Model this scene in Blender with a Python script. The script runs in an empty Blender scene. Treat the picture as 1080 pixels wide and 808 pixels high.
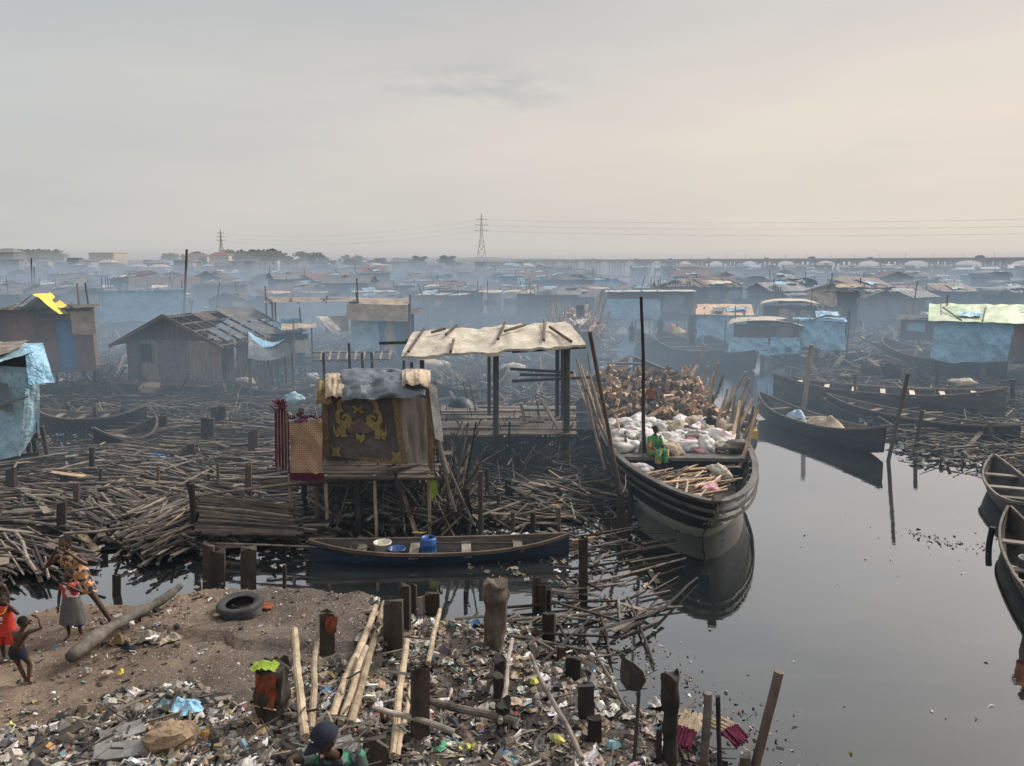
import bpy, math, random
from mathutils import Vector, Matrix, noise, Euler
R = random.Random(7)
sc = bpy.context.scene
COL = sc.collection
PI = math.pi
# ---------------------------------------------------------------- camera model
CAMZ = 6.2
PITCH = math.atan(127 / 800)
F = 800.0
def ray(px, py):
    u = (px - 540) / F; v = (py - 404) / F
    c, s = math.cos(PITCH), math.sin(PITCH)
    return Vector((u, c - v * s, -s - v * c))
def G(px, py, z=0.0):
    """point of the horizontal plane z under photo position (px,py)"""
    r = ray(px, py); t = (z - CAMZ) / r.z
    return Vector((r.x * t, r.y * t, z))
def AT(px, py, y):
    """point at world depth y"""
    r = ray(px, py); t = y / r.y
    return Vector((r.x * t, y, CAMZ + r.z * t))
def mpp(p):
    """metres per photo pixel at a point"""
    return (p.y * math.cos(PITCH) + (CAMZ - p.z) * math.sin(PITCH)) / F
cam = bpy.data.cameras.new('camera'); co = bpy.data.objects.new('camera', cam); COL.objects.link(co)
co.location = (0, 0, CAMZ); co.rotation_euler = (PI / 2 - PITCH, 0, 0)
cam.sensor_width = 36; cam.lens = 36 * F / 1080; cam.clip_end = 6000; cam.clip_start = 0.05
sc.camera = co
# ---------------------------------------------------------------- materials
def newmat(name):
    m = bpy.data.materials.new(name); m.use_nodes = True
    nt = m.node_tree; nt.nodes.clear()
    out = nt.nodes.new('ShaderNodeOutputMaterial'); b = nt.nodes.new('ShaderNodeBsdfPrincipled')
    nt.links.new(b.outputs[0], out.inputs[0])
    return m, nt, b, out
def ramp(nt, fac, stops):
    r = nt.nodes.new('ShaderNodeValToRGB'); e = r.color_ramp.elements
    while len(e) > 1: e.remove(e[-1])
    e[0].position = stops[0][0]; e[0].color = (*stops[0][1], 1)
    for p, c in stops[1:]:
        x = e.new(p); x.color = (*c, 1)
    nt.links.new(fac, r.inputs[0]); return r.outputs[0]
def noisetex(nt, scale, detail=4, stretch=None, rough=.6, coord='Object'):
    tc = nt.nodes.new('ShaderNodeTexCoord'); n = nt.nodes.new('ShaderNodeTexNoise')
    n.inputs['Scale'].default_value = scale; n.inputs['Detail'].default_value = detail; n.inputs['Roughness'].default_value = rough
    src = tc.outputs[coord]
    if stretch:
        mp = nt.nodes.new('ShaderNodeMapping'); mp.inputs['Scale'].default_value = stretch
        nt.links.new(src, mp.inputs[0]); src = mp.outputs[0]
    nt.links.new(src, n.inputs['Vector'])
    return n.outputs['Fac']
def mixc(nt, a, b, fac, mode='MIX'):
    m = nt.nodes.new('ShaderNodeMix'); m.data_type = 'RGBA'; m.blend_type = mode
    for i, x in ((0, fac), (6, a), (7, b)):
        if isinstance(x, (int, float)): m.inputs[i].default_value = x
        elif isinstance(x, tuple): m.inputs[i].default_value = (*x, 1)
        else: nt.links.new(x, m.inputs[i])
    return m.outputs[2]
def mathn(nt, op, a, b=None, clamp=False):
    m = nt.nodes.new('ShaderNodeMath'); m.operation = op; m.use_clamp = clamp
    for i, x in ((0, a), (1, b)):
        if x is None: continue
        if isinstance(x, (int, float)): m.inputs[i].default_value = x
        else: nt.links.new(x, m.inputs[i])
    return m.outputs[0]
def mat(name, dark, light, scale=3, stretch=None, rough=.85, bump=.3, bscale=None, attr=False, rnd=.35, spec=.3, detail=5, bd=.03):
    m, nt, b, out = newmat(name)
    n = noisetex(nt, scale, detail, stretch)
    c = ramp(nt, n, [(.3, dark), (.7, light)])
    n2 = noisetex(nt, scale * 6.3, 3, stretch)
    c = mixc(nt, c, ramp(nt, n2, [(.3, (.55, .55, .55)), (.6, (1.1, 1.1, 1.1))]), .6, 'MULTIPLY')
    if attr:
        a = nt.nodes.new('ShaderNodeAttribute'); a.attribute_name = 'Col'
        c = mixc(nt, c, a.outputs['Color'], 1.0, 'MULTIPLY')
    if rnd:
        oi = nt.nodes.new('ShaderNodeObjectInfo')
        v = mathn(nt, 'MULTIPLY_ADD', oi.outputs['Random'], 2 * rnd); v.node.inputs[2].default_value = 1 - rnd
        hv = nt.nodes.new('ShaderNodeHueSaturation'); nt.links.new(v, hv.inputs['Value']); nt.links.new(c, hv.inputs['Color']); c = hv.outputs[0]
    nt.links.new(c, b.inputs['Base Color'])
    b.inputs['Roughness'].default_value = rough; b.inputs['Specular IOR Level'].default_value = spec
    if bump:
        bp = nt.nodes.new('ShaderNodeBump'); bp.inputs['Strength'].default_value = bump; bp.inputs['Distance'].default_value = bd
        nb = noisetex(nt, bscale or scale * 4, 4, stretch)
        nt.links.new(nb, bp.inputs['Height']); nt.links.new(bp.outputs[0], b.inputs['Normal'])
    return m
M = {}
M['char'] = mat('charred_wood', (.012, .011, .011), (.045, .038, .034), 4, (1, 1, .4))
M['dark'] = mat('dark_wet_wood', (.018, .016, .015), (.075, .06, .05), 4, (1, 1, .35))
M['grey'] = mat('weathered_grey_wood', (.085, .072, .062), (.25, .21, .175), 3)
M['plank'] = mat('brown_planks', (.05, .04, .034), (.145, .11, .085), 2.5, (1, 1, .3))
M['plankx'] = mat('brown_floor_planks', (.05, .042, .036), (.19, .15, .12), 1.8, (.4, 2, 1))
M['tan'] = mat('split_tan_wood', (.42, .27, .17), (.85, .62, .42), 4, rnd=.35)
M['bamboo'] = mat('dry_bamboo', (.17, .13, .09), (.42, .33, .23), 5, (1, 1, .5), rough=.6)
M['log'] = mat('floating_log_bark', (.06, .052, .046), (.32, .275, .235), 3.2, rnd=.5)
M['stick'] = mat('driftwood_sticks', (.8, .79, .78), (1.75, 1.7, 1.65), 5, attr=True, rnd=0)
M['litter'] = mat('plastic_litter', (.6, .6, .6), (1.1, 1.1, 1.1), 14, attr=True, rnd=0, rough=.55, bump=.2)
M['hullblack'] = mat('tarred_black_hull', (.012, .013, .014), (.06, .058, .055), 2.5, (2, .35, 3), rough=.55)
M['hullgrey'] = mat('grey_hull_planks', (.035, .034, .033), (.13, .12, .11), 2.2, (2, .35, 3), rough=.7)
M['hullin'] = mat('inner_hull_planks', (.04, .036, .034), (.15, .13, .115), 2.5, (2, .4, 2))
M['hullblue'] = mat('blue_painted_hull', (.013, .017, .024), (.022, .042, .075), 2.2, (2, .35, 3), rough=.5)
M['tblue'] = mat('faded_blue_tarpaulin', (.18, .37, .54), (.32, .56, .72), 1.1, rough=.5, bump=.9, bscale=1.7, bd=.28, rnd=.12)
M['tlight'] = mat('pale_blue_tarpaulin', (.22, .37, .47), (.40, .56, .63), 1.2, rough=.5, bump=.9, bscale=2.2, bd=.16, rnd=.1)
M['tdeep'] = mat('deep_blue_tarpaulin', (.04, .13, .30), (.09, .22, .42), 1.4, rough=.5, rnd=.1)
M['tslate'] = mat('slate_tarpaulin', (.055, .07, .085), (.13, .155, .175), 1.6, rough=.45, bump=.8, bscale=2.5, bd=.12, rnd=.1)
M['canvas'] = mat('pale_canvas', (.42, .37, .29), (.70, .63, .52), 1.8, rough=.8, bump=.6, bscale=2.5, bd=.08, rnd=.15)
M['beige'] = mat('dirty_beige_cloth', (.26, .20, .14), (.50, .41, .31), 2.2, rough=.9, bump=.4, bscale=7, rnd=.1)
M['tgreen'] = mat('green_white_tarpaulin', (.22, .36, .16), (.55, .60, .42), .7, rough=.5, rnd=0)
M['tyellow'] = mat('yellow_tarpaulin', (.55, .42, .03), (.80, .66, .09), 1.5, rough=.5, rnd=0)
M['tgdark'] = mat('dark_green_tarpaulin', (.02, .045, .04), (.05, .09, .08), 1.5, rough=.5, rnd=.1)
M['white'] = mat('dirty_white_sacking', (.34, .32, .30), (.62, .60, .57), 3, rough=.6, rnd=.15)
M['tin'] = mat('grey_sheet_metal', (.10, .10, .10), (.26, .25, .245), 1.4, (1, 1, .4), rough=.5, rnd=.3)
M['rust'] = mat('rusty_sheet_metal', (.07, .042, .033), (.22, .13, .095), 1.6, (1, 1, .4), rough=.7, rnd=.3)
M['thatch'] = mat('woven_mat_wall', (.16, .13, .105), (.36, .30, .24), 8, (1, 1, .15), bump=.6)
M['darkin'] = mat('interior_shade', (.006, .007, .008), (.015, .015, .016), 3, bump=0)  # near-black colour standing in for the shade indoors
M['curtain'] = mat('brown_black_curtain', (.060, .052, .046), (.115, .10, .09), 1.6, rough=.85, bump=.4, bscale=9, rnd=0)
M['gold'] = mat('gold_embroidery', (.15, .105, .035), (.32, .235, .085), 14, rough=.7, bump=.5, bscale=60, rnd=0)
M['goldgreen'] = mat('dull_gold_border', (.07, .052, .025), (.25, .175, .075), 18, rough=.7, bump=.5, bscale=60, rnd=0)
M['fadeflower'] = mat('faded_brown_embroidery', (.07, .055, .042), (.15, .12, .09), 10, rnd=0)
M['maroon'] = mat('maroon_wool', (.07, .008, .025), (.16, .02, .06), 20, rough=.95, bump=.5, rnd=0)
M['woolred'] = mat('rust_red_cloth', (.13, .035, .018), (.26, .07, .035), 8, rough=.95, rnd=.05)
M['rubber'] = mat('old_tyre_rubber', (.022, .023, .024), (.06, .06, .06), 6, rough=.75, rnd=0)
M['stone'] = mat('tan_rock', (.14, .095, .06), (.36, .26, .17), 4, bump=1, rnd=0)
M['concrete'] = mat('grey_concrete', (.16, .16, .155), (.28, .28, .27), .2, rough=.9, bump=0, rnd=.1)
M['steel'] = mat('pylon_steel', (.40, .40, .41), (.5, .5, .5), 1, bump=0, rnd=0)  # paled so the steel above the smoke looks hazed by distance
M['blueplastic'] = mat('blue_plastic', (.01, .06, .20), (.02, .10, .32), 3, rough=.4, bump=.05, rnd=.1, spec=.5)
M['whiteplastic'] = mat('cream_plastic', (.50, .46, .36), (.68, .64, .52), 4, rough=.4, bump=.05, rnd=0, spec=.5)
M['blackplastic'] = mat('black_plastic', (.012, .013, .015), (.03, .03, .032), 4, rough=.5, bump=.05, rnd=0)
M['yellowplastic'] = mat('yellow_plastic', (.55, .30, .03), (.70, .42, .06), 4, rough=.4, bump=.05, rnd=0)
M['skin'] = mat('dark_brown_skin', (.050, .025, .016), (.075, .038, .025), 6, rough=.5, bump=.05, rnd=.05, spec=.4)
M['hair'] = mat('black_hair', (.006, .005, .005), (.014, .012, .011), 60, rough=.95, bump=.6, rnd=0)
M['orange'] = mat('orange_cloth', (.40, .11, .03), (.60, .20, .06), 6, rnd=0)
M['green'] = mat('green_rag', (.14, .20, .02), (.26, .36, .05), 6, rnd=0)
M['navy'] = mat('navy_cloth', (.008, .010, .018), (.018, .022, .035), 20, rnd=0)
M['red'] = mat('red_cloth', (.40, .025, .018), (.55, .05, .03), 5, rough=.7, rnd=.05)
M['greycloth'] = mat('grey_skirt_cloth', (.07, .068, .07), (.125, .12, .122), 9, rnd=0)
M['bluecloth'] = mat('blue_shorts_cloth', (.01, .03, .13), (.02, .05, .22), 9, rnd=0)
M['pink'] = mat('pink_sacking', (.50, .22, .26), (.66, .40, .42), 3, rnd=.1)
M['foliage'] = mat('tree_leaves', (.02, .035, .015), (.07, .10, .04), 2, rnd=.3, bump=0)
M['bark'] = mat('tree_bark', (.05, .04, .03), (.10, .08, .06), 3, rnd=.2)
M['plaster'] = mat('pale_plaster', (.42, .36, .27), (.56, .50, .40), .5, rnd=.15, bump=0)
M['gold_blouse'] = mat('ochre_cloth', (.36, .20, .06), (.50, .30, .11), 9, rnd=0)
def pattern_mat(name, cols, scale, rough=.8):
    """blocks or blotches of several colours (printed cloth)"""
    m, nt, b, out = newmat(name)
    tc = nt.nodes.new('ShaderNodeTexCoord'); v = nt.nodes.new('ShaderNodeTexVoronoi'); v.distance = 'CHEBYCHEV'
    v.inputs['Scale'].default_value = scale; nt.links.new(tc.outputs['Object'], v.inputs['Vector'])
    sp = nt.nodes.new('ShaderNodeSeparateColor'); nt.links.new(v.outputs['Color'], sp.inputs[0])
    r = nt.nodes.new('ShaderNodeValToRGB'); r.color_ramp.interpolation = 'CONSTANT'; e = r.color_ramp.elements
    e.remove(e[1]); e[0].color = (*cols[0], 1); e[0].position = 0
    for i, c in enumerate(cols[1:], 1):
        x = e.new(i / len(cols)); x.color = (*c, 1)
    nt.links.new(sp.outputs[0], r.inputs[0]); nt.links.new(r.outputs[0], b.inputs['Base Color'])
    b.inputs['Roughness'].default_value = rough
    return m
M['printA'] = pattern_mat('ochre_navy_print', [(.27, .15, .06), (.02, .02, .05), (.30, .17, .07), (.26, .14, .06), (.05, .015, .015), (.55, .30, .16), (.02, .02, .04), (.42, .26, .10)], 19)
M['printB'] = pattern_mat('red_white_print', [(.36, .03, .03), (.60, .52, .45), (.33, .025, .03), (.10, .02, .02)], 14)
M['printC'] = pattern_mat('green_orange_wax_print', [(.03, .17, .07), (.05, .22, .06), (.45, .18, .04), (.04, .15, .10), (.16, .26, .05)], 11)
M['printD'] = pattern_mat('green_black_shirt_print', [(.01, .05, .035), (.012, .012, .02), (.02, .16, .09), (.01, .02, .02), (.12, .14, .12)], 16)
M['sack'] = pattern_mat('printed_white_sacking', [(.50, .49, .47), (.58, .56, .54), (.42, .40, .37), (.55, .54, .52), (.62, .40, .43), (.68, .66, .64), (.66, .65, .63), (.44, .50, .58), (.64, .63, .60), (.70, .69, .66)], 5.5, .6)
def sack_patch(m, tints, dist):
    pass
# corrugated metal
def corr(name, dark, light, axis=0, freq=8):
    m = mat(name, dark, light, 1.2, (1, 1, .35), rough=.55, bump=0, rnd=.3)
    nt = m.node_tree; b = [n for n in nt.nodes if n.type == 'BSDF_PRINCIPLED'][0]
    tc = nt.nodes.new('ShaderNodeTexCoord'); w = nt.nodes.new('ShaderNodeTexWave'); w.bands_direction = 'XY'[axis]
    w.inputs['Scale'].default_value = freq; nt.links.new(tc.outputs['Object'], w.inputs['Vector'])
    bp = nt.nodes.new('ShaderNodeBump'); bp.inputs['Strength'].default_value = .8; bp.inputs['Distance'].default_value = .04
    nt.links.new(w.outputs['Fac'], bp.inputs['Height']); nt.links.new(bp.outputs[0], b.inputs['Normal'])
    return m
M['corr'] = corr('corrugated_grey_roof', (.09, .09, .09), (.27, .26, .25))
M['corrust'] = corr('corrugated_rusty_roof', (.075, .05, .042), (.22, .15, .12))
# ---------------------------------------------------------------- mesh builder
class MB:
    def __init__(s): s.v = []; s.f = []; s.c = []; s.mi = []
    def add(s, vs, fs, col=(1, 1, 1), mi=0):
        o = len(s.v); s.v.extend([tuple(x) for x in vs]); s.f.extend([tuple(i + o for i in f) for f in fs])
        s.c.extend([col] * len(vs)); s.mi.extend([mi] * len(fs)); return s
    def box(s, c, size, rz=0, rot=None, **k):
        m = rot if rot is not None else Matrix.Rotation(rz, 3, 'Z')
        c = Vector(c); x, y, z = size[0] / 2, size[1] / 2, size[2] / 2
        vs = [c + m @ Vector((a * x, b * y, d * z)) for a in (-1, 1) for b in (-1, 1) for d in (-1, 1)]
        return s.add(vs, [(0, 1, 3, 2), (4, 6, 7, 5), (0, 4, 5, 1), (2, 3, 7, 6), (0, 2, 6, 4), (1, 5, 7, 3)], **k)
    def bar(s, a, b, w, h=None, up=(0, 0, 1), **k):
        a, b = Vector(a), Vector(b); d = b - a; L = d.length
        if L < 1e-5: return s
        z = d / L; u = Vector(up)
        if abs(z.dot(u)) > .98: u = Vector((0, 1, 0))
        x = u.cross(z).normalized(); y = z.cross(x)
        m = Matrix((x, y, z)).transposed()
        return s.box((a + b) / 2, (w, h or w, L), rot=m, **k)
    def tube(s, pts, rs, n=8, cap=True, **k):
        pts = [Vector(p) for p in pts]
        if isinstance(rs, (int, float)): rs = [rs] * len(pts)
        vs = []; fs = []; px = None
        for i, p in enumerate(pts):
            d = (pts[min(i + 1, len(pts) - 1)] - pts[max(i - 1, 0)]).normalized()
            if px is None:
                px = Vector((0, 0, 1)).cross(d) if abs(d.z) < .95 else Vector((1, 0, 0)).cross(d)
            px = (px - d * px.dot(d)).normalized(); py = d.cross(px)
            for j in range(n):
                a = 2 * PI * j / n; vs.append(p + (px * math.cos(a) + py * math.sin(a)) * rs[i])
        for i in range(len(pts) - 1):
            for j in range(n):
                a = i * n + j; b = i * n + (j + 1) % n; fs.append((a, b, b + n, a + n))
        if cap:
            fs.append(tuple(range(n))[::-1]); o = (len(pts) - 1) * n; fs.append(tuple(range(o, o + n)))
        return s.add(vs, fs, **k)
    def grid(s, fn, nu, nv, closed=False, **k):
        vs = [fn(i / nu, j / nv) for j in range(nv + 1) for i in range(nu + 1)]
        fs = [(j * (nu + 1) + i, j * (nu + 1) + i + 1, (j + 1) * (nu + 1) + i + 1, (j + 1) * (nu + 1) + i) for j in range(nv) for i in range(nu)]
        return s.add(vs, fs, **k)
    def build(s, name, m, parent=None, smooth=False, col=False):
        me = bpy.data.meshes.new(name); me.from_pydata(s.v, [], s.f)
        for x in (m if isinstance(m, list) else [m]): me.materials.append(M[x] if isinstance(x, str) else x)
        if any(s.mi): me.polygons.foreach_set('material_index', s.mi)
        if smooth: me.polygons.foreach_set('use_smooth', [True] * len(me.polygons))
        if col:
            at = me.color_attributes.new('Col', 'FLOAT_COLOR', 'POINT')
            at.data.foreach_set('color', [x for c in s.c for x in (*c, 1.0)])
        me.update()
        o = bpy.data.objects.new(name, me); COL.objects.link(o)
        if parent: o.parent = parent
        return o
def tag(o, label, cat, group=None, kind=None):
    o['label'] = label; o['category'] = cat
    if group: o['group'] = group
    if kind: o['kind'] = kind
    return o
def empty(name, loc, label, cat, group=None, rz=0):
    o = bpy.data.objects.new(name, None); COL.objects.link(o); o.location = loc; o.rotation_euler = (0, 0, rz)
    o.empty_display_size = .1
    return tag(o, label, cat, group)
KIDS = {}
def copy_tree(o, parent=None):
    c = o.copy(); COL.objects.link(c); c.parent = parent
    for ch in [x for x in o.children]: copy_tree(ch, c)
    return c
def N(x, y=0, z=0): return noise.noise(Vector((x, y, z)))
def cloth(mb, a, b, c, d, nu=14, nv=10, amp=.05, freq=2.2, sag=0.0, seed=0, rag=0.0, **k):
    """wrinkled sheet; corners a (u0v0) b (u1v0) c (u1v1) d (u0v1)"""
    a, b, c, d = map(Vector, (a, b, c, d)); nrm = (b - a).cross(d - a).normalized()
    w = (b - a).length; h = (d - a).length
    def fn(u, v):
        uu = u
        vv = v
        if rag and (v == 0 or v == 1): vv = v + rag * N(u * w * 2.3 + seed, v * 9, 4.4) * (1 if v else -1)
        p = a.lerp(b, uu).lerp(d.lerp(c, uu), vv)
        q = (u * w * freq + seed, v * h * freq * .7, seed * .37)
        n = N(*q) + .5 * N(q[0] * 2.3 + q[1], q[1] * 1.1, 3) + .35 * N(q[0] * 5.1, q[1] * 2.2, 9)
        n += .5 * (1 - abs(2 * N(q[0] * .9 + q[1] * .8, q[1] * .5 - q[0] * .2, 5))) - .3
        p = p + nrm * (amp * n)
        p.z -= sag * 4 * u * (1 - u) * (.4 + .6 * v)
        return p
    return mb.grid(fn, nu, nv, **k)
def inpoly(x, y, P):
    r = False; j = len(P) - 1
    for i in range(len(P)):
        xi, yi = P[i]; xj, yj = P[j]
        if (yi > y) != (yj > y) and x < (xj - xi) * (y - yi) / (yj - yi) + xi: r = not r
        j = i
    return r
def sdpoly(x, y, P):
    """positive inside"""
    best = 1e9; j = len(P) - 1
    for i in range(len(P)):
        ax, ay = P[j]; bx, by = P[i]; dx, dy = bx - ax, by - ay
        t = max(0, min(1, ((x - ax) * dx + (y - ay) * dy) / (dx * dx + dy * dy + 1e-9)))
        best = min(best, math.hypot(x - ax - t * dx, y - ay - t * dy)); j = i
    return best if inpoly(x, y, P) else -best
def pxpoly(pts, z=0): return [tuple(G(a, b, z)[:2]) for a, b in pts]
def smooth(t): t = max(0, min(1, t)); return t * t * (3 - 2 * t)
def sampler(P):
    x0, x1 = min(p[0] for p in P), max(p[0] for p in P); y0, y1 = min(p[1] for p in P), max(p[1] for p in P)
    def s():
        for _ in range(500):
            x, y = R.uniform(x0, x1), R.uniform(y0, y1)
            if inpoly(x, y, P): return x, y
        return x, y
    return s
# ---------------------------------------------------------------- world, sun, haze
w = bpy.data.worlds.new('World'); sc.world = w; w.use_nodes = True; nt = w.node_tree; nt.nodes.clear()
wo = nt.nodes.new('ShaderNodeOutputWorld'); bg = nt.nodes.new('ShaderNodeBackground'); nt.links.new(bg.outputs[0], wo.inputs[0])
SUN_EL, SUN_ROT = math.radians(38), math.radians(52)
sky = nt.nodes.new('ShaderNodeTexSky'); sky.sky_type = 'NISHITA'; sky.sun_disc = False
sky.sun_elevation = SUN_EL; sky.sun_rotation = SUN_ROT; sky.dust_density = 6; sky.air_density = 1.2
tc = nt.nodes.new('ShaderNodeTexCoord'); sp = nt.nodes.new('ShaderNodeSeparateXYZ'); nt.links.new(tc.outputs['Generated'], sp.inputs[0])
left = ramp(nt, sp.outputs[2], [(0, (.56, .565, .55)), (.06, (.585, .585, .57)), (.2, (.575, .585, .58)), (.36, (.47, .49, .505)), (.60, (.52, .54, .56)), (.85, (1.1, 1.13, 1.17))])
right = ramp(nt, sp.outputs[2], [(0, (.70, .655, .595)), (.05, (.75, .68, .60)), (.16, (.80, .715, .625)), (.36, (.60, .59, .58)), (.60, (.60, .60, .60)), (.85, (1.25, 1.2, 1.15))])
fx = mathn(nt, 'MULTIPLY_ADD', sp.outputs[0], .95, True); fx.node.inputs[2].default_value = .5
cl = mixc(nt, left, right, fx)
mp = nt.nodes.new('ShaderNodeMapping'); mp.inputs['Scale'].default_value = (1.0, 1.0, 5.5); nt.links.new(tc.outputs['Generated'], mp.inputs[0])
n1 = nt.nodes.new('ShaderNodeTexNoise'); n1.inputs['Scale'].default_value = 2.2; n1.inputs['Detail'].default_value = 6; n1.inputs['Roughness'].default_value = .5
nt.links.new(mp.outputs[0], n1.inputs['Vector'])
cl = mixc(nt, cl, ramp(nt, n1.outputs['Fac'], [(.3, (.93, .94, .96)), (.7, (1.06, 1.05, 1.03))]), 1.0, 'MULTIPLY')
# a faint darker streak of cloud above the middle
sb = nt.nodes.new('ShaderNodeVectorMath'); sb.operation = 'SUBTRACT'; nt.links.new(tc.outputs['Generated'], sb.inputs[0]); sb.inputs[1].default_value = (-.055, .975, .215)
m2 = nt.nodes.new('ShaderNodeMapping'); m2.inputs['Rotation'].default_value = (0, math.radians(14), 0); m2.inputs['Scale'].default_value = (6.5, 1.2, 26)
nt.links.new(sb.outputs[0], m2.inputs[0])
ln = nt.nodes.new('ShaderNodeVectorMath'); ln.operation = 'LENGTH'; nt.links.new(m2.outputs[0], ln.inputs[0])
m3 = nt.nodes.new('ShaderNodeMapping'); m3.inputs['Scale'].default_value = (9, 4, 34); m3.inputs['Rotation'].default_value = (0, math.radians(10), 0); nt.links.new(tc.outputs['Generated'], m3.inputs[0])
n2 = nt.nodes.new('ShaderNodeTexNoise'); n2.inputs['Scale'].default_value = 1.3; n2.inputs['Detail'].default_value = 5; nt.links.new(m3.outputs[0], n2.inputs['Vector'])
st = mathn(nt, 'SUBTRACT', 1.15, ln.outputs['Value'], True)
st = mathn(nt, 'MULTIPLY', st, mathn(nt, 'MULTIPLY', mathn(nt, 'SUBTRACT', n2.outputs['Fac'], .42, True), 5, True), True)
cl = mixc(nt, cl, (.47, .49, .51), mathn(nt, 'MULTIPLY', st, .75))
sky10 = mixc(nt, sky.outputs[0], (.08, .08, .08), 1.0, 'MULTIPLY')
# overcast deck over the Nishita sky
fin = mixc(nt, sky10, cl, .94)
nt.links.new(fin, bg.inputs[0]); bg.inputs[1].default_value = 1.04
sl = bpy.data.lights.new('sun', 'SUN'); so = bpy.data.objects.new('sun', sl); COL.objects.link(so)
sl.energy = 5.0; sl.angle = math.radians(22); sl.color = (1, .93, .84)
d = Vector((math.sin(SUN_ROT) * math.cos(SUN_EL), math.cos(SUN_ROT) * math.cos(SUN_EL), math.sin(SUN_EL)))
so.rotation_euler = d.to_track_quat('Z', 'Y').to_euler()
sc.view_settings.view_transform = 'Standard'; sc.view_settings.look = 'None'
cy = sc.cycles
cy.max_bounces = 5; cy.diffuse_bounces = 2; cy.glossy_bounces = 3; cy.transmission_bounces = 2; cy.volume_bounces = 0; cy.transparent_max_bounces = 4
cy.caustics_reflective = False; cy.caustics_refractive = False
cy.use_adaptive_sampling = True; cy.adaptive_threshold = .02
cy.volume_max_steps = 512
# smoke haze: dense and blue near the water, thin and pale above
def haze():
    mb = MB(); mb.box((0, 720, 9.7), (3600, 1600, 25.3)); o = mb.build('smoke_haze', 'darkin')
    m = bpy.data.materials.new('smoke_haze'); m.use_nodes = True; nt = m.node_tree; nt.nodes.clear()
    out = nt.nodes.new('ShaderNodeOutputMaterial')
    g = nt.nodes.new('ShaderNodeNewGeometry'); s = nt.nodes.new('ShaderNodeSeparateXYZ'); nt.links.new(g.outputs['Position'], s.inputs[0])
    def mr(v, a, b_, c, d):
        n = nt.nodes.new('ShaderNodeMapRange'); 
        for i, x in ((1, a), (2, b_), (3, c), (4, d)):
            if isinstance(x, (int, float)): n.inputs[i].default_value = x
            else: nt.links.new(x, n.inputs[i])
        nt.links.new(v, n.inputs[0]); return n.outputs[0]
    y, z = s.outputs[1], s.outputs[2]
    f = mr(y, 12, 36, .0002, .0275); f2 = mr(y, 85, 280, 0, .0266)
    dl = mathn(nt, 'SUBTRACT', f, f2)
    zt = mr(y, 130, 520, 2.7, 14.0); zt2 = mathn(nt, 'ADD', zt, 3.4)
    prof = mr(z, zt, zt2, 1.0, 0.0)
    dl = mathn(nt, 'MULTIPLY', dl, prof)
    mp = nt.nodes.new('ShaderNodeMapping'); mp.inputs['Scale'].default_value = (.055, .04, .22); nt.links.new(g.outputs['Position'], mp.inputs[0])
    ns = nt.nodes.new('ShaderNodeTexNoise'); ns.inputs['Scale'].default_value = 1; ns.inputs['Detail'].default_value = 2; nt.links.new(mp.outputs[0], ns.inputs['Vector'])
    dl = mathn(nt, 'MULTIPLY', dl, mr(ns.outputs['Fac'], .32, .68, .45, 1.5))
    xs = mr(s.outputs[0], 0, 12, 1.0, .68); dl = mathn(nt, 'MULTIPLY', dl, xs); xl = mr(s.outputs[0], -60, -260, 1.0, 2.2); dl = mathn(nt, 'MULTIPLY', dl, mr(y, 250, 400, 1.0, xl))
    ab = nt.nodes.new('ShaderNodeVolumeAbsorption'); ab.inputs['Color'].default_value = (.08, 0, 0, 1); nt.links.new(dl, ab.inputs['Density'])
    e1 = nt.nodes.new('ShaderNodeEmission'); nt.links.new(mixc(nt, (.285, .37, .445), (.51, .525, .52), mr(y, 120, 650, 0, 1)), e1.inputs[0]); nt.links.new(dl, e1.inputs[1])  # smoke glows by itself, standing in for daylight scattered in it
    a1 = nt.nodes.new('ShaderNodeAddShader')
    nt.links.new(ab.outputs[0], a1.inputs[0]); nt.links.new(e1.outputs[0], a1.inputs[1]); nt.links.new(a1.outputs[0], out.inputs['Volume'])
    o.data.materials.clear(); o.data.materials.append(m)
    m.cycles.volume_step_rate = .03
    o['kind'] = 'stuff'; o['label'] = 'blue smoke haze drifting low over the water and the huts'; o['category'] = 'haze'
haze()
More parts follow.
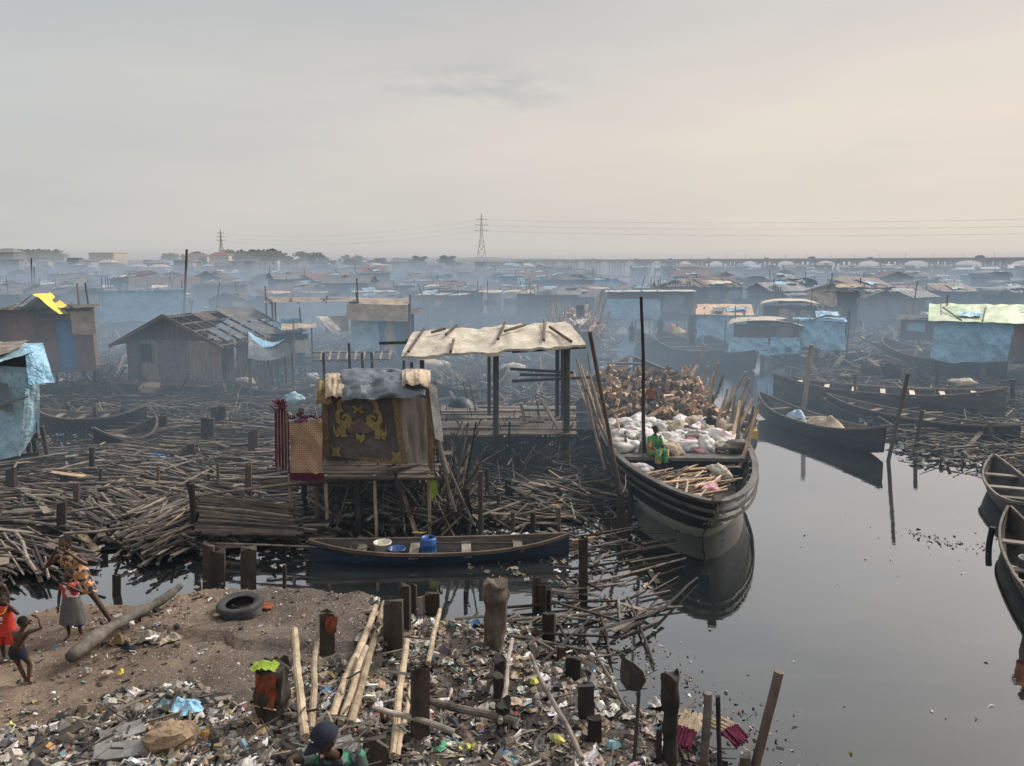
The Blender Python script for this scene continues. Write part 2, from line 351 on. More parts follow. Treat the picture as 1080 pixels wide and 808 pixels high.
# ---------------------------------------------------------------- water
def water():
    mb = MB(); mb.add([(-3500, -60, 0), (3500, -60, 0), (3500, 4500, 0), (-3500, 4500, 0)], [(0, 1, 2, 3)])
    m, nt, b, out = newmat('murky_water')
    b.inputs['Roughness'].default_value = .6; b.inputs['Specular IOR Level'].default_value = 0
    gl = nt.nodes.new('ShaderNodeBsdfGlossy'); gl.inputs['Color'].default_value = (.95, .95, .96, 1); nt.links.new(ramp(nt, noisetex(nt, .25, 4, (1, 2.5, 1)), [(.4, (.015,) * 3), (.7, (.075,) * 3)]), gl.inputs['Roughness'])
    lw = nt.nodes.new('ShaderNodeLayerWeight'); lw.inputs['Blend'].default_value = .5
    fr = ramp(nt, lw.outputs['Facing'], [(0, (.08,) * 3), (.40, (.19,) * 3), (.55, (.40,) * 3), (.66, (.61,) * 3), (.82, (.84,) * 3), (1, (1,) * 3)])
    mx = nt.nodes.new('ShaderNodeMixShader'); nt.links.new(fr, mx.inputs[0]); nt.links.new(b.outputs[0], mx.inputs[1]); nt.links.new(gl.outputs[0], mx.inputs[2])
    nt.links.new(mx.outputs[0], out.inputs[0])
    tc = nt.nodes.new('ShaderNodeTexCoord')
    bp = nt.nodes.new('ShaderNodeBump'); bp.inputs['Distance'].default_value = .02
    n1 = noisetex(nt, .9, 3, (1, 1.8, 1)); n2 = noisetex(nt, 4.2, 3, (1, 2.6, 1))
    g = nt.nodes.new('ShaderNodeNewGeometry'); s = nt.nodes.new('ShaderNodeSeparateXYZ'); nt.links.new(g.outputs['Position'], s.inputs[0])
    far = mathn(nt, 'MULTIPLY', mathn(nt, 'SUBTRACT', s.outputs[1], 24), 1 / 14, True)
    h = mathn(nt, 'ADD', n1, mathn(nt, 'MULTIPLY', mathn(nt, 'MULTIPLY', n2, far), .9))
    nt.links.new(h, bp.inputs['Height']); bp.inputs['Strength'].default_value = .16
    nt.links.new(bp.outputs[0], gl.inputs['Normal'])
    # scum film: faint paler drifts
    f = ramp(nt, noisetex(nt, .35, 5, (1, 3, 1)), [(.45, (.014, .017, .018)), (.75, (.035, .037, .036))]); nt.links.new(f, b.inputs['Base Color'])
    o = mb.build('water', m); o['kind'] = 'structure'; o['label'] = 'still dark murky lagoon water reflecting the pale sky'
    mb = MB(); mb.add([(-3500, -60, -1.5), (3500, -60, -1.5), (3500, 4500, -1.5), (-3500, 4500, -1.5)], [(0, 1, 2, 3)])
    o = mb.build('ground', 'char'); o['kind'] = 'structure'; o['label'] = 'lagoon bed under the dark water'
water()
# ---------------------------------------------------------------- shore, rubbish bank
LAND = [(-14, 13.3)] + pxpoly([(-60, 634), (60, 629), (130, 624), (215, 617), (300, 612), (400, 622), (425, 640), (412, 700), (420, 760), (440, 830)], .4) + [(-1.2, 6), (-1, 2), (-16, 2)]
BANK = pxpoly([(395, 640), (455, 634), (505, 655), (560, 640), (602, 668), (655, 690), (690, 722), (745, 762), (800, 800)], .05) + [(2.6, 7.2), (2.4, 2), (-3, 2)] + pxpoly([(380, 700)], .05)
LEDGE = pxpoly([(150, 664), (235, 668), (250, 676), (330, 677), (445, 674)], .5)
def ledge_d(x, y):
    for i in range(len(LEDGE) - 1):
        (ax, ay), (bx, by) = LEDGE[i], LEDGE[i + 1]
        if ax <= x <= bx: return y - (ay + (by - ay) * (x - ax) / (bx - ax)) + .06 * N(x * 4, 3)
    return None
def land_z(x, y):
    s = smooth((sdpoly(x, y, LAND) + .15 + .3 * N(x * 1.3, y * 1.3)) / .75)
    n = .10 * N(x * .5, y * .5, 2) + .05 * N(x * 1.7, y * 1.7) + .03 * N(x * 6, y * 6) + .018 * N(x * 14, y * 14)
    z = -.40 + s * (.80 + n)
    if s > .5:
        d = ledge_d(x, y)
        if d is not None: z += .10 * smooth((d + .02) / .05) * smooth((x + 8.5) / 1.5) - .10 * max(0, 1 - abs(d + .02) / .05) * smooth((-1.2 - x) * 2)
        z += .12 * smooth((8.6 - x * 0 - y) / 4)
    b = smooth((sdpoly(x, y, BANK) + .25 + .5 * N(x * .9, y * .9, 7)) / .9)
    z2 = -.36 + b * (.45 + .12 * N(x * .8, y * .8, 3) + .06 * N(x * 3, y * 3, 8))
    return max(z, z2)
def land():
    x0, x1, y0, y1 = -17, 5, 3, 16.5; st = .075
    nu, nv = int((x1 - x0) / st), int((y1 - y0) / st)
    mb = MB()
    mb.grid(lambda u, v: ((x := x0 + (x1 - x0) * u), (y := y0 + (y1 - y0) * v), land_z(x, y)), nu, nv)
    m, nt, b, out = newmat('dirt_shore')
    g = nt.nodes.new('ShaderNodeNewGeometry'); s = nt.nodes.new('ShaderNodeSeparateXYZ'); nt.links.new(g.outputs['Position'], s.inputs[0])
    c = ramp(nt, noisetex(nt, 1.1, 8, rough=.65), [(.3, (.075, .06, .050)), (.55, (.145, .115, .095)), (.75, (.21, .17, .135))])
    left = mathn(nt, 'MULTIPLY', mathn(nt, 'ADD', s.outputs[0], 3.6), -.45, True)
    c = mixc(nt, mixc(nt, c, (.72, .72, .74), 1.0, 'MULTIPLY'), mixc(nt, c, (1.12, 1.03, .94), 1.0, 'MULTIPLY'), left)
    # small pale grit
    for sc_, th, col in ((26, .035, (.45, .42, .38)), (55, .05, (.32, .30, .27)), (13, .016, (.5, .48, .45))):
        v = nt.nodes.new('ShaderNodeTexVoronoi'); v.inputs['Scale'].default_value = sc_
        tc = nt.nodes.new('ShaderNodeTexCoord'); nt.links.new(tc.outputs['Object'], v.inputs['Vector'])
        spc = nt.nodes.new('ShaderNodeSeparateColor'); nt.links.new(v.outputs['Color'], spc.inputs[0])
        sel = mathn(nt, 'LESS_THAN', v.outputs['Distance'], mathn(nt, 'MULTIPLY', spc.outputs[0], th * 9))
        sel = mathn(nt, 'MULTIPLY', sel, mathn(nt, 'GREATER_THAN', spc.outputs[1], .72))
        c = mixc(nt, c, col, mathn(nt, 'MULTIPLY', sel, .75))
    wet = mathn(nt, 'SUBTRACT', 1.0, mathn(nt, 'MULTIPLY', s.outputs[2], 5), True)
    c = mixc(nt, c, (.025, .024, .024), mathn(nt, 'MULTIPLY', wet, .85))
    nt.links.new(c, b.inputs['Base Color']); b.inputs['Roughness'].default_value = .9; b.inputs['Specular IOR Level'].default_value = .2
    bp = nt.nodes.new('ShaderNodeBump'); bp.inputs['Strength'].default_value = .8; bp.inputs['Distance'].default_value = .05
    nt.links.new(noisetex(nt, 9, 8, rough=.7), bp.inputs['Height']); nt.links.new(bp.outputs[0], b.inputs['Normal'])
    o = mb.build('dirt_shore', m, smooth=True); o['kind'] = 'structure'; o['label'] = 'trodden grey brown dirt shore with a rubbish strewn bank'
land()
PAL = [((.62, .59, .54), 15), ((.42, .38, .33), 22), ((.30, .245, .19), 34), ((.19, .145, .11), 30), ((.22, .19, .16), 34), ((.10, .09, .085), 40), ((.04, .04, .042), 38), ((.80, .79, .77), 12),
       ((.22, .38, .42), 3), ((.10, .22, .40), 1.6), ((.45, .12, .10), 1.3), ((.62, .42, .42), 1.5), ((.62, .55, .12), 1.2), ((.40, .28, .17), 10), ((.12, .35, .22), 1), ((.55, .30, .10), 1.2), ((.32, .25, .40), .5)]
PC, PW = zip(*PAL)
def pick():
    c = R.choices(PC, PW)[0]; f = R.uniform(.6, 1.15); return tuple(x * f * R.uniform(.95, 1.05) for x in c)
def scrap(mb, x, y, z, s, col=None):
    """one crumpled scrap"""
    col = col or pick(); k = R.random(); rot = Euler((R.gauss(0, .5), R.gauss(0, .5), R.uniform(0, 6.3))).to_matrix(); c = Vector((x, y, z))
    if s > .12 and k < .35:
        w, h = s * R.uniform(.9, 1.9), s * R.uniform(.6, 1.3); sd = R.uniform(0, 99); vs = []
        if R.random() < .5: col = tuple(min(.8, q * 1.1 + .03) for q in col)
        n_ = 5; rot = Matrix.Rotation(R.uniform(0, 6.3), 3, 'Z')
        for j in range(n_):
            for i in range(n_):
                u, v = i / (n_ - 1) - .5, j / (n_ - 1) - .5; q = 1 - .35 * (u * u + v * v) * 2 + .25 * N(u * 3 + sd, v * 3)
                vs.append(c + rot @ Vector((u * w * q, v * h * q, s * (.35 * abs(N(u * 4 + sd, v * 4, 2)) + .25 * N(u * 9, v * 9, sd)) - .01)))
        mb.add(vs, [(j * n_ + i, j * n_ + i + 1, (j + 1) * n_ + i + 1, (j + 1) * n_ + i) for j in range(n_ - 1) for i in range(n_ - 1)], col)
    elif k < .56:
        w, h = s * R.uniform(.4, 1), s * R.uniform(.25, .8); vs = []
        for j in range(3):
            for i in range(3):
                vs.append(c + rot @ Vector(((i - 1) * w * R.uniform(.3, .62), (j - 1) * h * R.uniform(.3, .62), s * R.uniform(-.13, .16))))
        mb.add(vs, [(0, 1, 4, 3), (1, 2, 5, 4), (3, 4, 7, 6), (4, 5, 8, 7)], col)
    elif k < .70:
        L = s * R.uniform(1, 2.2); a = R.uniform(0, 6.3); q = Vector((math.cos(a), math.sin(a), 0)); e = Vector((-q.y, q.x, 0)) * s * .09
        pts = [c + q * L * (t - .5) + e * R.gauss(0, 2.2) + Vector((0, 0, R.uniform(-.01, .03))) for t in (0, .33, .66, 1)]
        vs = [p + e * z for p in pts for z in (-1, 1)]; mb.add(vs, [(0, 1, 3, 2), (2, 3, 5, 4), (4, 5, 7, 6)], col)
    elif k < .86:
        mb.box(c, (s * R.uniform(.5, 1.3), s * R.uniform(.2, .5), s * R.uniform(.04, .2)), rot=rot, col=col)
    elif k < .92:
        d = rot @ Vector((s * .6, 0, 0)); mb.tube([c - d, c - d * .2, c + d * .5, c + d * .72, c + d], [s * .2, s * .22, s * .2, s * .08, s * .08], 6, col=col)
    else:
        vs = []
        for a in range(5):
            for b_ in range(3):
                t = a / 5 * 6.28; ph = (b_ - 1) * .8
                vs.append(c + rot @ Vector((math.cos(t) * math.cos(ph), math.sin(t) * math.cos(ph), math.sin(ph))) * s * R.uniform(.25, .5))
        fs = [(a * 3 + b_, ((a + 1) % 5) * 3 + b_, ((a + 1) % 5) * 3 + b_ + 1, a * 3 + b_ + 1) for a in range(5) for b_ in range(2)] + [(2, 5, 8, 11, 14), (12, 9, 6, 3, 0)]
        mb.add(vs, fs, col)
def litter():
    mb = MB(); s = sampler(BANK)
    for i in range(12500):
        x, y = s(); z = land_z(x, y)
        if z < -.12 or y < 6.5: continue
        if N(x * 1.6, y * 1.6, 4) < -.32 and R.random() < .8: continue
        z = max(z, .0)
        scrap(mb, x, y, z + .02, R.choice((.035, .05, .07, .10, .15, .22)) * R.uniform(.6, 1.25))
    # lower left and foreground belt of rubbish
    P2 = pxpoly([(-40, 830), (-20, 770), (80, 745), (120, 725), (200, 720), (275, 745), (300, 690), (400, 690), (430, 650), (450, 830)], .5)
    s2 = sampler(P2)
    for i in range(6800):
        x, y = s2(); scrap(mb, x, y, land_z(x, y) + .015, R.choice((.04, .06, .09, .13, .19, .26)) * R.uniform(.6, 1.1))
    P3 = pxpoly([(-40, 800), (-40, 640), (120, 630), (200, 622), (300, 618), (420, 630), (430, 700), (300, 800)], .5)
    s3 = sampler(P3)
    for i in range(1500):
        x, y = s3(); scrap(mb, x, y, land_z(x, y) + .008, R.choice((.02, .03, .04, .06, .09)))
    for a, b_ in (((30, 745), 60), ((200, 626), 26), ((400, 632), 40), ((120, 690), 70), ((150, 645), 40), ((170, 660), 60)):
        p = G(*a, .5)
        for i in range(b_): scrap(mb, p.x + R.gauss(0, .5), p.y + R.gauss(0, .3), land_z(p.x, p.y) + .03, R.uniform(.04, .13))
    o = mb.build('litter', 'litter', col=True); tag(o, 'crumpled plastic, paper and wood scraps strewn over the bank', 'litter', kind='stuff')
    # floating scraps on the water
    mb = MB()
    F1 = pxpoly([(500, 470), (640, 470), (680, 560), (700, 640), (620, 660), (560, 620), (340, 560), (420, 500)])
    s1 = sampler(F1)
    for i in range(1500):
        x, y = s1(); scrap(mb, x, y, .02, R.uniform(.04, .16))
    F2 = pxpoly([(600, 600), (730, 560), (1080, 540), (1080, 800), (830, 800), (700, 720)])
    s2 = sampler(F2)
    for i in range(42):
        x, y = s2(); scrap(mb, x, y, .004, R.uniform(.03, .1), R.choice([(.5, .5, .5), (.6, .58, .55), (.05, .05, .05), (.4, .25, .15)]))
    F3 = pxpoly([(0, 430), (330, 430), (330, 600), (0, 620)])
    s3 = sampler(F3)
    for i in range(1400):
        x, y = s3(); scrap(mb, x, y, .09, R.uniform(.05, .2))
    F4 = pxpoly([(860, 405), (1080, 405), (1080, 500), (960, 490), (930, 460), (870, 430)])
    s4 = sampler(F4)
    for i in range(1500):
        x, y = s4(); scrap(mb, x, y, .12, R.uniform(.08, .3))
    o = mb.build('litter', 'litter', col=True); tag(o, 'scraps of plastic and paper floating among the timber', 'litter', kind='stuff')
litter()
# ---------------------------------------------------------------- single things on the shore
def on(px, py, z0=.5):
    p = G(px, py, z0)
    for _ in range(6): p = G(px, py, max(0, land_z(p.x, p.y)))
    return p
def tyre(px, py):
    p = on(px, py); r = .37; root = empty('tyre', p, 'worn black car tyre lying flat on the grey dirt shore', 'tyre')
    prof = [(.64, .03), (.9, .0), (.985, .035), (1.0, .10), (1.0, .20), (.985, .265), (.9, .30), (.64, .27), (.60, .25), (.66, .24), (.88, .25), (.93, .15), (.88, .05), (.66, .06), (.60, .05)]
    mb = MB(); n = 48; vs = []; fs = []
    for i in range(n):
        a = 2 * PI * i / n
        for q, (rr, z) in enumerate(prof):
            k = rr * r * (1 - (.016 if (i % 2 and q in (3, 4)) else 0)); vs.append((k * math.cos(a), k * math.sin(a), z * .88))
    m = len(prof)
    for i in range(n):
        for j in range(m):
            a = i * m + j; b = i * m + (j + 1) % m; c = ((i + 1) % n) * m; fs.append((a, c + j, c + (j + 1) % m, b))
    mb.add(vs, fs); mb.build('tread', 'rubber', root, smooth=True)
    mb = MB()
    for z in (.09, .13, .17): mb.tube([(r * 1.002 * math.cos(2 * PI * i / 48), r * 1.002 * math.sin(2 * PI * i / 48), z * .88 + .01) for i in range(49)], .006, 4, cap=False)
    mb.build('tread_groove', 'blackplastic', root)
    root.location.z -= .05; root.rotation_euler = (.05, -.03, 0)
tyre(254, 646)
def crooked(a, b, r0, r1, name, label, cat, m, bend=.06, n=9, group=None, knots=True):
    a, b = Vector(a), Vector(b); mb = MB(); pts = []; rs = []; sd = R.uniform(0, 99)
    mm = n * (3 if knots else 1)
    for i in range(mm + 1):
        t = i / mm; p = a.lerp(b, t) + Vector((N(t * 2, sd), N(t * 2, sd + 9), N(t * 2, sd + 20) * .5)) * bend
        r = r0 + (r1 - r0) * t
        if knots and i % 3 == 0 and 0 < i < mm: r *= 1.13
        pts.append(p); rs.append(r)
    mb.tube([p - a for p in pts], rs, 9)
    o = mb.build(name, m, smooth=False); o.location = a
    tag(o, label, cat, group); return o
# fallen trunk
a = on(75, 706); b = on(192, 630)
mb = MB(); pts = []; rs = []
for i in range(31):
    t = i / 30; pts.append(Vector((0, 0, .16)) + (b - a) * t + Vector((0, .35 * math.sin(t * 3.1) * (1 if t > .4 else .6), .02 + .05 * math.sin(t * 7)))); rs.append((.11 - .05 * t) * (1 + .45 * N(t * 9, 2)) * (.8 if i in (0, 30) else 1))
mb.tube(pts, rs, 12); o = mb.build('fallen_tree', 'log', smooth=True); o.location = a
tag(o, 'long fallen grey tree trunk lying across the dirt beside the children', 'tree trunk')
def rock(px, py, sx, sy, sz, m, label, cat='rock', name='rock'):
    p = on(px, py); mb = MB(); n = 14; k = 8; vs = []; fs = []; sd = R.uniform(0, 50)
    for j in range(k + 1):
        for i in range(n):
            a = 2 * PI * i / n; ph = -PI / 2 + PI * j / k; d = Vector((math.cos(a) * math.cos(ph), math.sin(a) * math.cos(ph), math.sin(ph)))
            q = max(abs(d.x), abs(d.y), abs(d.z)); d = d * (.55 + .45 / q) * (1 + .30 * N(*(d * 1.7 + Vector((sd, 0, 0)))) + .10 * N(*(d * 5)))
            vs.append((d.x * sx / 2, d.y * sy / 2, d.z * sz / 2 + sz * .35))
    for j in range(k):
        for i in range(n): a = j * n + i; b = j * n + (i + 1) % n; fs.append((a, b, b + n, a + n))
    mb.add(vs, fs); o = mb.build(name, m); o.location = p; o.rotation_euler = (0, 0, R.uniform(-.3, .3)); tag(o, label, cat)
rock(182, 786, .62, .42, .30, 'stone', 'large rough tan rock lying in the rubbish at the lower left')
rock(30, 560 + 160, .12, .1, .08, 'stone', 'small brown stone on the open dirt at the far left')
rock(278, 640, .34, .22, .05, 'woolred', 'flat reddish brown slab fragment lying beside the tyre', 'fragment', 'brick_fragment')
rock(356, 798, .45, .4, .22, 'concrete', 'grey round lump of concrete behind the man in the cap', 'rubble lump', 'concrete_lump')
def slabp(px, py, w, d, rz, m, label, name='board', tilt=.25):
    p = on(px, py); mb = MB(); mb.box((0, 0, .03), (w, d, .03)); o = mb.build(name, m); o.location = p + Vector((0, 0, .05)); o.rotation_euler = (tilt, R.uniform(-.1, .1), rz); tag(o, label, 'board')
slabp(130, 778, .5, .22, .5, 'tin', 'dark grey broken board left of the tan rock, tilted on the rubbish')
slabp(137, 796, .75, .24, .35, 'tin', 'long grey broken board at the bottom edge of the rubbish, left of the tan rock')
slabp(62, 785, .6, .12, 1.1, 'dark', 'narrow charred board leaning in the rubbish at the lower left')
def rag(px, py, w, d, m, label, name='rag', cat='rag', h=.1, n=16, z=None):
    p = on(px, py) if z is None else G(px, py, z); mb = MB(); sd = R.uniform(0, 90)
    def fn(u, v):
        a = u * 2 * PI; r = v * (.78 + .4 * N(math.cos(a) * 1.4 + sd, math.sin(a) * 1.4)); x, y = math.cos(a) * r * w / 2, math.sin(a) * r * d / 2
        return (x, y, .03 + h * (abs(N(x * 5 + sd, y * 6)) * 1.6 + .3 * N(x * 16, y * 16 + sd)) * (1.15 - v * .9))
    mb.grid(fn, n * 2, n // 2); o = mb.build(name, m, smooth=False); o.location = p; tag(o, label, cat); return o
rag(195, 750, .62, .40, 'tblue', 'crumpled faded blue cloth lying on rubbish above the tan rock', h=.16)
rag(142, 735, .45, .22, 'canvas', 'crumpled dirty pale cloth lying left of the faded blue cloth', h=.12)
rag(128, 680, .55, .25, 'goldgreen', 'twisted yellow and brown striped cloth in the heap by the fallen trunk', h=.18)
rag(137, 686, .34, .18, 'navy', 'dark navy cloth in the heap by the fallen trunk', h=.14)
rag(165, 676, .9, .42, 'thatch', 'tangled heap of tan netting beside the fallen trunk', 'netting_heap', 'netting', h=.22, n=26)
rag(128, 712, .10, .1, 'tyellow', 'small bright yellow bag on the dirt below the fallen trunk', 'plastic_bag', 'bag', h=.12)
rag(306, 732, .16, .14, 'tyellow', 'lime yellow plastic bag beside the first bamboo pole', 'plastic_bag', 'bag', h=.14)
rag(347, 733, .12, .08, 'tlight', 'small pale blue packet between the bamboo poles', 'packet', 'packet', h=.05)
rag(357, 731, .13, .06, 'pink', 'small pink packet between the bamboo poles', 'packet', 'packet', h=.05)
rag(397, 650, .12, .09, 'tyellow', 'yellow and blue wrapper on the tips of the leaning bamboo poles', 'wrapper', 'wrapper', h=.12)
rag(168, 483, .75, .5, 'tdeep', 'crumpled bright blue plastic sheet on the floating timber', 'plastic_sheet', 'plastic sheet', h=.25, z=.2)
rag(545, 742, .34, .26, 'beige', 'pale tan flat piece of hide in the middle of the rubbish bank', 'cloth_piece', 'cloth', h=.05)
rag(695, 745, .40, .3, 'white', 'dirty white plastic bag on the right end of the rubbish bank', 'plastic_bag', 'bag', h=.16)
rag(600, 708, .5, .45, 'tgdark', 'dull green fishing net lump among the stakes of the bank', 'net_lump', 'netting', h=.2)
rag(672, 728, .07, .06, 'orange', 'small orange plastic scrap on the right end of the bank', 'plastic_scrap', 'scrap', h=.08)
rag(606, 532, .75, .3, 'tgreen', 'crushed green plastic bottle film floating beside the big boat', 'plastic_film', 'scrap', h=.08, z=.06)
rag(387 + 55, 563, .4, .14, 'tyellow', 'yellow plastic strip floating just behind the blue canoe', 'plastic_strip', 'scrap', h=.1, z=.1)
rag(485 - 0, 500, .9, .4, 'canvas', 'pale broken board floating under the roofed platform', 'pale_board', 'board', h=.05, z=.06)
# bamboo poles lying on the bank
BP = [((311, 681), (322, 792), .05, 'grey bamboo pole lying on the rubbish, leftmost of the long poles'),
      ((335, 695), (329, 784), .042, 'short pale yellow bamboo pole right of the leftmost grey one'),
      ((398, 655), (350, 772), .05, 'thick bamboo pole, left one of the pair meeting at the plank stakes'),
      ((387, 700), (360, 776), .04, 'thinner bamboo pole lying between the two thick leaning ones'),
      ((405, 650), (370, 778), .05, 'thick bamboo pole, right one of the pair meeting at the plank stakes'),
      ((430, 692), (414, 812), .048, 'grey bamboo pole left of the split stake near the bottom edge'),
      ((435, 742), (421, 812), .032, 'thin pale split pole beside the grey one at the bottom edge'),
      ((464, 658), (450, 712), .036, 'short bamboo pole on the rubbish behind the split stake'),
      ((394, 765), (480, 786), .035, 'dark pole lying crosswise in the rubbish near the bottom'),
      ((452, 758), (545, 775), .05, 'dark trunk length lying crosswise in the rubbish'),
      ((560, 708), (612, 815), .03, 'long grey pole slanting down the middle of the bank'),
      ((540, 690), (528, 775), .032, 'upright lying pole in the centre of the bank'),
      ((618, 690), (660, 760), .022, 'thin dark stick slanting to the right end of the bank')]
for (a, b, r, l) in BP:
    A = on(*a); B = on(*b); A.z += .12; B.z += .08
    B.z += .10; A.z += .14
    crooked(B, A, r * 1.15, r * .95, 'bamboo_pole' if 'bamboo' in l else 'wooden_pole', l, 'pole', 'bamboo' if 'bamboo' in l or 'pale' in l else 'log', .05, 7)
# ---------------------------------------------------------------- stakes
SP = {}
def stake(px, top, bot, wpx, kind, label, lean=(0, 0), z0=None, group=None, m='dark', to=None, name='wooden_stake'):
    """kind: plank | round | rough"""
    p = G(px, bot, 0) if z0 is None else on(px, bot, z0)
    if z0 is not None: pass
    s = mpp(p); w = wpx * s
    q = AT(px if to is None else to, top, p.y); h = q.z - p.z; base = -1.0
    mb = MB(); dx = q.x - p.x
    lx = dx / max(h, .01)
    if kind == 'plank':
        d = min(w * .45, .10); a = R.uniform(-.35, .35)
        n = 7; vs = []; c, s_ = math.cos(a), math.sin(a)
        zs = [base - p.z, 0, h * .3, h * .6, h * .85, h - .03]
        for z in zs:
            for (u, v) in ((-1, -1), (0, -1.08), (1, -1), (1, 1), (0, 1.08), (-1, 1)):
                uu, vv = u * w / 2 * (1 + .10 * N(z * 3, px, u)), v * d / 2
                vs.append((c * uu - s_ * vv + lx * z, s_ * uu + c * vv, z + (R.uniform(-.06, .08) * min(1, h) if z == zs[-1] else 0)))
        fs = []
        for i in range(len(zs) - 1):
            for j in range(6): fs.append((i * 6 + j, i * 6 + (j + 1) % 6, i * 6 + 6 + (j + 1) % 6, i * 6 + 6 + j))
        o_ = (len(zs) - 1) * 6; fs.append(tuple(range(o_, o_ + 6))); mb.add(vs, fs)
    else:
        n = 26 if kind == 'rough' else 6; zs = [base - p.z] + [h * i / n for i in range(n + 1)]; pts = []; rs = []
        for z in zs:
            pts.append((lx * z + (.05 * w * N(z * 3, px)), .03 * N(z * 2, px + 5), z)); rs.append(w / 2 * (1 + (.30 if kind == 'rough' else .06) * N(z * 4, px)))
        mb.tube(pts, rs, 22 if kind == 'rough' else 9)
        if kind == 'rough':
            mb.v = [(x * (1 - .14 * smooth((h * .5 - z) * 2) + .22 * N(x * 7, y * 7, z * 2.2) + .12 * N(x * 19, y * 19, z * 5)), y * (1 + .22 * N(x * 7 + 5, y * 7, z * 2.2) + .12 * N(x * 19, y * 19, z * 5)), z + (.16 * N(x * 9, y * 9, px) if z > h * .93 else 0)) for x, y, z in mb.v]
    o = mb.build(name, m); o.location = p; tag(o, label, 'stake' if name == 'wooden_stake' else 'pole', group); return o
g1 = 'stakes standing on the near shore and bank'
ST = [(345, 645, 690, 15, 'plank', 'short dark stake with a rust red rag tied round its top, right of the tyre'),
      (287, 702, 760, 33, 'rough', 'thick black stump draped with a rust red cloth and a green rag'),
      (415, 634, 690, 20, 'plank', 'wide dark plank stake at the head of the leaning bamboo poles'),
      (427, 617, 666, 12, 'plank', 'dark plank stake just behind the wide one at the bamboo tips'),
      (435, 614, 652, 9, 'plank', 'narrow plank stake, farthest of the three behind the bamboo tips'),
      (456, 625, 646, 15, 'plank', 'low dark stub at the water edge right of the plank stakes'),
      (523, 614, 682, 25, 'rough', 'thick rough brown tree stump post standing in the bank'),
      (443, 705, 778, 19, 'plank', 'split dark stake left of the rubbish bank near the thin pole'),
      (395, 776, 812, 24, 'plank', 'dark stub beside the man in the cap at the bottom edge'),
      (566, 609, 640, 9, 'plank', 'left of three dark stubs at the far edge of the bank'),
      (572, 616, 642, 9, 'plank', 'middle of three dark stubs at the far edge of the bank'),
      (577, 620, 640, 9, 'plank', 'right of three dark stubs at the far edge of the bank'),
      (579, 645, 672, 13, 'plank', 'pointed dark stake behind the pole pile on the bank'),
      (592, 680, 697, 10, 'plank', 'small black stake between the green net lump and the stump post'),
      (605, 692, 716, 16, 'plank', 'squat black stake just left of the green net lump'),
      (618, 722, 758, 17, 'plank', 'black square topped stake right of the green net lump'),
      (627, 755, 784, 14, 'plank', 'black rounded stake below the green net lump'),
      (528, 696, 722, 14, 'rough', 'low black stub below the rough stump post'),
      (526, 712, 735, 12, 'rough', 'second low black stub below the rough stump post'),
      (531, 742, 768, 17, 'rough', 'black stub beside the pale flat piece of hide'),
      (491, 622, 636, 4, 'plank', 'thin pointed stub in the water left of the stump post'),
      (707, 714, 806, 17, 'rough', 'tall black post at the lower end of the bank, bulging at its foot'),
      (695, 770, 806, 6, 'plank', 'small dark stake just left of the tall black post'),
      (742, 731, 812, 9, 'round', 'slanting grey brown pole beside the woven mat, cut at an angle'),
      (759, 734, 812, 5, 'round', 'thin black pole right of the slanting grey brown pole')]
for (px, t, b, w_, k, l) in ST:
    o = stake(px, t, b, w_, k, l, z0=.1, m='grey' if px == 742 else ('plank' if px == 523 else ('dark' if b < 700 or px < 450 else 'char')), to=747 if px == 742 else (757 if px == 759 else None))
    SP[px] = o
o = stake(797, 709, 806, 10, 'round', 'leaning brown round pole at the right end of the foreground', z0=.1, m='plank', to=822)
stake(786, 796, 812, 11, 'plank', 'short brown stub at the foot of the leaning pole', z0=.1, m='plank')
stake(220, 573, 627, 11, 'plank', 'left half of the double plank stake at the shore left of the tyre', z0=.1, m='dark')
stake(230, 580, 627, 14, 'plank', 'right half of the double plank stake at the shore left of the tyre', z0=.1)
stake(262, 577, 620, 16, 'plank', 'wide plank stake at the shore behind the tyre', z0=.1)
stake(123, 605, 627, 8, 'plank', 'short plank stake at the shore behind the fallen trunk', z0=.1)
# rags on the stakes
def drape(px, y0, y1, wpx, m, label, name, stake_o, off=.0):
    p = stake_o.location; s = mpp(p); t = AT(px, y0, p.y - off); b = AT(px, y1, p.y - off); w = wpx * s; mb = MB()
    cloth(mb, (t.x - w / 2, t.y, t.z), (t.x + w / 2, t.y - .02, t.z), (b.x + w * .42, b.y - .02, b.z), (b.x - w * .5, b.y, b.z + .05), 14, 12, .06, 7, seed=px, rag=.05)
    o = mb.build(name, m, smooth=True); tag(o, label, 'rag')
drape(281, 712, 746, 22, 'woolred', 'rust red cloth hanging down the front of the thick black stump', 'hanging_rag', SP[287], .20)
drape(350, 650, 668, 12, 'woolred', 'rust red rag wrapped round the top of the short stake', 'tied_rag', SP[345], .10)
mb = MB(); mb.grid(lambda u, v: ((u - .5) * .34, (v - .5) * .22, .05 + .05 * N(u * 7, v * 6) - .5 * (u - .5) ** 2 * .3), 12, 8)
p = SP[287].location; t = AT(279, 705, p.y - .05); o = mb.build('green_rag', 'green', smooth=True); o.location = t; tag(o, 'lime green rag lying on top of the thick black stump', 'rag')
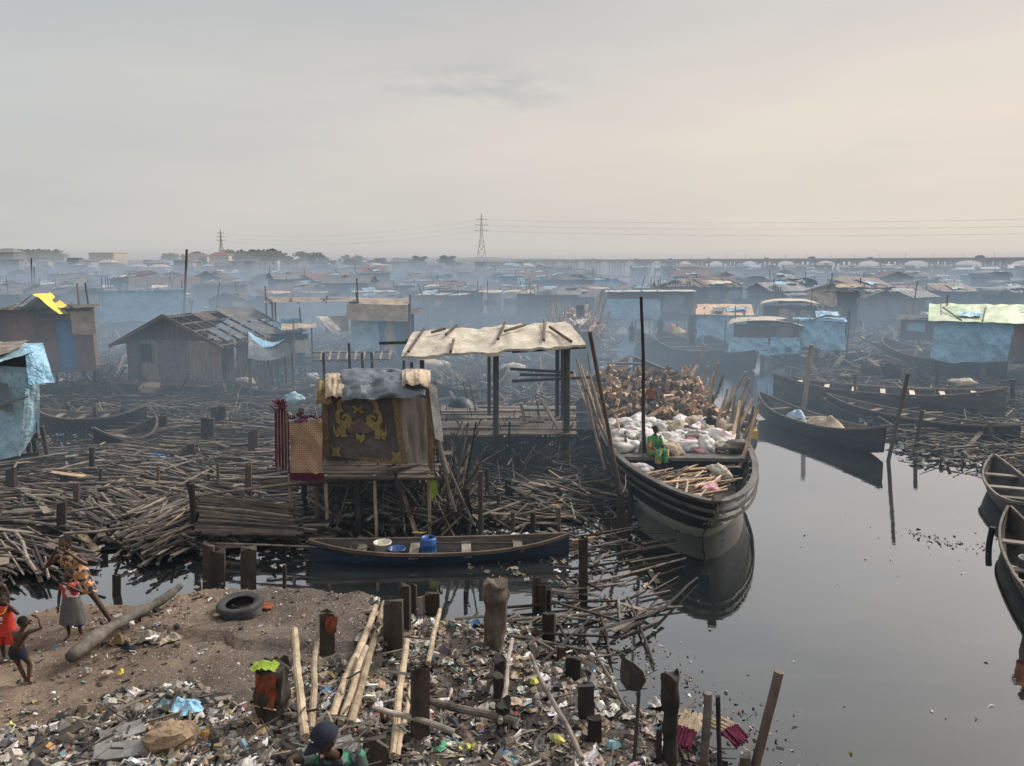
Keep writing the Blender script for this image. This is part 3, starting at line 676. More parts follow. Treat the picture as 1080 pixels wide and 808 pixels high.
# paddle
p = G(668, 806, .1); mb = MB(); q1 = AT(674, 729, p.y); q0 = AT(655, 690, p.y); s = mpp(p)
root = empty('paddle', p, 'upright dark wooden paddle with its leaf shaped blade up, at the edge of the bank', 'paddle')
mb.tube([Vector((0, 0, -.2)), q1 - p], [.028, .022], 8); mb.build('shaft', 'dark', root)
mb = MB(); out_ = [(0, .03), (.15, .03), (.35, .10), (.6, .15), (.85, .13), (1, .02)]; ax = (q0 - q1); L = ax.length; ax.normalize(); sx = Vector((ax.z, 0, -ax.x))
vs = []
for t, hw in out_:
    t = 1 - t; c = q1 - p + ax * (t * L)
    vs += [c - sx * hw * 1.0, c + sx * hw * 1.0, c + Vector((0, .02, 0)) + sx * hw * .9, c + Vector((0, .02, 0)) - sx * hw * .9]
fs = []
for i in range(len(out_) - 1):
    for j in range(4): fs.append((i * 4 + j, i * 4 + (j + 1) % 4, i * 4 + 4 + (j + 1) % 4, i * 4 + 4 + j))
fs += [(0, 1, 2, 3), (20, 21, 22, 23)]; mb.add(vs, fs); mb.build('blade', 'dark', root)
# woven mats at the right end of the bank
def raffia(A, B, w, label, sd):
    root = empty('raffia_bundle', A, label, 'woven bundle'); L = (B - A); L_ = L.length; d = L.normalized(); sx = Vector((-d.y, d.x, 0)).normalized()
    mb = MB(); mb2 = MB()
    for i in range(26):
        o_ = sx * ((i / 25 - .5) * w + R.gauss(0, .01)); e = R.uniform(.9, 1.05)
        mb.tube([o_ + Vector((0, 0, R.uniform(0, .08))), o_ + L * .62 + Vector((0, 0, .08 + R.uniform(0, .05)))], .014, 5)
        mb2.tube([o_ + L * .6 + Vector((0, 0, .08 + R.uniform(0, .05))), o_ * R.uniform(.7, 1.1) + L * e + Vector((0, 0, R.uniform(0, .06)))], .015, 5)
    mb.build('straw', 'bamboo', root); mb2.build('fringe', 'maroon', root)
raffia(G(748, 762, .3), G(783, 786, .3), .28, 'tan straw bundle with purple ends, pointing right between the poles', 1)
raffia(G(733, 756, .35), G(717, 790, .25), .26, 'tan straw bundle with purple fringe hanging down left of the slanting pole', 2)
# ---------------------------------------------------------------- floating timber
def mudsheet(P, z, m, label, st=.35, amp=.5, h=.06):
    x0, x1 = min(p[0] for p in P), max(p[0] for p in P); y0, y1 = min(p[1] for p in P), max(p[1] for p in P)
    nu, nv = int((x1 - x0) / st) + 1, int((y1 - y0) / st) + 1; vs = []; ok = []
    for j in range(nv + 1):
        for i in range(nu + 1):
            x, y = x0 + i * st, y0 + j * st; d = sdpoly(x, y, P) + amp * (N(x * .5, y * .5, z) * 2.2 + N(x * 2, y * 2))
            vs.append((x + .3 * st * N(x * 5, y * 5), y + .3 * st * N(x * 5 + 9, y * 5), z - .16 + min(.16, max(0, d) * .3) + h * max(0, N(x, y, 6)))); ok.append(d > 0)
    fs = []
    for j in range(nv):
        for i in range(nu):
            a = j * (nu + 1) + i; q = (a, a + 1, a + nu + 2, a + nu + 1)
            if all(ok[k] for k in q): fs.append(q)
    mb = MB(); mb.add(vs, fs); o = mb.build('mud', m); o['kind'] = 'structure'; o['label'] = label; return o
RAFT = pxpoly([(-60, 452), (60, 505), (110, 468), (170, 450), (240, 444), (330, 446), (330, 540), (332, 572), (250, 570), (196, 588), (150, 583), (60, 602), (-60, 618)])
RAFT2 = pxpoly([(330, 470), (460, 470), (640, 480), (660, 520), (640, 545), (560, 560), (470, 560), (330, 565)])
BACKL = pxpoly([(-60, 400), (300, 400), (330, 430), (180, 440), (-60, 447)])
mudsheet(RAFT, .04, 'char', 'dark sodden mat of debris that also blackens the gaps under the floating timber')  # debris mat, also added beneath the logs to darken their gaps
mudsheet(RAFT2, .05, 'char', 'dark sodden debris under the stilt platforms')
RIGHTM = pxpoly([(850, 395), (1120, 380), (1140, 480), (1080, 500), (1000, 487), (960, 478), (940, 455), (890, 425)])
mudsheet(RIGHTM, .06, 'char', 'dark debris flat beside the right canoes')
BL = {'dirs': 0}
def stick_mb(mb, x, y, z, L, r, a, col, n=4, tilt=0):
    d = Vector((math.cos(a), math.sin(a), tilt)) * (L / 2); c = Vector((x, y, z)); p = Vector((-math.sin(a), math.cos(a), 0))
    if n == 4:
        fl = R.random() < .3; w = p * r * (R.uniform(1.8, 3.4) if fl else 1); u = Vector((0, 0, r * (.45 if fl else 1))); vs = []; L *= .6 if fl else 1
        k = R.uniform(.7, 1)
        for e, f in ((-1, 1), (1, k)):
            for (i, j) in ((-1, -1), (1, -1), (1, 1), (-1, 1)): vs.append(c + d * e + w * i * f + u * j * f)
        mb.add(vs, [(0, 1, 2, 3), (7, 6, 5, 4), (0, 4, 5, 1), (1, 5, 6, 2), (2, 6, 7, 3), (3, 7, 4, 0)], col)
    else:
        mid = c + p * R.gauss(0, .04) * L + Vector((0, 0, R.gauss(0, .01) * L))
        mb.tube([c - d, mid, c + d], [r, r * .95, r * .8], n, col=col)
def woodcol():
    k = R.random(); f = R.uniform(.5, 1.1)
    if k < .38: c = (.11, .095, .082)
    elif k < .78: c = (.042, .038, .036)
    elif k < .92: c = (.17, .145, .12)
    elif k < .975: c = (.24, .20, .155)
    else: c = (.30, .22, .14)
    return tuple(x * f for x in c)
def rdir(x, y):
    """local drift direction of the timber"""
    a = 1.5 * N(x * .16 + 3, y * .22) + .9 * N(x * .6, y * .8, 5)
    return a + R.gauss(0, .15) + (R.uniform(-1.6, 1.6) if R.random() < .15 else 0)
def sticks(name, P, n, L, r, z, label, cat, dirf=rdir, nside=4, keep=None, tilt=.05):
    mb = MB(); s = sampler(P)
    for i in range(n):
        x, y = s()
        if keep and not keep(x, y): continue
        zz = z + R.random() ** 2 * .30
        far_ = .62 if y > 21 and nside == 4 and r[1] < .05 else 1
        stick_mb(mb, x, y, zz, R.uniform(*L), R.uniform(*r) * far_, dirf(x, y), woodcol(), nside, R.gauss(0, tilt))
    o = mb.build(name, 'stick', col=True); tag(o, label, cat, kind='stuff'); return o
HOLE = pxpoly([(55, 462), (78, 462), (80, 492), (52, 495)])
HOLE2 = pxpoly([(-20, 430), (100, 446), (110, 468), (60, 500), (-20, 480)])
kp = lambda x, y: N(x * .42, y * .6, 11) > -.30 and not (N(x * .42, y * .6, 11) < -.12 and R.random() < .6) and (not inpoly(x, y, HOLE2) or R.random() < .12)
kp_ = lambda x, y: not inpoly(x, y, HOLE2) or R.random() < .12
def logs():
    protos = []
    for k in range(10):
        mb = MB(); L = 2.6; r = R.uniform(.022, .045); pts = []; rs = []; n = 5
        for i in range(n + 1): t = i / n; pts.append(((t - .5) * L, .05 * N(t * 2, k * 7) * 2, .03 * N(t * 3, k * 9))); rs.append(r * (1.1 - .25 * t))
        mb.tube(pts, rs, 7); me = mb.build('floating_log', 'log'); protos.append(me)
    s = sampler(RAFT); n = 0
    for i in range(3000):
        if n >= 292: break
        x, y = s()
        if y > 24 and R.random() < .6: continue
        if inpoly(x, y, HOLE2) or N(x * .42, y * .6, 11) < -.22: continue
        if math.hypot(x - p_c.x, (y - p_c.y)) < 0: continue
        o = protos[n] if n < len(protos) else protos[R.randrange(10)].copy()
        if n >= len(protos): COL.objects.link(o)
        k = R.uniform(.45, 1.25); o.scale = (k, R.uniform(.8, 1.3), R.uniform(.8, 1.3)); o.location = (x, y, .12 + R.random() ** 2 * .28)
        o.rotation_euler = (R.uniform(0, 6), R.gauss(0, .045), rdir(x, y)); n += 1
        tag(o, 'loose grey brown log floating in the timber raft left of the curtained hut', 'log', 'loose logs of the timber raft')
p_c = G(0, 0 + 600, 0)
logs()
sticks('driftwood', RAFT, 6000, (.4, 2.2), (.014, .034), .08, 'mass of thin grey driftwood and broken poles floating on the water', 'driftwood', nside=4, keep=kp)
sticks('driftwood', RAFT2, 2000, (.3, 1.9), (.010, .028), .07, 'dark broken poles and sticks floating under the stilt platforms', 'driftwood', dirf=lambda x, y: R.uniform(0, 6.3) if R.random() < .5 else rdir(x, y), tilt=.16, keep=lambda x, y: N(x * .6, y * .8, 17) > -.15)
# sheaf of long poles lying side by side
SH = []
for i in range(17):
    A = G(205 + R.uniform(-3, 8), 522 + i * 2.5, .45 + .35 * (1 - i / 17)); B = G(316 + R.uniform(-14, 6), 536 + i * 1.8, .4 + .25 * (1 - i / 17))
    crooked(A, B, .045, .036, 'long_pole', 'long straight brown pole in the sheaf laid left of the curtained hut', 'pole', R.choice(['plank', 'tan', 'dark', 'grey', 'plank', 'char']), .07, 4, 'sheaf of long poles', False)
# fan of short sticks
FAN = pxpoly([(150, 545), (198, 540), (194, 592), (172, 592), (140, 570)])
sticks('stick_fan', FAN, 420, (.5, 1.4), (.014, .028), .2, 'short sticks washed together in a fan at the raft edge', 'driftwood', dirf=lambda x, y: 1.35 + R.gauss(0, .3))
sticks('driftwood', pxpoly([(575, 565), (700, 560), (720, 640), (640, 690), (600, 650), (590, 620)]), 75, (.3, 1.4), (.008, .02), .01, 'thin sticks scattered on the open water beside the bank', 'driftwood', tilt=.01)
sticks('driftwood', BANK, 330, (.1, .5), (.005, .013), .06, 'broken sticks mixed into the rubbish bank', 'driftwood', dirf=lambda x, y: R.uniform(0, 6.3) if R.random() < .6 else R.gauss(.2, .3), keep=lambda x, y: y > 6.5)
sticks('driftwood', pxpoly([(-40, 830), (100, 745), (290, 750), (440, 700), (440, 830)], .6), 80, (.12, .5), (.005, .013), .60, 'broken sticks in the rubbish on the near shore', 'driftwood', dirf=lambda x, y: R.uniform(0, 6.3))
sticks('driftwood', RIGHTM, 2600, (.4, 2.6), (.015, .045), .1, 'broken sticks and poles heaped between the right hand canoes', 'driftwood', dirf=lambda x, y: R.uniform(0, 6.3) if R.random() < .4 else R.gauss(.1, .35), tilt=.15)
MIDL = pxpoly([(-60, 415), (330, 400), (345, 440), (170, 447), (40, 447), (-60, 452)])
sticks('driftwood', MIDL, 2200, (.5, 2.8), (.015, .045), .12, 'broken poles and planks floating in front of the plank house', 'driftwood', tilt=.12)
sticks('driftwood', pxpoly([(330, 385), (620, 385), (620, 440), (470, 470), (330, 440)]), 2300, (.4, 2.4), (.015, .05), .15, 'tangle of poles and planks behind the roofed platform', 'driftwood', dirf=lambda x, y: R.uniform(0, 6.3), tilt=.25)
# long poles and trunks on the bank's water edge, one by one
EDGE = [((520, 640), (660, 632)), ((540, 655), (720, 640)), ((600, 600), (700, 588)), ((622, 613), (725, 590)), ((560, 668), (650, 672)), ((575, 650), (642, 655)), ((548, 690), (612, 636)), ((520, 668), (640, 690)),
        ((570, 700), (636, 640)), ((590, 660), (612, 700)), ((630, 645), (648, 700)), ((652, 632), (656, 660)), ((662, 630), (690, 700)), ((690, 650), (735, 610)), ((560, 672), (640, 720)), ((500, 700), (560, 755)),
        ((548, 735), (600, 812)), ((556, 748), (560, 812)), ((470, 690), (500, 760)), ((600, 745), (690, 790)), ((610, 765), (700, 800)), ((590, 780), (660, 812)), ((535, 575), (640, 562)), ((560, 560), (655, 575)), ((610, 545), (665, 580)), ((585, 520), (655, 570))]
for a, b in EDGE:
    crooked(G(*a, .10), G(*b, .06), .028, .02, 'wooden_pole', 'wooden pole lying at the water edge of the rubbish bank', 'pole', R.choice(['dark', 'char', 'plank', 'log']), .06, 4, 'poles lying along the edge of the rubbish bank', False)
# mid distance stakes
MS = [(97, 472, 507, 5), (106, 494, 520, 3), (81, 509, 543, 6), (65, 529, 571, 8), (102, 524, 545, 3), (172, 437, 461, 7), (219, 441, 472, 12), (226, 430, 453, 6), (234, 428, 452, 8), (201, 466, 489, 7), (167, 492, 520, 3), (230, 488, 520, 3),
      (262, 490, 530, 6), (267, 454, 486, 9), (194, 523, 546, 5), (254, 502, 516, 3), (220, 500, 521, 3), (12, 494, 530, 11), (507, 497, 566, 5), (514, 494, 527, 4), (536, 505, 531, 6), (542, 510, 530, 6), (562, 540, 566, 5), (589, 535, 558, 5),
      (541, 540, 562, 4), (642, 540, 562, 4), (619, 490, 516, 6), (547, 479, 501, 5), (473, 520, 560, 4), (455, 500, 548, 5), (300, 596, 620, 4), (1068, 400, 432, 4), (1045, 445, 470, 5), (988, 380, 412, 3), (280, 530, 560, 4), (320, 500, 540, 5),
      (480, 505, 545, 4), (494, 515, 560, 4), (526, 520, 548, 4), (655, 520, 560, 6), (665, 500, 540, 5)]
for i, (px, t, b, w_) in enumerate(MS):
    stake(px, t, b, w_ * 1.1, 'plank' if w_ > 5 else 'round', 'dark wooden stake standing in the floating timber left of the big boat' if px < 700 else 'dark wooden stake standing among the right hand canoes', m='dark' if R.random() < .7 else 'plank', group='stakes standing in the water' if px < 700 else 'stakes among the right canoes')
stake(615, 566, 632, 9, 'plank', 'dark square post standing alone in the open water by the blue canoe', m='dark')
stake(205, 510, 572, 6, 'round', 'left one of two black posts leaning together in the timber raft', m='char', to=202)
stake(212, 508, 566, 6, 'round', 'right one of two black posts leaning together in the timber raft', m='char', to=199)
stake(661, 350, 556, 4.2, 'round', 'tall crooked pole leaning over the left side of the big boat', m='plank', to=622)
LP = [(847, 364, 436, 4.5, 856, 'pale pole standing behind the grey canoe'), (937, 394, 486, 4, 958, 'leaning brown pole at the near end of the grey canoe'), (965, 433, 475, 4, 973, 'leaning pole right of the grey canoe tip'),
      (1035, 388, 406, 5, 1037, 'short brown post under the green roofed hut'), (902, 395, 432, 3, 902, 'thin pole standing behind the long wrecked canoe'), (193, 263, 352, 2.4, 197, 'tall thin pole rising above the plank house roof'),
      (34, 272, 330, 1.5, 33, 'thin tall stick rising by the yellow roofed hut'), (37, 282, 330, 1.2, 36, 'second thin stick rising by the yellow roofed hut'), (967, 378, 402, 2, 970, 'thin stick carrying a white rag in the debris')]
for (px, t, b, w_, to, l) in LP:
    stake(px, t, b, w_, 'round', l, m='bamboo' if 'pale' in l else 'plank', to=to, name='wooden_pole')
mudsheet(pxpoly([(1005, 552), (1060, 572), (1062, 590), (1030, 583)]), .012, 'char', 'thin black scum and debris floating by the right edge', .12, .25, .02)
mb = MB()
for i in range(380):
    j = R.randrange(4, 9); a, b = BANK[j - 1], BANK[j]; t = R.random(); x = a[0] + (b[0] - a[0]) * t + abs(R.gauss(0, .45)); y = a[1] + (b[1] - a[1]) * t + R.gauss(.25, .4); scrap(mb, x, y, .008, R.uniform(.02, .08))
for i in range(110):
    t_ = R.gauss(0, 1); p = G(990 + 28 * t_ + R.gauss(0, 6), 570 + 7 * t_ + R.gauss(0, 2.5)); scrap(mb, p.x, p.y, .006, R.uniform(.02, .09), R.choice([(.03, .03, .03), (.05, .05, .05), (.4, .4, .38)]))
o = mb.build('litter', 'litter', col=True); tag(o, 'small scraps and scum drifting off the bank edge', 'litter', kind='stuff')
# ---------------------------------------------------------------- boats
def canoe(A, B, beam, depth, rise, label, group=None, inner='hullin', outer='hullgrey', thwarts=3, zb=-.12, name='canoe', ribs=0, band=None, rimm='grey', blunt=.0, sink=0, tm='grey'):
    """A near end, B far end (world x,y)"""
    A = Vector((A[0], A[1], 0)); B = Vector((B[0], B[1], 0)); L = (B - A).length
    root = empty(name, (A + B) / 2 + Vector((0, 0, sink)), label, 'canoe' if name == 'canoe' else 'boat', group, math.atan2(B.y - A.y, B.x - A.x) - PI / 2)
    ns, nc = 22, 8
    def hb(t): return beam / 2 * max(.03, (1 - abs(2 * t - 1) ** 2.4)) ** .85
    def zr(t): return depth + rise * abs(2 * t - 1) ** 2.6
    def zk(t): return zb + (rise * .75) * max(0, abs(2 * t - 1) - .55) ** 1.6 * 3
    def sec(t, s, off=0):
        b = hb(t) - off; zg = zr(t); k = zk(t) + off * 1.1; a = abs(s)
        return (math.copysign(max(b, 0) * a ** .55, s), (t - .5) * L * (1 - off * .12), k + (zg - k) * a ** 1.9)
    mb = MB(); mb.grid(lambda u, v: sec(v, 2 * u - 1), nc * 2, ns); mb.build('hull', outer, root, smooth=True)
    mb = MB(); mb.grid(lambda u, v: sec(v, (1 - 2 * u) * .98, .04), nc * 2, ns); mb.build('lining', inner, root, smooth=True)
    for s in (-1, 1):
        mb = MB(); pts = [Vector(sec(i / ns, s)) for i in range(ns + 1)]
        for i in range(ns): mb.bar(pts[i] + Vector((0, 0, .01)), pts[i + 1] + Vector((0, 0, .01)), .05, .07)
        mb.build('gunwale', rimm, root)
    for i in range(thwarts):
        t = (i + 1) / (thwarts + 1); b = hb(t); y = (t - .5) * L
        mb = MB(); mb.box((0, y, zr(t) - .07), (2 * b - .04, .2, .035)); mb.build('thwart', tm, root)
    for i in range(ribs):
        t = .08 + .84 * i / (ribs - 1); mb = MB()
        q = [Vector(sec(t, k, .06)) for k in (-1, -.8, -.5, 0, .5, .8, 1)]
        for a, b in zip(q, q[1:]): mb.bar(a, b, .05)
        mb.build('rib', rimm, root)
    return root
def inboat(root, x, y, z): return root.matrix_basis @ Vector((x, y, z))
# blue canoe in front of the curtained hut
bl = canoe(G(326, 580, .25), G(600, 571, .3), .95, .25, .20, 'narrow blue sided wooden canoe carrying plastic buckets and drums', outer='hullblue', thwarts=4, zb=-.24, rimm='plank')
def pail(p, r, h, m, label, name='bucket', cat='bucket', dark=True, handle=False):
    root = empty(name, p, label, cat); mb = MB(); n = 20
    prof = [(0, 0), (r * .86, 0), (r * .9, h * .1), (r, h * .9), (r * 1.06, h * .91), (r * 1.06, h), (r * .93, h), (r * .82, .03), (0, .03)]
    vs = [(q * math.cos(2 * PI * i / n), q * math.sin(2 * PI * i / n), z) for q, z in prof for i in range(n)]
    fs = [(j * n + i, j * n + (i + 1) % n, (j + 1) * n + (i + 1) % n, (j + 1) * n + i) for j in range(len(prof) - 1) for i in range(n)]
    mb.add(vs, fs); mb.build('body', m, root, smooth=True)
    if handle:
        mb = MB(); mb.tube([(r * 1.05 * math.cos(a), -.02 - r * .8 * math.sin(a) * .6, h * .9 - r * 1.3 * math.sin(a)) for a in [PI * i / 12 for i in range(13)]], .006, 5); mb.build('handle', 'blackplastic', root)
    return root
def drum(p, r, h, m, label):
    root = empty('drum', p, label, 'drum'); mb = MB(); n = 20
    prof = [(0, 0), (r * .9, 0), (r, .04), (r, h * .3), (r * 1.05, h * .33), (r, h * .36), (r, h * .64), (r * 1.05, h * .67), (r, h * .70), (r, h * .92), (r * .85, h), (r * .82, h * .96), (0, h * .96)]
    vs = [(q * math.cos(2 * PI * i / n), q * math.sin(2 * PI * i / n), z) for q, z in prof for i in range(n)]
    fs = [(j * n + i, j * n + (i + 1) % n, (j + 1) * n + (i + 1) % n, (j + 1) * n + i) for j in range(len(prof) - 1) for i in range(n)]
    mb.add(vs, fs); mb.build('body', m, root, smooth=True)
    mb = MB(); mb.tube([(r * .3, 0, h * .97), (r * .3, 0, h * 1.06)], .04, 10); mb.build('cap', 'blackplastic', root)
def bz(px, z=.0): p = G(px, 583, .18); q = bl.location; return Vector((p.x, q.y + .02, z))
pail(bz(402), .185, .35, 'whiteplastic', 'cream plastic bucket standing in the blue canoe', handle=True)
pail(bz(377), .21, .26, 'blackplastic', 'black tub standing left of the cream bucket in the blue canoe', 'tub', 'tub')
pail(bz(418, -.02) + Vector((0, -.12, 0)), .18, .28, 'blueplastic', 'open blue tub standing right of the cream bucket in the canoe', 'tub', 'tub')
drum(bz(451), .17, .46, 'blueplastic', 'blue plastic drum standing near the middle of the blue canoe')
crooked(bz(455, .33), bz(542, .33), .018, .015, 'punting_pole', 'thin pole lying along the right half of the blue canoe', 'pole', 'plank', .02, 4, None, False)
crooked(G(228, 573, .3), G(342, 577, .34), .025, .02, 'punting_pole', 'long thin pole reaching from the raft to the left tip of the blue canoe', 'pole', 'grey', .04, 4, None, False)
# canoes on the right
g = None
can_grey = canoe(G(932, 476, .2), G(800, 432, .3), 1.5, .55, .45, 'dark grey canoe with a heap of netting, moored by two poles', thwarts=4, outer='hullblack', rimm='grey')
rag_ = MB()
def netheap(root, y, w, d, h, m, label):
    mb = MB(); sd = R.uniform(0, 50)
    def fn(u, v):
        a = u * 2 * PI; r = v; x_, y_ = math.cos(a) * r * w / 2, math.sin(a) * r * d / 2
        return (x_, y_, h * (1 - v * v) * (1 + .5 * N(x_ * 3 + sd, y_ * 3)) + .06 * N(x_ * 9, y_ * 9))
    mb.grid(fn, 22, 8); o = mb.build('netting_heap', m, smooth=True); o.location = inboat(root, 0, y, .25); o.rotation_euler = root.rotation_euler; tag(o, label, 'netting')
netheap(can_grey, -.6, 1.25, 2.4, .5, 'beige', 'heap of pale fishing net in the dark grey canoe')
netheap(can_grey, 1.0, .9, 1.2, .45, 'tlight', 'blue green net bundle at the far end of the netting heap')
canoe(G(1075, 464, .3), G(872, 428, .3), 1.3, .5, .3, 'long dark canoe lying behind the grey one among the debris', thwarts=6, outer='hullblack', ribs=0)
canoe(G(1012, 458, .1), G(868, 430, .2), 1.1, .3, .35, 'half sunk plank canoe between the two long dark canoes', thwarts=3, sink=-.05)
wk = canoe(G(1060, 432, .4), G(815, 415, .4), 2.0, .85, .45, 'long wrecked wooden hull with bare ribs and pale patches', thwarts=7, outer='hullgrey', ribs=14, tm='canvas')
mb = MB()
for i in range(11):
    t = i / 10; mb.box((-.80 + .25 * abs(2 * t - 1) ** 2, (t - .5) * 9, .52), (.04, .75, .30))
canoe(G(1100, 560, .2), G(1046, 498, .3), 1.15, .45, .35, 'small grey canoe entering the picture from the right with light thwarts', thwarts=4, outer='hullblack')
rc = canoe((8.9, 11.1), (11.45, 16.8), .95, .34, .3, 'dark canoe tip with an orange plank at the right edge of the picture', thwarts=3, outer='hullblack', zb=-.15)
pail(Vector((10.16, 14.15, .06)), .19, .42, 'tin', 'grey ribbed bucket standing in the canoe tip at the right edge')
stake(1043, 556, 576, 6, 'round', 'black stake leaning in the water at the right edge by the scum', m='char', to=1047)
# canoes left and middle
canoe(G(38, 446, .3), G(155, 442, .3), 1.4, .5, .35, 'low dark canoe behind the patch of open water at the left', outer='hullblack', thwarts=4)
canoe(G(100, 472, .2), G(166, 456, .3), 1.5, .40, .45, 'broken charred canoe end resting on the timber raft', outer='hullblack', thwarts=1)
canoe(G(248, 416, .3), G(350, 412, .3), 1.7, .5, .4, 'flat grey canoe under the hanging grey tarpaulin', thwarts=4)
canoe(G(448, 420, .3), G(535, 408, .3), 1.7, .55, .7, 'dark canoe behind the roofed platform with a raised end', outer='hullblack', thwarts=3)
canoe(G(617, 473, .2), G(615, 432, .3), 1.35, .5, .3, 'small grey plank boat tied left of the big loaded boat', thwarts=3, name='boat')
canoe(G(650, 410, .4), G(560, 404, .3), 1.6, .5, .5, 'long low canoe crossing behind the roofed platform', thwarts=4, outer='hullblack')
canoe(G(672, 357, .3), G(692, 372, .3), 1.5, .6, .5, 'dark canoe with a pale load in the channel beyond the big boat', outer='hullblack', thwarts=3)
canoe(G(694, 361, .3), G(762, 379, .8), 2.6, .8, .5, 'large grey planked boat moored by the blue sheeted huts', outer='hullgrey', name='boat', thwarts=5)
canoe(G(745, 368, .3), G(797, 378, .8), 2.2, .75, .5, 'grey planked boat with a pointed raised bow by the blue sheeted huts', outer='hullgrey', name='boat', thwarts=4)
canoe(G(1060, 402, .3), G(930, 372, .3), 2.4, .8, .5, 'empty dark hull left of the green roofed hut', outer='hullblack', thwarts=3)
canoe(G(790, 458, .2), G(775, 438, .2), 1.0, .35, .2, 'small boat stern with a yellow can right of the big boat', outer='hullblack', thwarts=1)
p = G(791, 462, .5); mb = MB(); mb.box((0, 0, .14), (.42, .3, .28)); mb.box((0, 0, .31), (.2, .06, .05)); mb.tube([(.13, 0, .28), (.13, 0, .34)], .04, 8)
o = mb.build('jerry_can', 'yellowplastic'); o.location = p; tag(o, 'yellow jerry can on the boat stern right of the poles', 'jerry can')
# ---------------------------------------------------------------- the big loaded boat
BA = Vector((4.35, 16.75, 0)); BB = Vector((5.55, 35.2, 0)); BL_ = (BB - BA).length
big = empty('cargo_boat', BA, 'big tarred wooden boat with a white painted bow, loaded with firewood and sacks', 'boat', None, math.atan2(BB.y - BA.y, BB.x - BA.x) - PI / 2)
def bhb(t):
    f = min(1, t / .30); b = (1 - (1 - f) ** 2.3) ** .62
    if t > .70: b *= 1 - ((t - .70) / .30) ** 1.8 * .93
    return 2.05 * max(b, .012)
def bzg(t): return 1.28 - .08 * smooth(t / .15) + .30 * smooth((t - .3) / .5) + (.35 * ((t - .75) / .25) ** 2 if t > .75 else 0)
def bsec(t, s, off=0, up=0):
    b = max(bhb(t) - off, .005); zg = bzg(t) + up; k = -.5 + off; a = abs(s)
    yy = t * BL_ + off * (1 if t < .02 else 0)
    rake = -1.75 * (1 - min(1, t / .22)) ** 1.3 * max(0, (a - .3) / .7) ** 1.1          # stem rakes forward above the water
    return Vector((math.copysign(b * a ** (.24 + .1 * max(0, .2 - t)), s), yy + rake + .1, k + (zg - k) * a ** 1.5))
def ts(i, n): return (i / n) ** 1.5
NS = 46
mb = MB(); mb.grid(lambda u, v: bsec(v ** 1.5, 2 * u - 1), 28, NS)
m, nt, b_, out = newmat('tarred_hull_with_white_bow')
s = nt.nodes.new('ShaderNodeSeparateXYZ'); tc = nt.nodes.new('ShaderNodeTexCoord'); nt.links.new(tc.outputs['Object'], s.inputs[0])
pl = noisetex(nt, 2.2, 6, (2, .5, 3)); c = ramp(nt, pl, [(.35, (.008, .009, .010)), (.75, (.055, .055, .053))])
gr = mathn(nt, 'PINGPONG', s.outputs[2], .14); c = mixc(nt, c, (.004, .004, .004), mathn(nt, 'LESS_THAN', gr, .007))
wn = noisetex(nt, 5, 6, (1, 1, 2), rough=.7); wc = ramp(nt, wn, [(.25, (.16, .165, .14)), (.42, (.44, .45, .39)), (.7, (.60, .61, .54))])
zt = mathn(nt, 'ADD', s.outputs[2], mathn(nt, 'MULTIPLY', mathn(nt, 'SUBTRACT', wn, .5), .12))
lim = mathn(nt, 'SUBTRACT', .36, mathn(nt, 'MULTIPLY', s.outputs[1], -.01))
inb = mathn(nt, 'MULTIPLY', mathn(nt, 'LESS_THAN', zt, lim), mathn(nt, 'LESS_THAN', s.outputs[1], 5.2))
inb = mathn(nt, 'MULTIPLY', inb, mathn(nt, 'GREATER_THAN', zt, .0))
c = mixc(nt, c, wc, inb); nt.links.new(c, b_.inputs['Base Color']); b_.inputs['Roughness'].default_value = .6
bp = nt.nodes.new('ShaderNodeBump'); bp.inputs['Strength'].default_value = .5; bp.inputs['Distance'].default_value = .03; nt.links.new(pl, bp.inputs['Height']); nt.links.new(bp.outputs[0], b_.inputs['Normal'])
mb.build('hull', m, big, smooth=True)
mb = MB(); mb.grid(lambda u, v: bsec(.004 + .992 * v ** 1.5, (1 - 2 * u) * .985, .09), 28, NS); mb.build('lining', 'hullin', big, smooth=True)
for sgn in (-1, 1):
    for (off, up, w_, h_, mm, nm) in ((.03, .02, .15, .06, 'hullgrey', 'gunwale'), (-.035, -.17, .05, .06, 'hullgrey', 'rub_rail'), (-.02, -.36, .045, .05, 'hullgrey', 'rub_rail')):
        mb = MB(); q = [bsec((i / 40) ** 1.5, sgn, off) + Vector((0, 0, up)) for i in range(41)]
        for a, b in zip(q, q[1:]): mb.bar(a, b + (b - a) * .08, w_, h_)
        mb.build(nm, mm, big)
mb = MB(); mb.bar((0, .12, -.25), (0, -.18, .22), .16, .14); mb.bar((0, -.16, .2), (0, -1.72, 1.42), .16, .14); mb.build('stem_post', 'grey', big)
mb = MB(); mb.bar((0, .02, -.1), (0, -.28, .22), .2, .1); mb.bar((0, -.27, .21), (0, -.85, .62), .2, .1); mb.build('stem_patch', 'white', big)
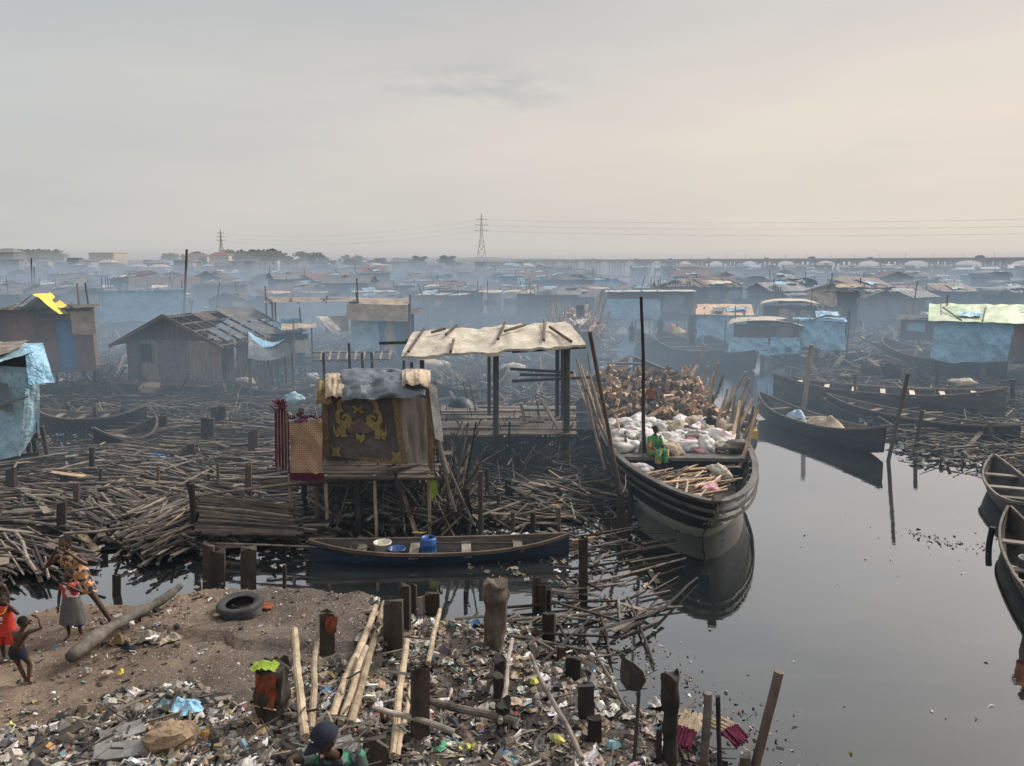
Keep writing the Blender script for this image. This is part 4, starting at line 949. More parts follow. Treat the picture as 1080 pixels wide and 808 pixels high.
# inner cross timbers seen in the bow, cross benches, floor
for t in (.06, .085, .11, .135):
    mb = MB()
    q = [bsec(t, k, .13) for k in (-1, -.9, -.7, -.45, -.2, .2, .45, .7, .9, 1)]
    for a, b in zip(q, q[1:]): mb.bar(a, b, .09, .07)
    mb.build('rib', 'hullgrey', big)
mb = MB(); mb.grid(lambda u, v: (bhb(.02 + v * .15) * .80 * (2 * u - 1), (.02 + v * .15) * BL_ + .1, .30), 6, 12); mb.build('floor', 'plankx', big)
tb = .155
mb = MB(); mb.box((0, 3.08, bzg(tb) - .16), (2 * bhb(tb) - .15, .5, .09)); mb.build('bench', 'hullgrey', big)
mb = MB(); mb.box((0, 3.34, bzg(tb) - .62), (2 * bhb(tb) - .3, .06, .85)); mb.build('bulkhead', 'char', big)
mb = MB(); mb.box((-.35, .93 * BL_, bzg(.93) + .02), (1.7, .25, .09)); mb.build('bench', 'hullgrey', big)
mb = MB(); mb.box((-1.1, .93 * BL_, .8), (.1, .1, 1.3)); mb.build('bench_post', 'hullgrey', big)
# cargo bed
def BW(x, y, z): return big.matrix_basis @ Vector((x, y, z))
def bedz(y):
    return 1.10 + .45 * smooth((y - 5.5) / 5) if y > 2.8 else .45
mb = MB(); mb.grid(lambda u, v: ((2 * u - 1) * (bhb((3.5 + v * 9.6) / BL_) - .12), 3.45 + v * 9.6, bedz(3.5 + v * 9.6) - .30 - (.3 if v > .97 else 0)), 8, 20); mb.build('cargo_bed', 'char', big)
# split firewood, row behind row
WOOD = []
for k in range(9):
    mb = MB(); L = R.uniform(.6, .95); w_ = R.uniform(.05, .095); vs = []
    for e in (0, 1):
        for (a, b) in ((-1, -.6), (1, -.6), (.2 + R.uniform(-.4, .4), 1)):
            vs.append((a * w_ * R.uniform(.75, 1.1), b * w_ * R.uniform(.7, 1.1), (e - .5) * L))
    mb.add(vs, [(0, 2, 1), (3, 4, 5), (0, 1, 4, 3), (1, 2, 5, 4), (2, 0, 3, 5)]); WOOD.append(mb.build('firewood', 'tan' if k % 3 else 'grey'))
cnt = 0
def putwood(x, y, z, rx, ry, rz, k=1):
    global cnt
    o = WOOD[cnt] if cnt < len(WOOD) else WOOD[R.randrange(9)].copy()
    if cnt >= len(WOOD): COL.objects.link(o)
    o.location = BW(x, y, z); o.rotation_euler = Euler((rx, ry, rz)); o.scale = (k, k, R.uniform(.8, 1.2)); cnt += 1
    tag(o, 'split piece of tan firewood stacked across the big loaded boat', 'firewood', 'split firewood on the big boat')
rows = [(12.6, 1.78, 58, 0), (11.6, 1.62, 20, 1), (10.7, 1.66, 58, 0), (9.8, 1.5, 20, 1), (8.9, 1.52, 56, 0), (8.0, 1.36, 20, 1), (7.2, 1.38, 56, 0)]
for y, z, n, kind in rows:
    b = bhb(y / BL_) - .15
    for i in range(n):
        x = (2 * (i + R.random()) / n - 1) * b
        if kind == 0: putwood(x, y + R.gauss(0, .12), z + R.uniform(-.10, .16), R.uniform(.1, 1.3), R.gauss(.1, .6), R.gauss(0, .7), R.uniform(.8, 1.15))
        else: putwood(x, y + R.gauss(0, .2), z + R.uniform(-.2, .12), PI / 2 + R.gauss(0, .2), R.uniform(-.5, .5), R.uniform(-1.2, 1.2))
mb = MB()
for i in range(1500):
    y = R.uniform(3.6, 13.0); b = bhb(y / BL_) - .15; x = R.uniform(-b, b); L = R.uniform(.2, .6); p = BW(x, y, bedz(y) - .2 + R.uniform(-.05, .28)); a = R.uniform(0, 6.3)
    stick_mb(mb, p.x, p.y, p.z, L, R.uniform(.025, .06), a, R.choice([(.40, .26, .16), (.30, .2, .13), (.16, .12, .1), (.07, .06, .055), (.05, .045, .04)]), 4, R.gauss(0, .5))
o = mb.build('firewood_rubble', 'stick', col=True); tag(o, 'short broken firewood filling the bed of the big loaded boat', 'firewood', kind='stuff')
# sacks
SK = []
def sackmesh(k, m):
    mb = MB(); n, q = 28, 16; vs = []; fs = []; sd = k * 7.3; lx, ly, lz = R.uniform(.36, .48), R.uniform(.27, .34), R.uniform(.2, .26)
    for j in range(q + 1):
        for i in range(n):
            a = 2 * PI * i / n; ph = -PI / 2 + PI * j / q; d = Vector((math.cos(a) * math.cos(ph), math.sin(a) * math.cos(ph), math.sin(ph)))
            r = 1 + .38 * N(*(d * 1.6 + Vector((sd, 0, 0)))) + .22 * N(*(d * 3.6 + Vector((0, sd, 0)))) + .16 * (abs(N(*(d * 6 + Vector((0, sd, 5))))) - .2)
            e = .35 * max(0, d.x - .75) * 2                     # tied neck
            vs.append((d.x * lx * r * (1 + e * 1.2), d.y * ly * r * (1 - e), d.z * lz * r))
    for j in range(q):
        for i in range(n): a = j * n + i; b = j * n + (i + 1) % n; fs.append((a, b, b + n, a + n))
    mb.add(vs, fs); return mb.build('sack', m, smooth=True)
for k in range(10): SK.append(sackmesh(k, ['white', 'sack', 'white', 'sack', 'beige', 'sack', 'pink', 'white', 'canvas', 'grey'][k]))
cs = 0
def putsack(x, y, z, label=None, k=None, sc_=1):
    global cs
    first = cs < 10 and k is None
    o = SK[cs] if first else SK[k if k is not None else R.choice([0, 1, 2, 3, 4, 0, 7, 8, 0, 2, 2, 3, 7, 1, 9, 4, 8, 5, 1, 3])].copy()
    if first: cs += 1
    else: COL.objects.link(o)
    o.location = BW(x, y, z); o.rotation_euler = (R.gauss(0, .3), R.gauss(0, .3), R.uniform(0, 6.3)); f = R.uniform(.75, 1.05) * sc_; o.scale = (f, f, f * R.uniform(.75, 1.05))
    tag(o, label or 'lumpy filled sack in the pile behind the bench of the big boat', 'sack', None if label else 'filled sacks on the big boat')
for y in (3.65, 4.3, 4.95, 5.65, 6.4):
    b = bhb(y / BL_) - .3
    for i in range(10):
        x = (2 * (i + .5 + R.uniform(-.3, .3)) / 10 - 1) * b
        putsack(x, y + R.gauss(0, .12), bedz(y) + .02 + R.uniform(-.05, .22))
putsack(-1.15, 2.5, .85, 'pink and white sack lying in the bow well near the bench, left side', 3, .8)
putsack(.75, 1.7, 1.0, 'pale grey sack lying in the bow well of the big boat at the right side', 8, .7)
putsack(.3, .5, .95, 'flat pinkish sack lying at the front of the bow well of the big boat', 6, .62)
# loose wood in the bow well
for i in range(80):
    a = R.gauss(.35, .35) + (.9 if R.random() < .3 else 0); x, y = R.uniform(-1.2, 1.2), R.uniform(.0, 2.6); L = R.uniform(.7, 1.7); lim_ = bhb(y / BL_) - .3
    x = max(-lim_ * .55, min(lim_ * .55, x)); d = Vector((math.cos(a), math.sin(a), 0)) * L / 2; z = .55 + .0050 * i
    crooked(BW(x - d.x, y - d.y, z), BW(x + d.x, y + d.y, z + R.uniform(-.05, .15)), R.uniform(.02, .04), .02, 'loose_stick', 'tan stick lying loose in the bow well of the big boat', 'stick', R.choice(['tan', 'bamboo', 'grey']), .03, 3, 'loose sticks in the bow well', False)
# mast pole and side poles
p = G(681, 506, .35); q = AT(676, 313, p.y + .2); crooked(p, q, .055, .04, 'mast_pole', 'tall straight black pole standing upright in the big boat', 'pole', 'char', .08, 9)
PL = [(608, 378, 638, 495), (614, 385, 642, 488), (619, 372, 632, 470), (621, 392, 650, 495), (624, 400, 640, 480), (611, 388, 630, 460), (617, 410, 655, 498), (628, 440, 662, 492), (632, 452, 655, 488), (606, 392, 636, 470), (626, 365, 633, 440), (660, 455, 668, 496), (668, 462, 672, 500), (676, 466, 670, 505), (651, 440, 660, 490), (645, 446, 652, 486)]
for i, (a, b, c_, d_) in enumerate(PL):
    t = max(.20, min(.75, (506 - d_) / 60)); base = BW(-bhb(t) + R.uniform(-.02, .12) if i < 11 else -bhb(t) + .35, t * BL_ - .5, bzg(t) - .4)
    base = AT(c_, d_, base.y); top = AT(a, b, base.y + R.uniform(0, .6)); crooked(base, top, .045, .028, 'side_pole', 'upright brown pole in the bundle along the left side of the big boat', 'pole', R.choice(['tan', 'grey', 'bamboo', 'bamboo']), .1, 5, 'poles along the left side of the big boat')
PR = [(740, 373, 722, 420), (743, 392, 727, 428), (755, 393, 740, 455), (752, 399, 745, 440), (782, 400, 748, 455), (787, 408, 762, 462), (765, 418, 752, 470), (775, 425, 766, 470), (779, 430, 770, 478), (784, 432, 772, 485), (790, 428, 768, 470), (793, 436, 778, 480), (799, 431, 775, 482), (772, 412, 760, 455), (768, 430, 757, 465), (797, 440, 779, 490), (760, 402, 742, 448), (788, 418, 764, 455), (745, 405, 733, 440), (796, 448, 780, 485)]
for i, (a, b, c_, d_) in enumerate(PR):
    dep = 16.75 + 2.8 + (490 - d_) * .14; base = AT(c_, d_ + 4, dep); top = AT(a, b, dep + R.uniform(-.3, .5)); crooked(base, top + (top - base) * .15, .06, .035, 'side_pole', 'upright pole leaning out over the right side of the big boat', 'pole', R.choice(['bamboo', 'tan', 'bamboo', 'grey']), .08, 5, 'poles along the right side of the big boat')
# mooring line and board on side
o = crooked(BW(-1.6, 1.4, 1.0), G(655, 520, .7), .012, .012, 'mooring_rope', 'thin pale rope tying the big boat to a stake at its left', 'rope', 'canvas', .1, 5, None, False)
# a second loaded boat further up the channel
b2 = canoe(G(622, 391, .4), G(603, 352, .5), 2.7, 1.2, 1.4, 'second loaded wooden boat heaped with firewood up the channel', outer='hullblack', thwarts=2, name='cargo_boat')
mb = MB()
for i in range(620):
    t = R.uniform(-.42, .40); x = R.uniform(-1.0, 1.0); q = inboat(b2, x, t * 15, 1.3 + 1.0 * (1 - abs(x) / 1.9) + R.uniform(-.1, .35)); stick_mb(mb, q.x, q.y, q.z, R.uniform(.4, 1.3), R.uniform(.04, .09), R.uniform(0, 6), R.choice([(.42, .28, .18), (.30, .2, .13), (.55, .5, .44), (.07, .06, .055)]), 4, R.gauss(0, .6))
o = mb.build('firewood_rubble', 'stick', col=True); tag(o, 'firewood heaped on the second boat up the channel', 'firewood', kind='stuff')
for i in range(18):
    s_ = R.choice((-1, 1)); q = inboat(b2, s_ * 1.4, R.uniform(-5.5, 5.5), .9); crooked(q, q + Vector((s_ * .5 + R.gauss(0, .3), R.gauss(0, .5), R.uniform(1.6, 3.2))), .08, .05, 'side_pole', 'pole sticking up from the side of the second loaded boat', 'pole', 'bamboo', .1, 3, 'poles on the second loaded boat', False)
# far boats
FB = [((938, 314), (985, 309), 'plank boat on stilts of debris in the right distance', 3.2), ((930, 318), (990, 322), 'long low boat below the other one in the right distance', 2.6), ((560, 330), (625, 334), 'pale long boat among the huts behind the striped tarpaulin', 3), ((20, 362), (95, 358), 'dark boat behind the pale blue hut at the left', 3),
      ((470, 372), (530, 368), 'dark boat with an open load behind the roofed platform', 2.6), ((855, 360), (905, 352), 'low empty boat between the blue huts and the debris', 2.8)]
for a, b, l, w_ in FB: canoe(G(*a, .4), G(*b, .4), w_, .9, .8, l, outer='hullblack' if 'dark' in l else 'hullgrey', thwarts=4)
# ---------------------------------------------------------------- stilt huts
def boards(mb, a, b, h0, h1, z0, step=.18, gap=.012, jag=.04, drop=0.0, th=.03, skip=None):
    """vertical boards from a to b (xy), heights interpolated"""
    a, b = Vector((a[0], a[1], 0)), Vector((b[0], b[1], 0)); L = (b - a).length; n = max(2, int(L / step)); d = (b - a) / n
    rz = math.atan2(d.y, d.x)
    for i in range(n):
        if R.random() < drop: continue
        if skip and skip((i + .5) / n): continue
        t = (i + .5) / n; h = (h0 + (h1 - h0) * t) if not callable(h0) else h0(t); h += R.uniform(-jag, jag * .2); zb = z0 + R.uniform(-jag, jag)
        c = a + d * (i + .5) + Vector((-d.y, d.x, 0)).normalized() * R.uniform(-.012, .012)
        mb.box((c.x, c.y, zb + h / 2), (L / n - gap, th, h), rz)
def stilts(root, w, d, top, nx=3, ny=2, r=.06, m='dark', bottom=-1.3, lo=.0):
    for i in range(nx):
        for j in range(ny):
            x = (i / (nx - 1) - .5) * (w - .15); y = (j / max(1, ny - 1) - .5) * (d - .15); mb = MB()
            mb.tube([(x + R.gauss(0, .06), y + R.gauss(0, .06), bottom), (x + R.gauss(0, .02), y, top)], [r * 1.1, r], 6); mb.build('stilt', m, root)
def hut(root, w, d, h, z0=.9, wall='plank', roof='gable', roofm='corr', pitch=.35, tarp=None, side='x', over=.3, door=True, window=True, open_=False, deck=True, skirt=0, drapes=(), walls=True, small=False, hanging=False):
    """a hut centred on the root: front faces -y"""
    hw, hd = w / 2, d / 2
    stilts(root, w, d, z0, 3 if w < 5 else 4, 2, .07)
    if deck:
        mb = MB(); n = int((d + .8) / .2)
        for i in range(n): mb.box((R.uniform(-.1, .1), -hd - .4 + (i + .5) * .2, z0 + R.uniform(-.015, .015)), (w + .5 + R.uniform(-.3, .3), .18, .05))
        mb.build('deck', 'plankx', root)
    rh = w * pitch / 2 if (roof == 'gable' and side == 'y') else d * pitch / 2
    def front_h(t): return h + (rh * (1 - abs(2 * t - 1)) if (roof == 'gable' and side == 'y') else 0)
    if walls and not open_:
        dx0, dx1 = (.58, .58 + .8 / w) if door else (2, 2); wm = M[wall]
        sheet = wall in ('corr', 'corrust', 'tin', 'rust')
        stp = .7 if sheet else (.22 if not small else .4)
        mb = MB(); boards(mb, (-hw, -hd), (hw, -hd), front_h, None, z0, stp, .004 if sheet else .015, skip=(lambda t: dx0 < t < dx1) if door else None)
        if door: mb.box((-hw + w * (dx0 + dx1) / 2, -hd - .02, z0 + h * .9), (w * .24 + .9, .05, h * .16))
        mb.build('wall', wm, root)
        mb = MB(); boards(mb, (hw, -hd), (hw, hd), h, h, z0, stp * 1.3, .01); mb.build('wall', wm, root)
        mb = MB(); boards(mb, (-hw, hd), (-hw, -hd), h, h, z0, stp * 1.3, .01); mb.build('wall', wm, root)
        mb = MB(); boards(mb, (hw, hd), (-hw, hd), front_h, None, z0, stp * 1.3, .01); mb.build('wall', wm, root)
        if door:
            cx = (-hw + w * (dx0 + dx1) / 2); mb = MB(); mb.box((cx, -hd + .12, z0 + h * .42), (.85, .03, h * .84)); dr = mb.build('door', 'char' if R.random() < .6 else 'tdeep', root)
        if window:
            cx = -hw + w * .25; fr = MB(); z = z0 + h * .6
            fr.box((cx, -hd - .03, z + .26), (.62, .05, .06)); fr.box((cx, -hd - .03, z - .26), (.62, .05, .06)); fr.box((cx - .29, -hd - .03, z), (.05, .05, .5)); fr.box((cx + .29, -hd - .03, z), (.05, .05, .5)); f = fr.build('window', 'grey', root)
            mb = MB(); mb.box((cx, -hd - .022, z), (.52, .02, .46)); mb.build('opening_shade', 'darkin', f)  # near-black panel painted as the unlit room behind the window
    else:
        for sx in (-1, 1):
            for sy in (-1, 1):
                mb = MB(); mb.tube([(sx * (hw - .05), sy * (hd - .05), z0), (sx * (hw - .05) + R.gauss(0, .03), sy * (hd - .05), z0 + h + .05)], .055, 6); mb.build('corner_post', 'grey', root)
        if open_ == 'rail':
            mb = MB(); mb.bar((-hw, -hd, z0 + .9), (hw, -hd, z0 + .95), .06); mb.build('rail', 'grey', root)
    zt = z0 + h
    if roof == 'gable':
        for s in (-1, 1):
            mb = MB()
            if side == 'x': a, b, c, e = (-hw - over, s * (hd + over), zt - over * pitch), (hw + over, s * (hd + over), zt - over * pitch), (hw + over, 0, zt + rh + .03), (-hw - over, 0, zt + rh + .03)
            else: a, b, c, e = (s * (hw + over), -hd - over, zt - over * pitch), (s * (hw + over), hd + over, zt - over * pitch), (0, hd + over, zt + rh + .03), (0, -hd - over, zt + rh + .03)
            cloth(mb, a, b, c, e, 12, 4, .035, 1.1, seed=R.uniform(0, 99), rag=.02)
            mb.build('roof', roofm, root)
        if side == 'y' and not small:
            mb = MB()
            for s in (-1, 1): mb.bar((s * (hw + over), -hd - over - .03, zt - over * pitch), (0, -hd - over - .03, zt + rh), .04, .12)
            mb.build('bargeboard', 'grey', root)
    elif roof in ('mono', 'flat'):
        r_ = .35 * h if roof == 'mono' else .08
        mb = MB(); cloth(mb, (-hw - over, -hd - over, zt), (hw + over, -hd - over, zt + R.uniform(-.1, .1)), (hw + over, hd + over, zt + r_), (-hw - over, hd + over, zt + r_ + R.uniform(-.1, .1)), 16, 8, .05, 1.2, seed=R.uniform(0, 99), rag=.05)
        mb.build('roof', roofm, root)
        if not small:
            mb = MB()
            for i in range(4): x = (i / 3 - .5) * w; mb.bar((x, -hd - over, zt - .07), (x, hd + over, zt + r_ - .07), .06)
            mb.build('rafters', 'grey', root)
            for k in range(3):
                x = R.uniform(-hw, hw); mb = MB(); mb.bar((x, -hd - over * .8, zt + .07), (x + R.gauss(0, .7), R.uniform(0, hd), zt + r_ * .6 + .13), .06); mb.build('roof_weight', 'plank', root)
    elif roof == 'arch':
        mb = MB(); sd = R.uniform(0, 99)
        def fn(u, v):
            a = PI * u; return (-(hw + over) * math.cos(a), (v - .5) * (d + 2 * over), zt + .62 * math.sin(a) ** .8 * min(1.2, w * .22) + .09 * N(u * 5 + sd, v * 6) - (.15 if u in (0, 1) else 0))
        mb.grid(fn, 18, 8); mb.build('roof', roofm, root, smooth=True)
    for k, (x0, x1, zz0, zz1, m) in enumerate(drapes):        # sheets hung on the front: fractions of width and of height
        mb = MB(); y = -hd - over * .5 - .06 - .03 * k
        sd_ = R.uniform(0, 99); nf = max(2, (x1 - x0) * w * 1.3); fl_ = R.uniform(.1, .45)
        def dfn(u, v):
            z = z0 + (zz0 + (zz1 - zz0) * v) * h; x = x0 * w - hw + (x1 - x0) * w * u
            k_ = (1 - v); fo = (1 - abs(N(u * nf + sd_, v * 1.2, sd_)) * 2) * .22 * (.35 + k_) + .12 * N(u * nf * 2.3 + v * 3, v * 2.5 + sd_)
            x += (u - .5) * fl_ * k_ ; z += (.18 * h * N(u * 2.5 + sd_, 3) + .05 * N(u * 11, sd_)) * k_ ** 3 + .05 * N(u * 5, sd_, 2) * v
            return (x, y + .1 - .25 * k_ - fo, z)
        mb.grid(dfn, 34, 16)
        mb.build('tarpaulin', m, root, smooth=True)
    # patches, loose sheets, jutting poles
    for q in range(R.choice((1, 2, 3))):
        x = R.uniform(-hw, hw * .6); zz = z0 + R.uniform(.1, .6) * h; ww, hh = R.uniform(.6, 1.5), R.uniform(.5, 1.2); mb = MB()
        cloth(mb, (x, -hd - .07, zz), (x + ww, -hd - .09, zz + R.uniform(-.1, .1)), (x + ww, -hd - .06, zz + hh), (x + R.uniform(-.1, .1), -hd - .06, zz + hh), 7, 5, .05, 2, seed=R.uniform(0, 99), rag=.08); mb.build('wall_patch', R.choice(['tin', 'rust', 'thatch', 'tblue', 'beige', 'tslate', 'canvas', 'grey']), root)
    for q in range(R.choice((1, 2, 2))):
        x = R.uniform(-hw, hw * .5); y = R.uniform(-hd - over, 0); ww = R.uniform(.8, 1.8); mb = MB(); zz = zt_ = z0 + h + (rh * .6 if roof == 'gable' else .12) + .1
        cloth(mb, (x, y, zz), (x + ww, y, zz + .1), (x + ww, y + 1.2, zz + .25), (x, y + 1.2, zz + .2), 6, 5, .09, 2, seed=R.uniform(0, 99), rag=.1); mb.build('roof_patch', R.choice(['tin', 'corr', 'tslate', 'canvas', 'tblue', 'beige', 'rust']), root)
    for q in range(R.choice((2, 3, 4))):
        x = R.choice((-1, 1)) * hw + R.gauss(0, .3); y = R.choice((-hd - .2, hd)); mb = MB(); mb.tube([(x, y, -1), (x + R.gauss(0, .15), y, z0 + h + R.uniform(.0, 1.3))], [.06, .04], 5); mb.build('pole', R.choice(['grey', 'plank', 'dark']), root)
    return root
def place(px, base, wpx, top, label, cat='hut', rz=0.0, dfac=.8, z0=.9, rfrac=.0, name='stilt_hut', group=None, **k):
    p = G(px, base, 0); s = mpp(p); rz -= math.atan2(p.x, p.y) * .85; w = wpx * s; zt = AT(px, top, p.y).z
    h = max(1.0, zt - z0 - rfrac); d = w * dfac
    root = empty(name, p + Vector((0, d / 2, 0)), label, cat, group, rz); hut(root, w, d, h, z0, **k); return root
place(148, 330 + 20, 74, 307, 'wide shelter hung with bright blue tarpaulin behind the plank house', wall='plank', roof='flat', roofm='grey', drapes=[(-.02, 1.04, .05, 1.05, 'tblue')], door=False, window=False, dfac=.5, z0=.8)
r_ = place(45, 422, 84, 326, 'brown sheet metal hut with a yellow tarpaulin over its roof', wall='rust', roof='flat', roofm='plank', window=False, dfac=.55, z0=1.3, door=True, rz=-.05)
mb = MB(); cloth(mb, (-2.6, -1.5, 3.3), (1.6, -1.4, 3.0), (.9, 1.2, 4.3), (-1.0, 1.2, 4.35), 14, 8, .12, 1.2, seed=5)
hw_ = 2.0; q = G(42, 422); s = mpp(q); zt = AT(42, 326, q.y).z
mb = MB(); a = AT(12, 329, q.y - .3); b = AT(78, 329, q.y - .3); c = AT(58, 309, q.y + 2.2); d_ = AT(34, 309, q.y + 2.2)
L_ = r_.matrix_basis.inverted()
cloth(mb, L_ @ AT(34, 310, q.y - .5), L_ @ AT(63, 331, q.y - .6), L_ @ AT(80, 329, q.y + 1.6), L_ @ AT(53, 308, q.y + 1.6), 14, 10, .07, 1.2, seed=5)
cloth(mb, L_ @ AT(10, 330, q.y - .55), L_ @ AT(34, 310, q.y - .5), L_ @ AT(38, 308, q.y - .1), L_ @ AT(15, 327, q.y - .1), 12, 3, .03, 1.2, seed=9)
mb.build('yellow_tarpaulin', 'tyellow', r_)
mb = MB(); mb.add([L_ @ AT(14, 330, q.y - .1), L_ @ AT(74, 331, q.y - .1), L_ @ AT(40, 312, q.y + .2)], [(0, 1, 2)]); mb.build('gable_sheet', 'tin', r_)
# the plank house with the broken roof
def plank_house():
    p = G(186, 418, 0); s = mpp(p); root = empty('plank_house', p, 'brown plank house with a gable front and a broken open roof slope', 'house', None, -.22)
    w = 112 * s; d = 6.5; z0 = .75; zt = AT(186, 359, p.y).z; zr = AT(180, 333, p.y).z; hw = w / 2
    stilts(root, w, d * 2, z0, 5, 2, .08, 'char')
    def fh(t): return (zt - z0) + (zr - zt) * (1 - abs(2 * t - 1))
    for (t0, t1, mm, hh) in ((0, .16, 'plank', 1), (.16, .33, 'thatch', 1), (.33, .66, 'grey', 1), (.66, 1, 'thatch', 1)):
        mb = MB(); n = 5
        if mm in ('plank', 'grey'):
            for k in range(14):
                z = z0 + (zt - z0) * (k + .5) / 14; mb.box(((t0 + t1) / 2 * w - hw, R.uniform(-.02, .02), z), ((t1 - t0) * w, .04, (zt - z0) / 14 - .015))
        else: boards(mb, (t0 * w - hw, 0), (t1 * w - hw, 0), zt - z0, zt - z0, z0, .16, .006, .05)
        mb.build('wall_panel', mm, root)
    mb = MB(); boards(mb, (-hw, .0), (hw, .0), lambda t: max(.02, (zr - zt) * (1 - abs(2 * t - 1)) - .02), None, zt, .3, .03, .0); mb.build('gable', 'plank', root)
    mb = MB(); boards(mb, (hw, 0), (hw, d), zt - z0, zt - z0, z0, .25, .02, drop=.12); mb.build('side_wall', 'dark', root)
    mb = MB(); boards(mb, (-hw, d), (-hw, 0), zt - z0, zt - z0, z0, .25, .02); mb.build('side_wall', 'plank', root)
    mb = MB(); mb.box((.22 * w - hw, -.05, z0 + 1.3), (.75, .05, .95)); f = mb.build('window', 'grey', root)
    mb = MB(); mb.box((.22 * w - hw, -.09, z0 + 1.3), (.60, .03, .80)); mb.build('opening_shade', 'darkin', f)  # dark panel, the gloom of the house inside put into its colour
    o = .5; zl = zt - .28
    mb = MB(); cloth(mb, (-hw - o, -o, zl), (-hw - o, d, zl), (0, d, zr), (0, -o, zr + .02), 14, 6, .04, .8, seed=3, rag=.02); mb.build('roof_slope', 'grey', root)
    # open right slope: rafters, purlins, a few sheets left
    for i in range(8): y = -o + (d + o) * i / 7; mb = MB(); mb.bar((0, y, zr), (hw + o, y, zl), .06, .1); mb.build('rafter', 'plank', root)
    for i in range(5): t = (i + .3) / 4.6; mb = MB(); mb.bar(((hw + o) * t, -o, zr + (zl - zr) * t + .06), ((hw + o) * t, d, zr + (zl - zr) * t + .06), .05, .06); mb.build('purlin', 'grey', root)
    for (u0, u1, v0, v1, mm) in ((.0, .45, .55, 1, 'corr'), (.5, 1, .62, .8, 'corr'), (.55, .95, .86, 1, 'tlight'), (.05, .3, .25, .42, 'corrust')):
        mb = MB(); P = lambda u, v: ((hw + o) * u, -o + (d + o) * v, zr + (zl - zr) * u + .11); cloth(mb, P(u0, v0), P(u1, v0), P(u1, v1), P(u0, v1), 6, 5, .03, 2, seed=u0 * 50, rag=.03); mb.build('roof_sheet', mm, root)
    mb = MB()
    for sg in (-1, 1): mb.bar((sg * (hw + o), -o - .04, zl - .02), (0, -o - .04, zr + .04), .05, .16)
    mb.build('bargeboard', 'grey', root)
    mb = MB(); n = 6
    for i in range(n): mb.box((0, -.2 - i * .2, z0 - .03), (w + R.uniform(-.4, .4), .18, .05))
    mb.build('deck', 'plankx', root)
plank_house()
# pale blue hut at the left edge
def blue_hut():
    p = G(12, 497, 0); root = empty('stilt_hut', p, 'hut wrapped in torn pale blue tarpaulin on stilts at the left edge', 'hut'); s = mpp(p)
    w = 82 * s; z0 = .95; zt = AT(20, 375, p.y).z; d = 3.2; ox = (12 - 12) * s
    x0, x1 = -2.0, w / 2 - .05 * s + .12
    for (px, m_) in ((14, 'bamboo'), (30, 'dark'), (40, 'plank'), (5, 'plank'), (22, 'dark')):
        q = G(px, 495); mb = MB(); mb.tube([(q.x - p.x, q.y - p.y + .3 + R.uniform(0, .8), -1.2), (q.x - p.x, q.y - p.y + .4, z0 + .3)], .07, 7); mb.build('stilt', m_, root)
    def BP_(za_, zb_, xr, m_, nm, in_=.0):
        A_ = [AT(-40, 450, p.y + .15) - p, AT(xr, 450, p.y + .15) - p, AT(xr - 1, 450, p.y + 2.6) - p, AT(-40, 450, p.y + 2.6) - p]; mb = MB(); mb.add([(q.x, q.y, z) for z in (za_, zb_) for q in A_], [(0, 1, 2, 3), (4, 5, 6, 7), (0, 1, 5, 4), (1, 2, 6, 5), (2, 3, 7, 6), (3, 0, 4, 7)]); mb.build(nm, m_, root)
    BP_(z0 - .05, z0 + .03, 42, 'plankx', 'deck'); BP_(z0 + .04, zt - .15, 39, 'darkin', 'inside_shade_box')  # the box is coloured black for the shaded inside behind the sheets
    za = z0 - .05
    def P(px, py, dy=0): q = AT(px, py, p.y + dy); return q - p
    mb = MB(); cloth(mb, P(-30, 492, -.15), P(22, 480, -.2), P(33, 388, .1), P(-30, 384, .1), 30, 22, .10, 1.6, seed=11); mb.build('tarpaulin', 'tlight', root, smooth=True)
    mb = MB(); cloth(mb, P(20, 482, -.22), P(41, 452, .2), P(43, 378, .3), P(30, 384, .0), 12, 18, .08, 1.6, seed=17); mb.build('tarpaulin', 'tlight', root, smooth=True)
    mb = MB(); cloth(mb, P(30, 405, -.3), P(58, 404, .1), P(46, 364, .5), P(26, 366, -.1), 14, 10, .07, 1.8, seed=21, rag=.06); mb.build('tarpaulin_flap', 'tblue', root, smooth=True)
    mb = MB(); cloth(mb, P(-30, 392, -.3), P(34, 372, -.2), P(46, 362, 2.6), P(-30, 360, 2.6), 20, 10, .07, 1.4, seed=23); mb.build('roof', 'tlight', root, smooth=True)
    mb = MB(); cloth(mb, P(-30, 388, -.25) + Vector((0, 0, .06)), P(12, 374, .4) + Vector((0, 0, .10)), P(32, 363, 2.0) + Vector((0, 0, .10)), P(-30, 364, 2.2) + Vector((0, 0, .08)), 14, 8, .05, 1.5, seed=29); mb.build('roof_board', 'grey', root)
    mb = MB(); cloth(mb, P(-10, 430, -.45), P(15, 436, -.42), P(8, 405, -.25), P(-10, 400, -.25), 10, 8, .06, 1.5, seed=33); mb.build('tarpaulin_patch', 'tslate', root, smooth=True)
    mb = MB(); mb.bar(P(-20, 436, -.5), P(30, 418, -.4), .05); mb.build('batten', 'grey', root)
    mb = MB(); mb.bar(P(-20, 486, .0), P(42, 478, .2), .09); mb.build('beam', 'dark', root)
blue_hut()
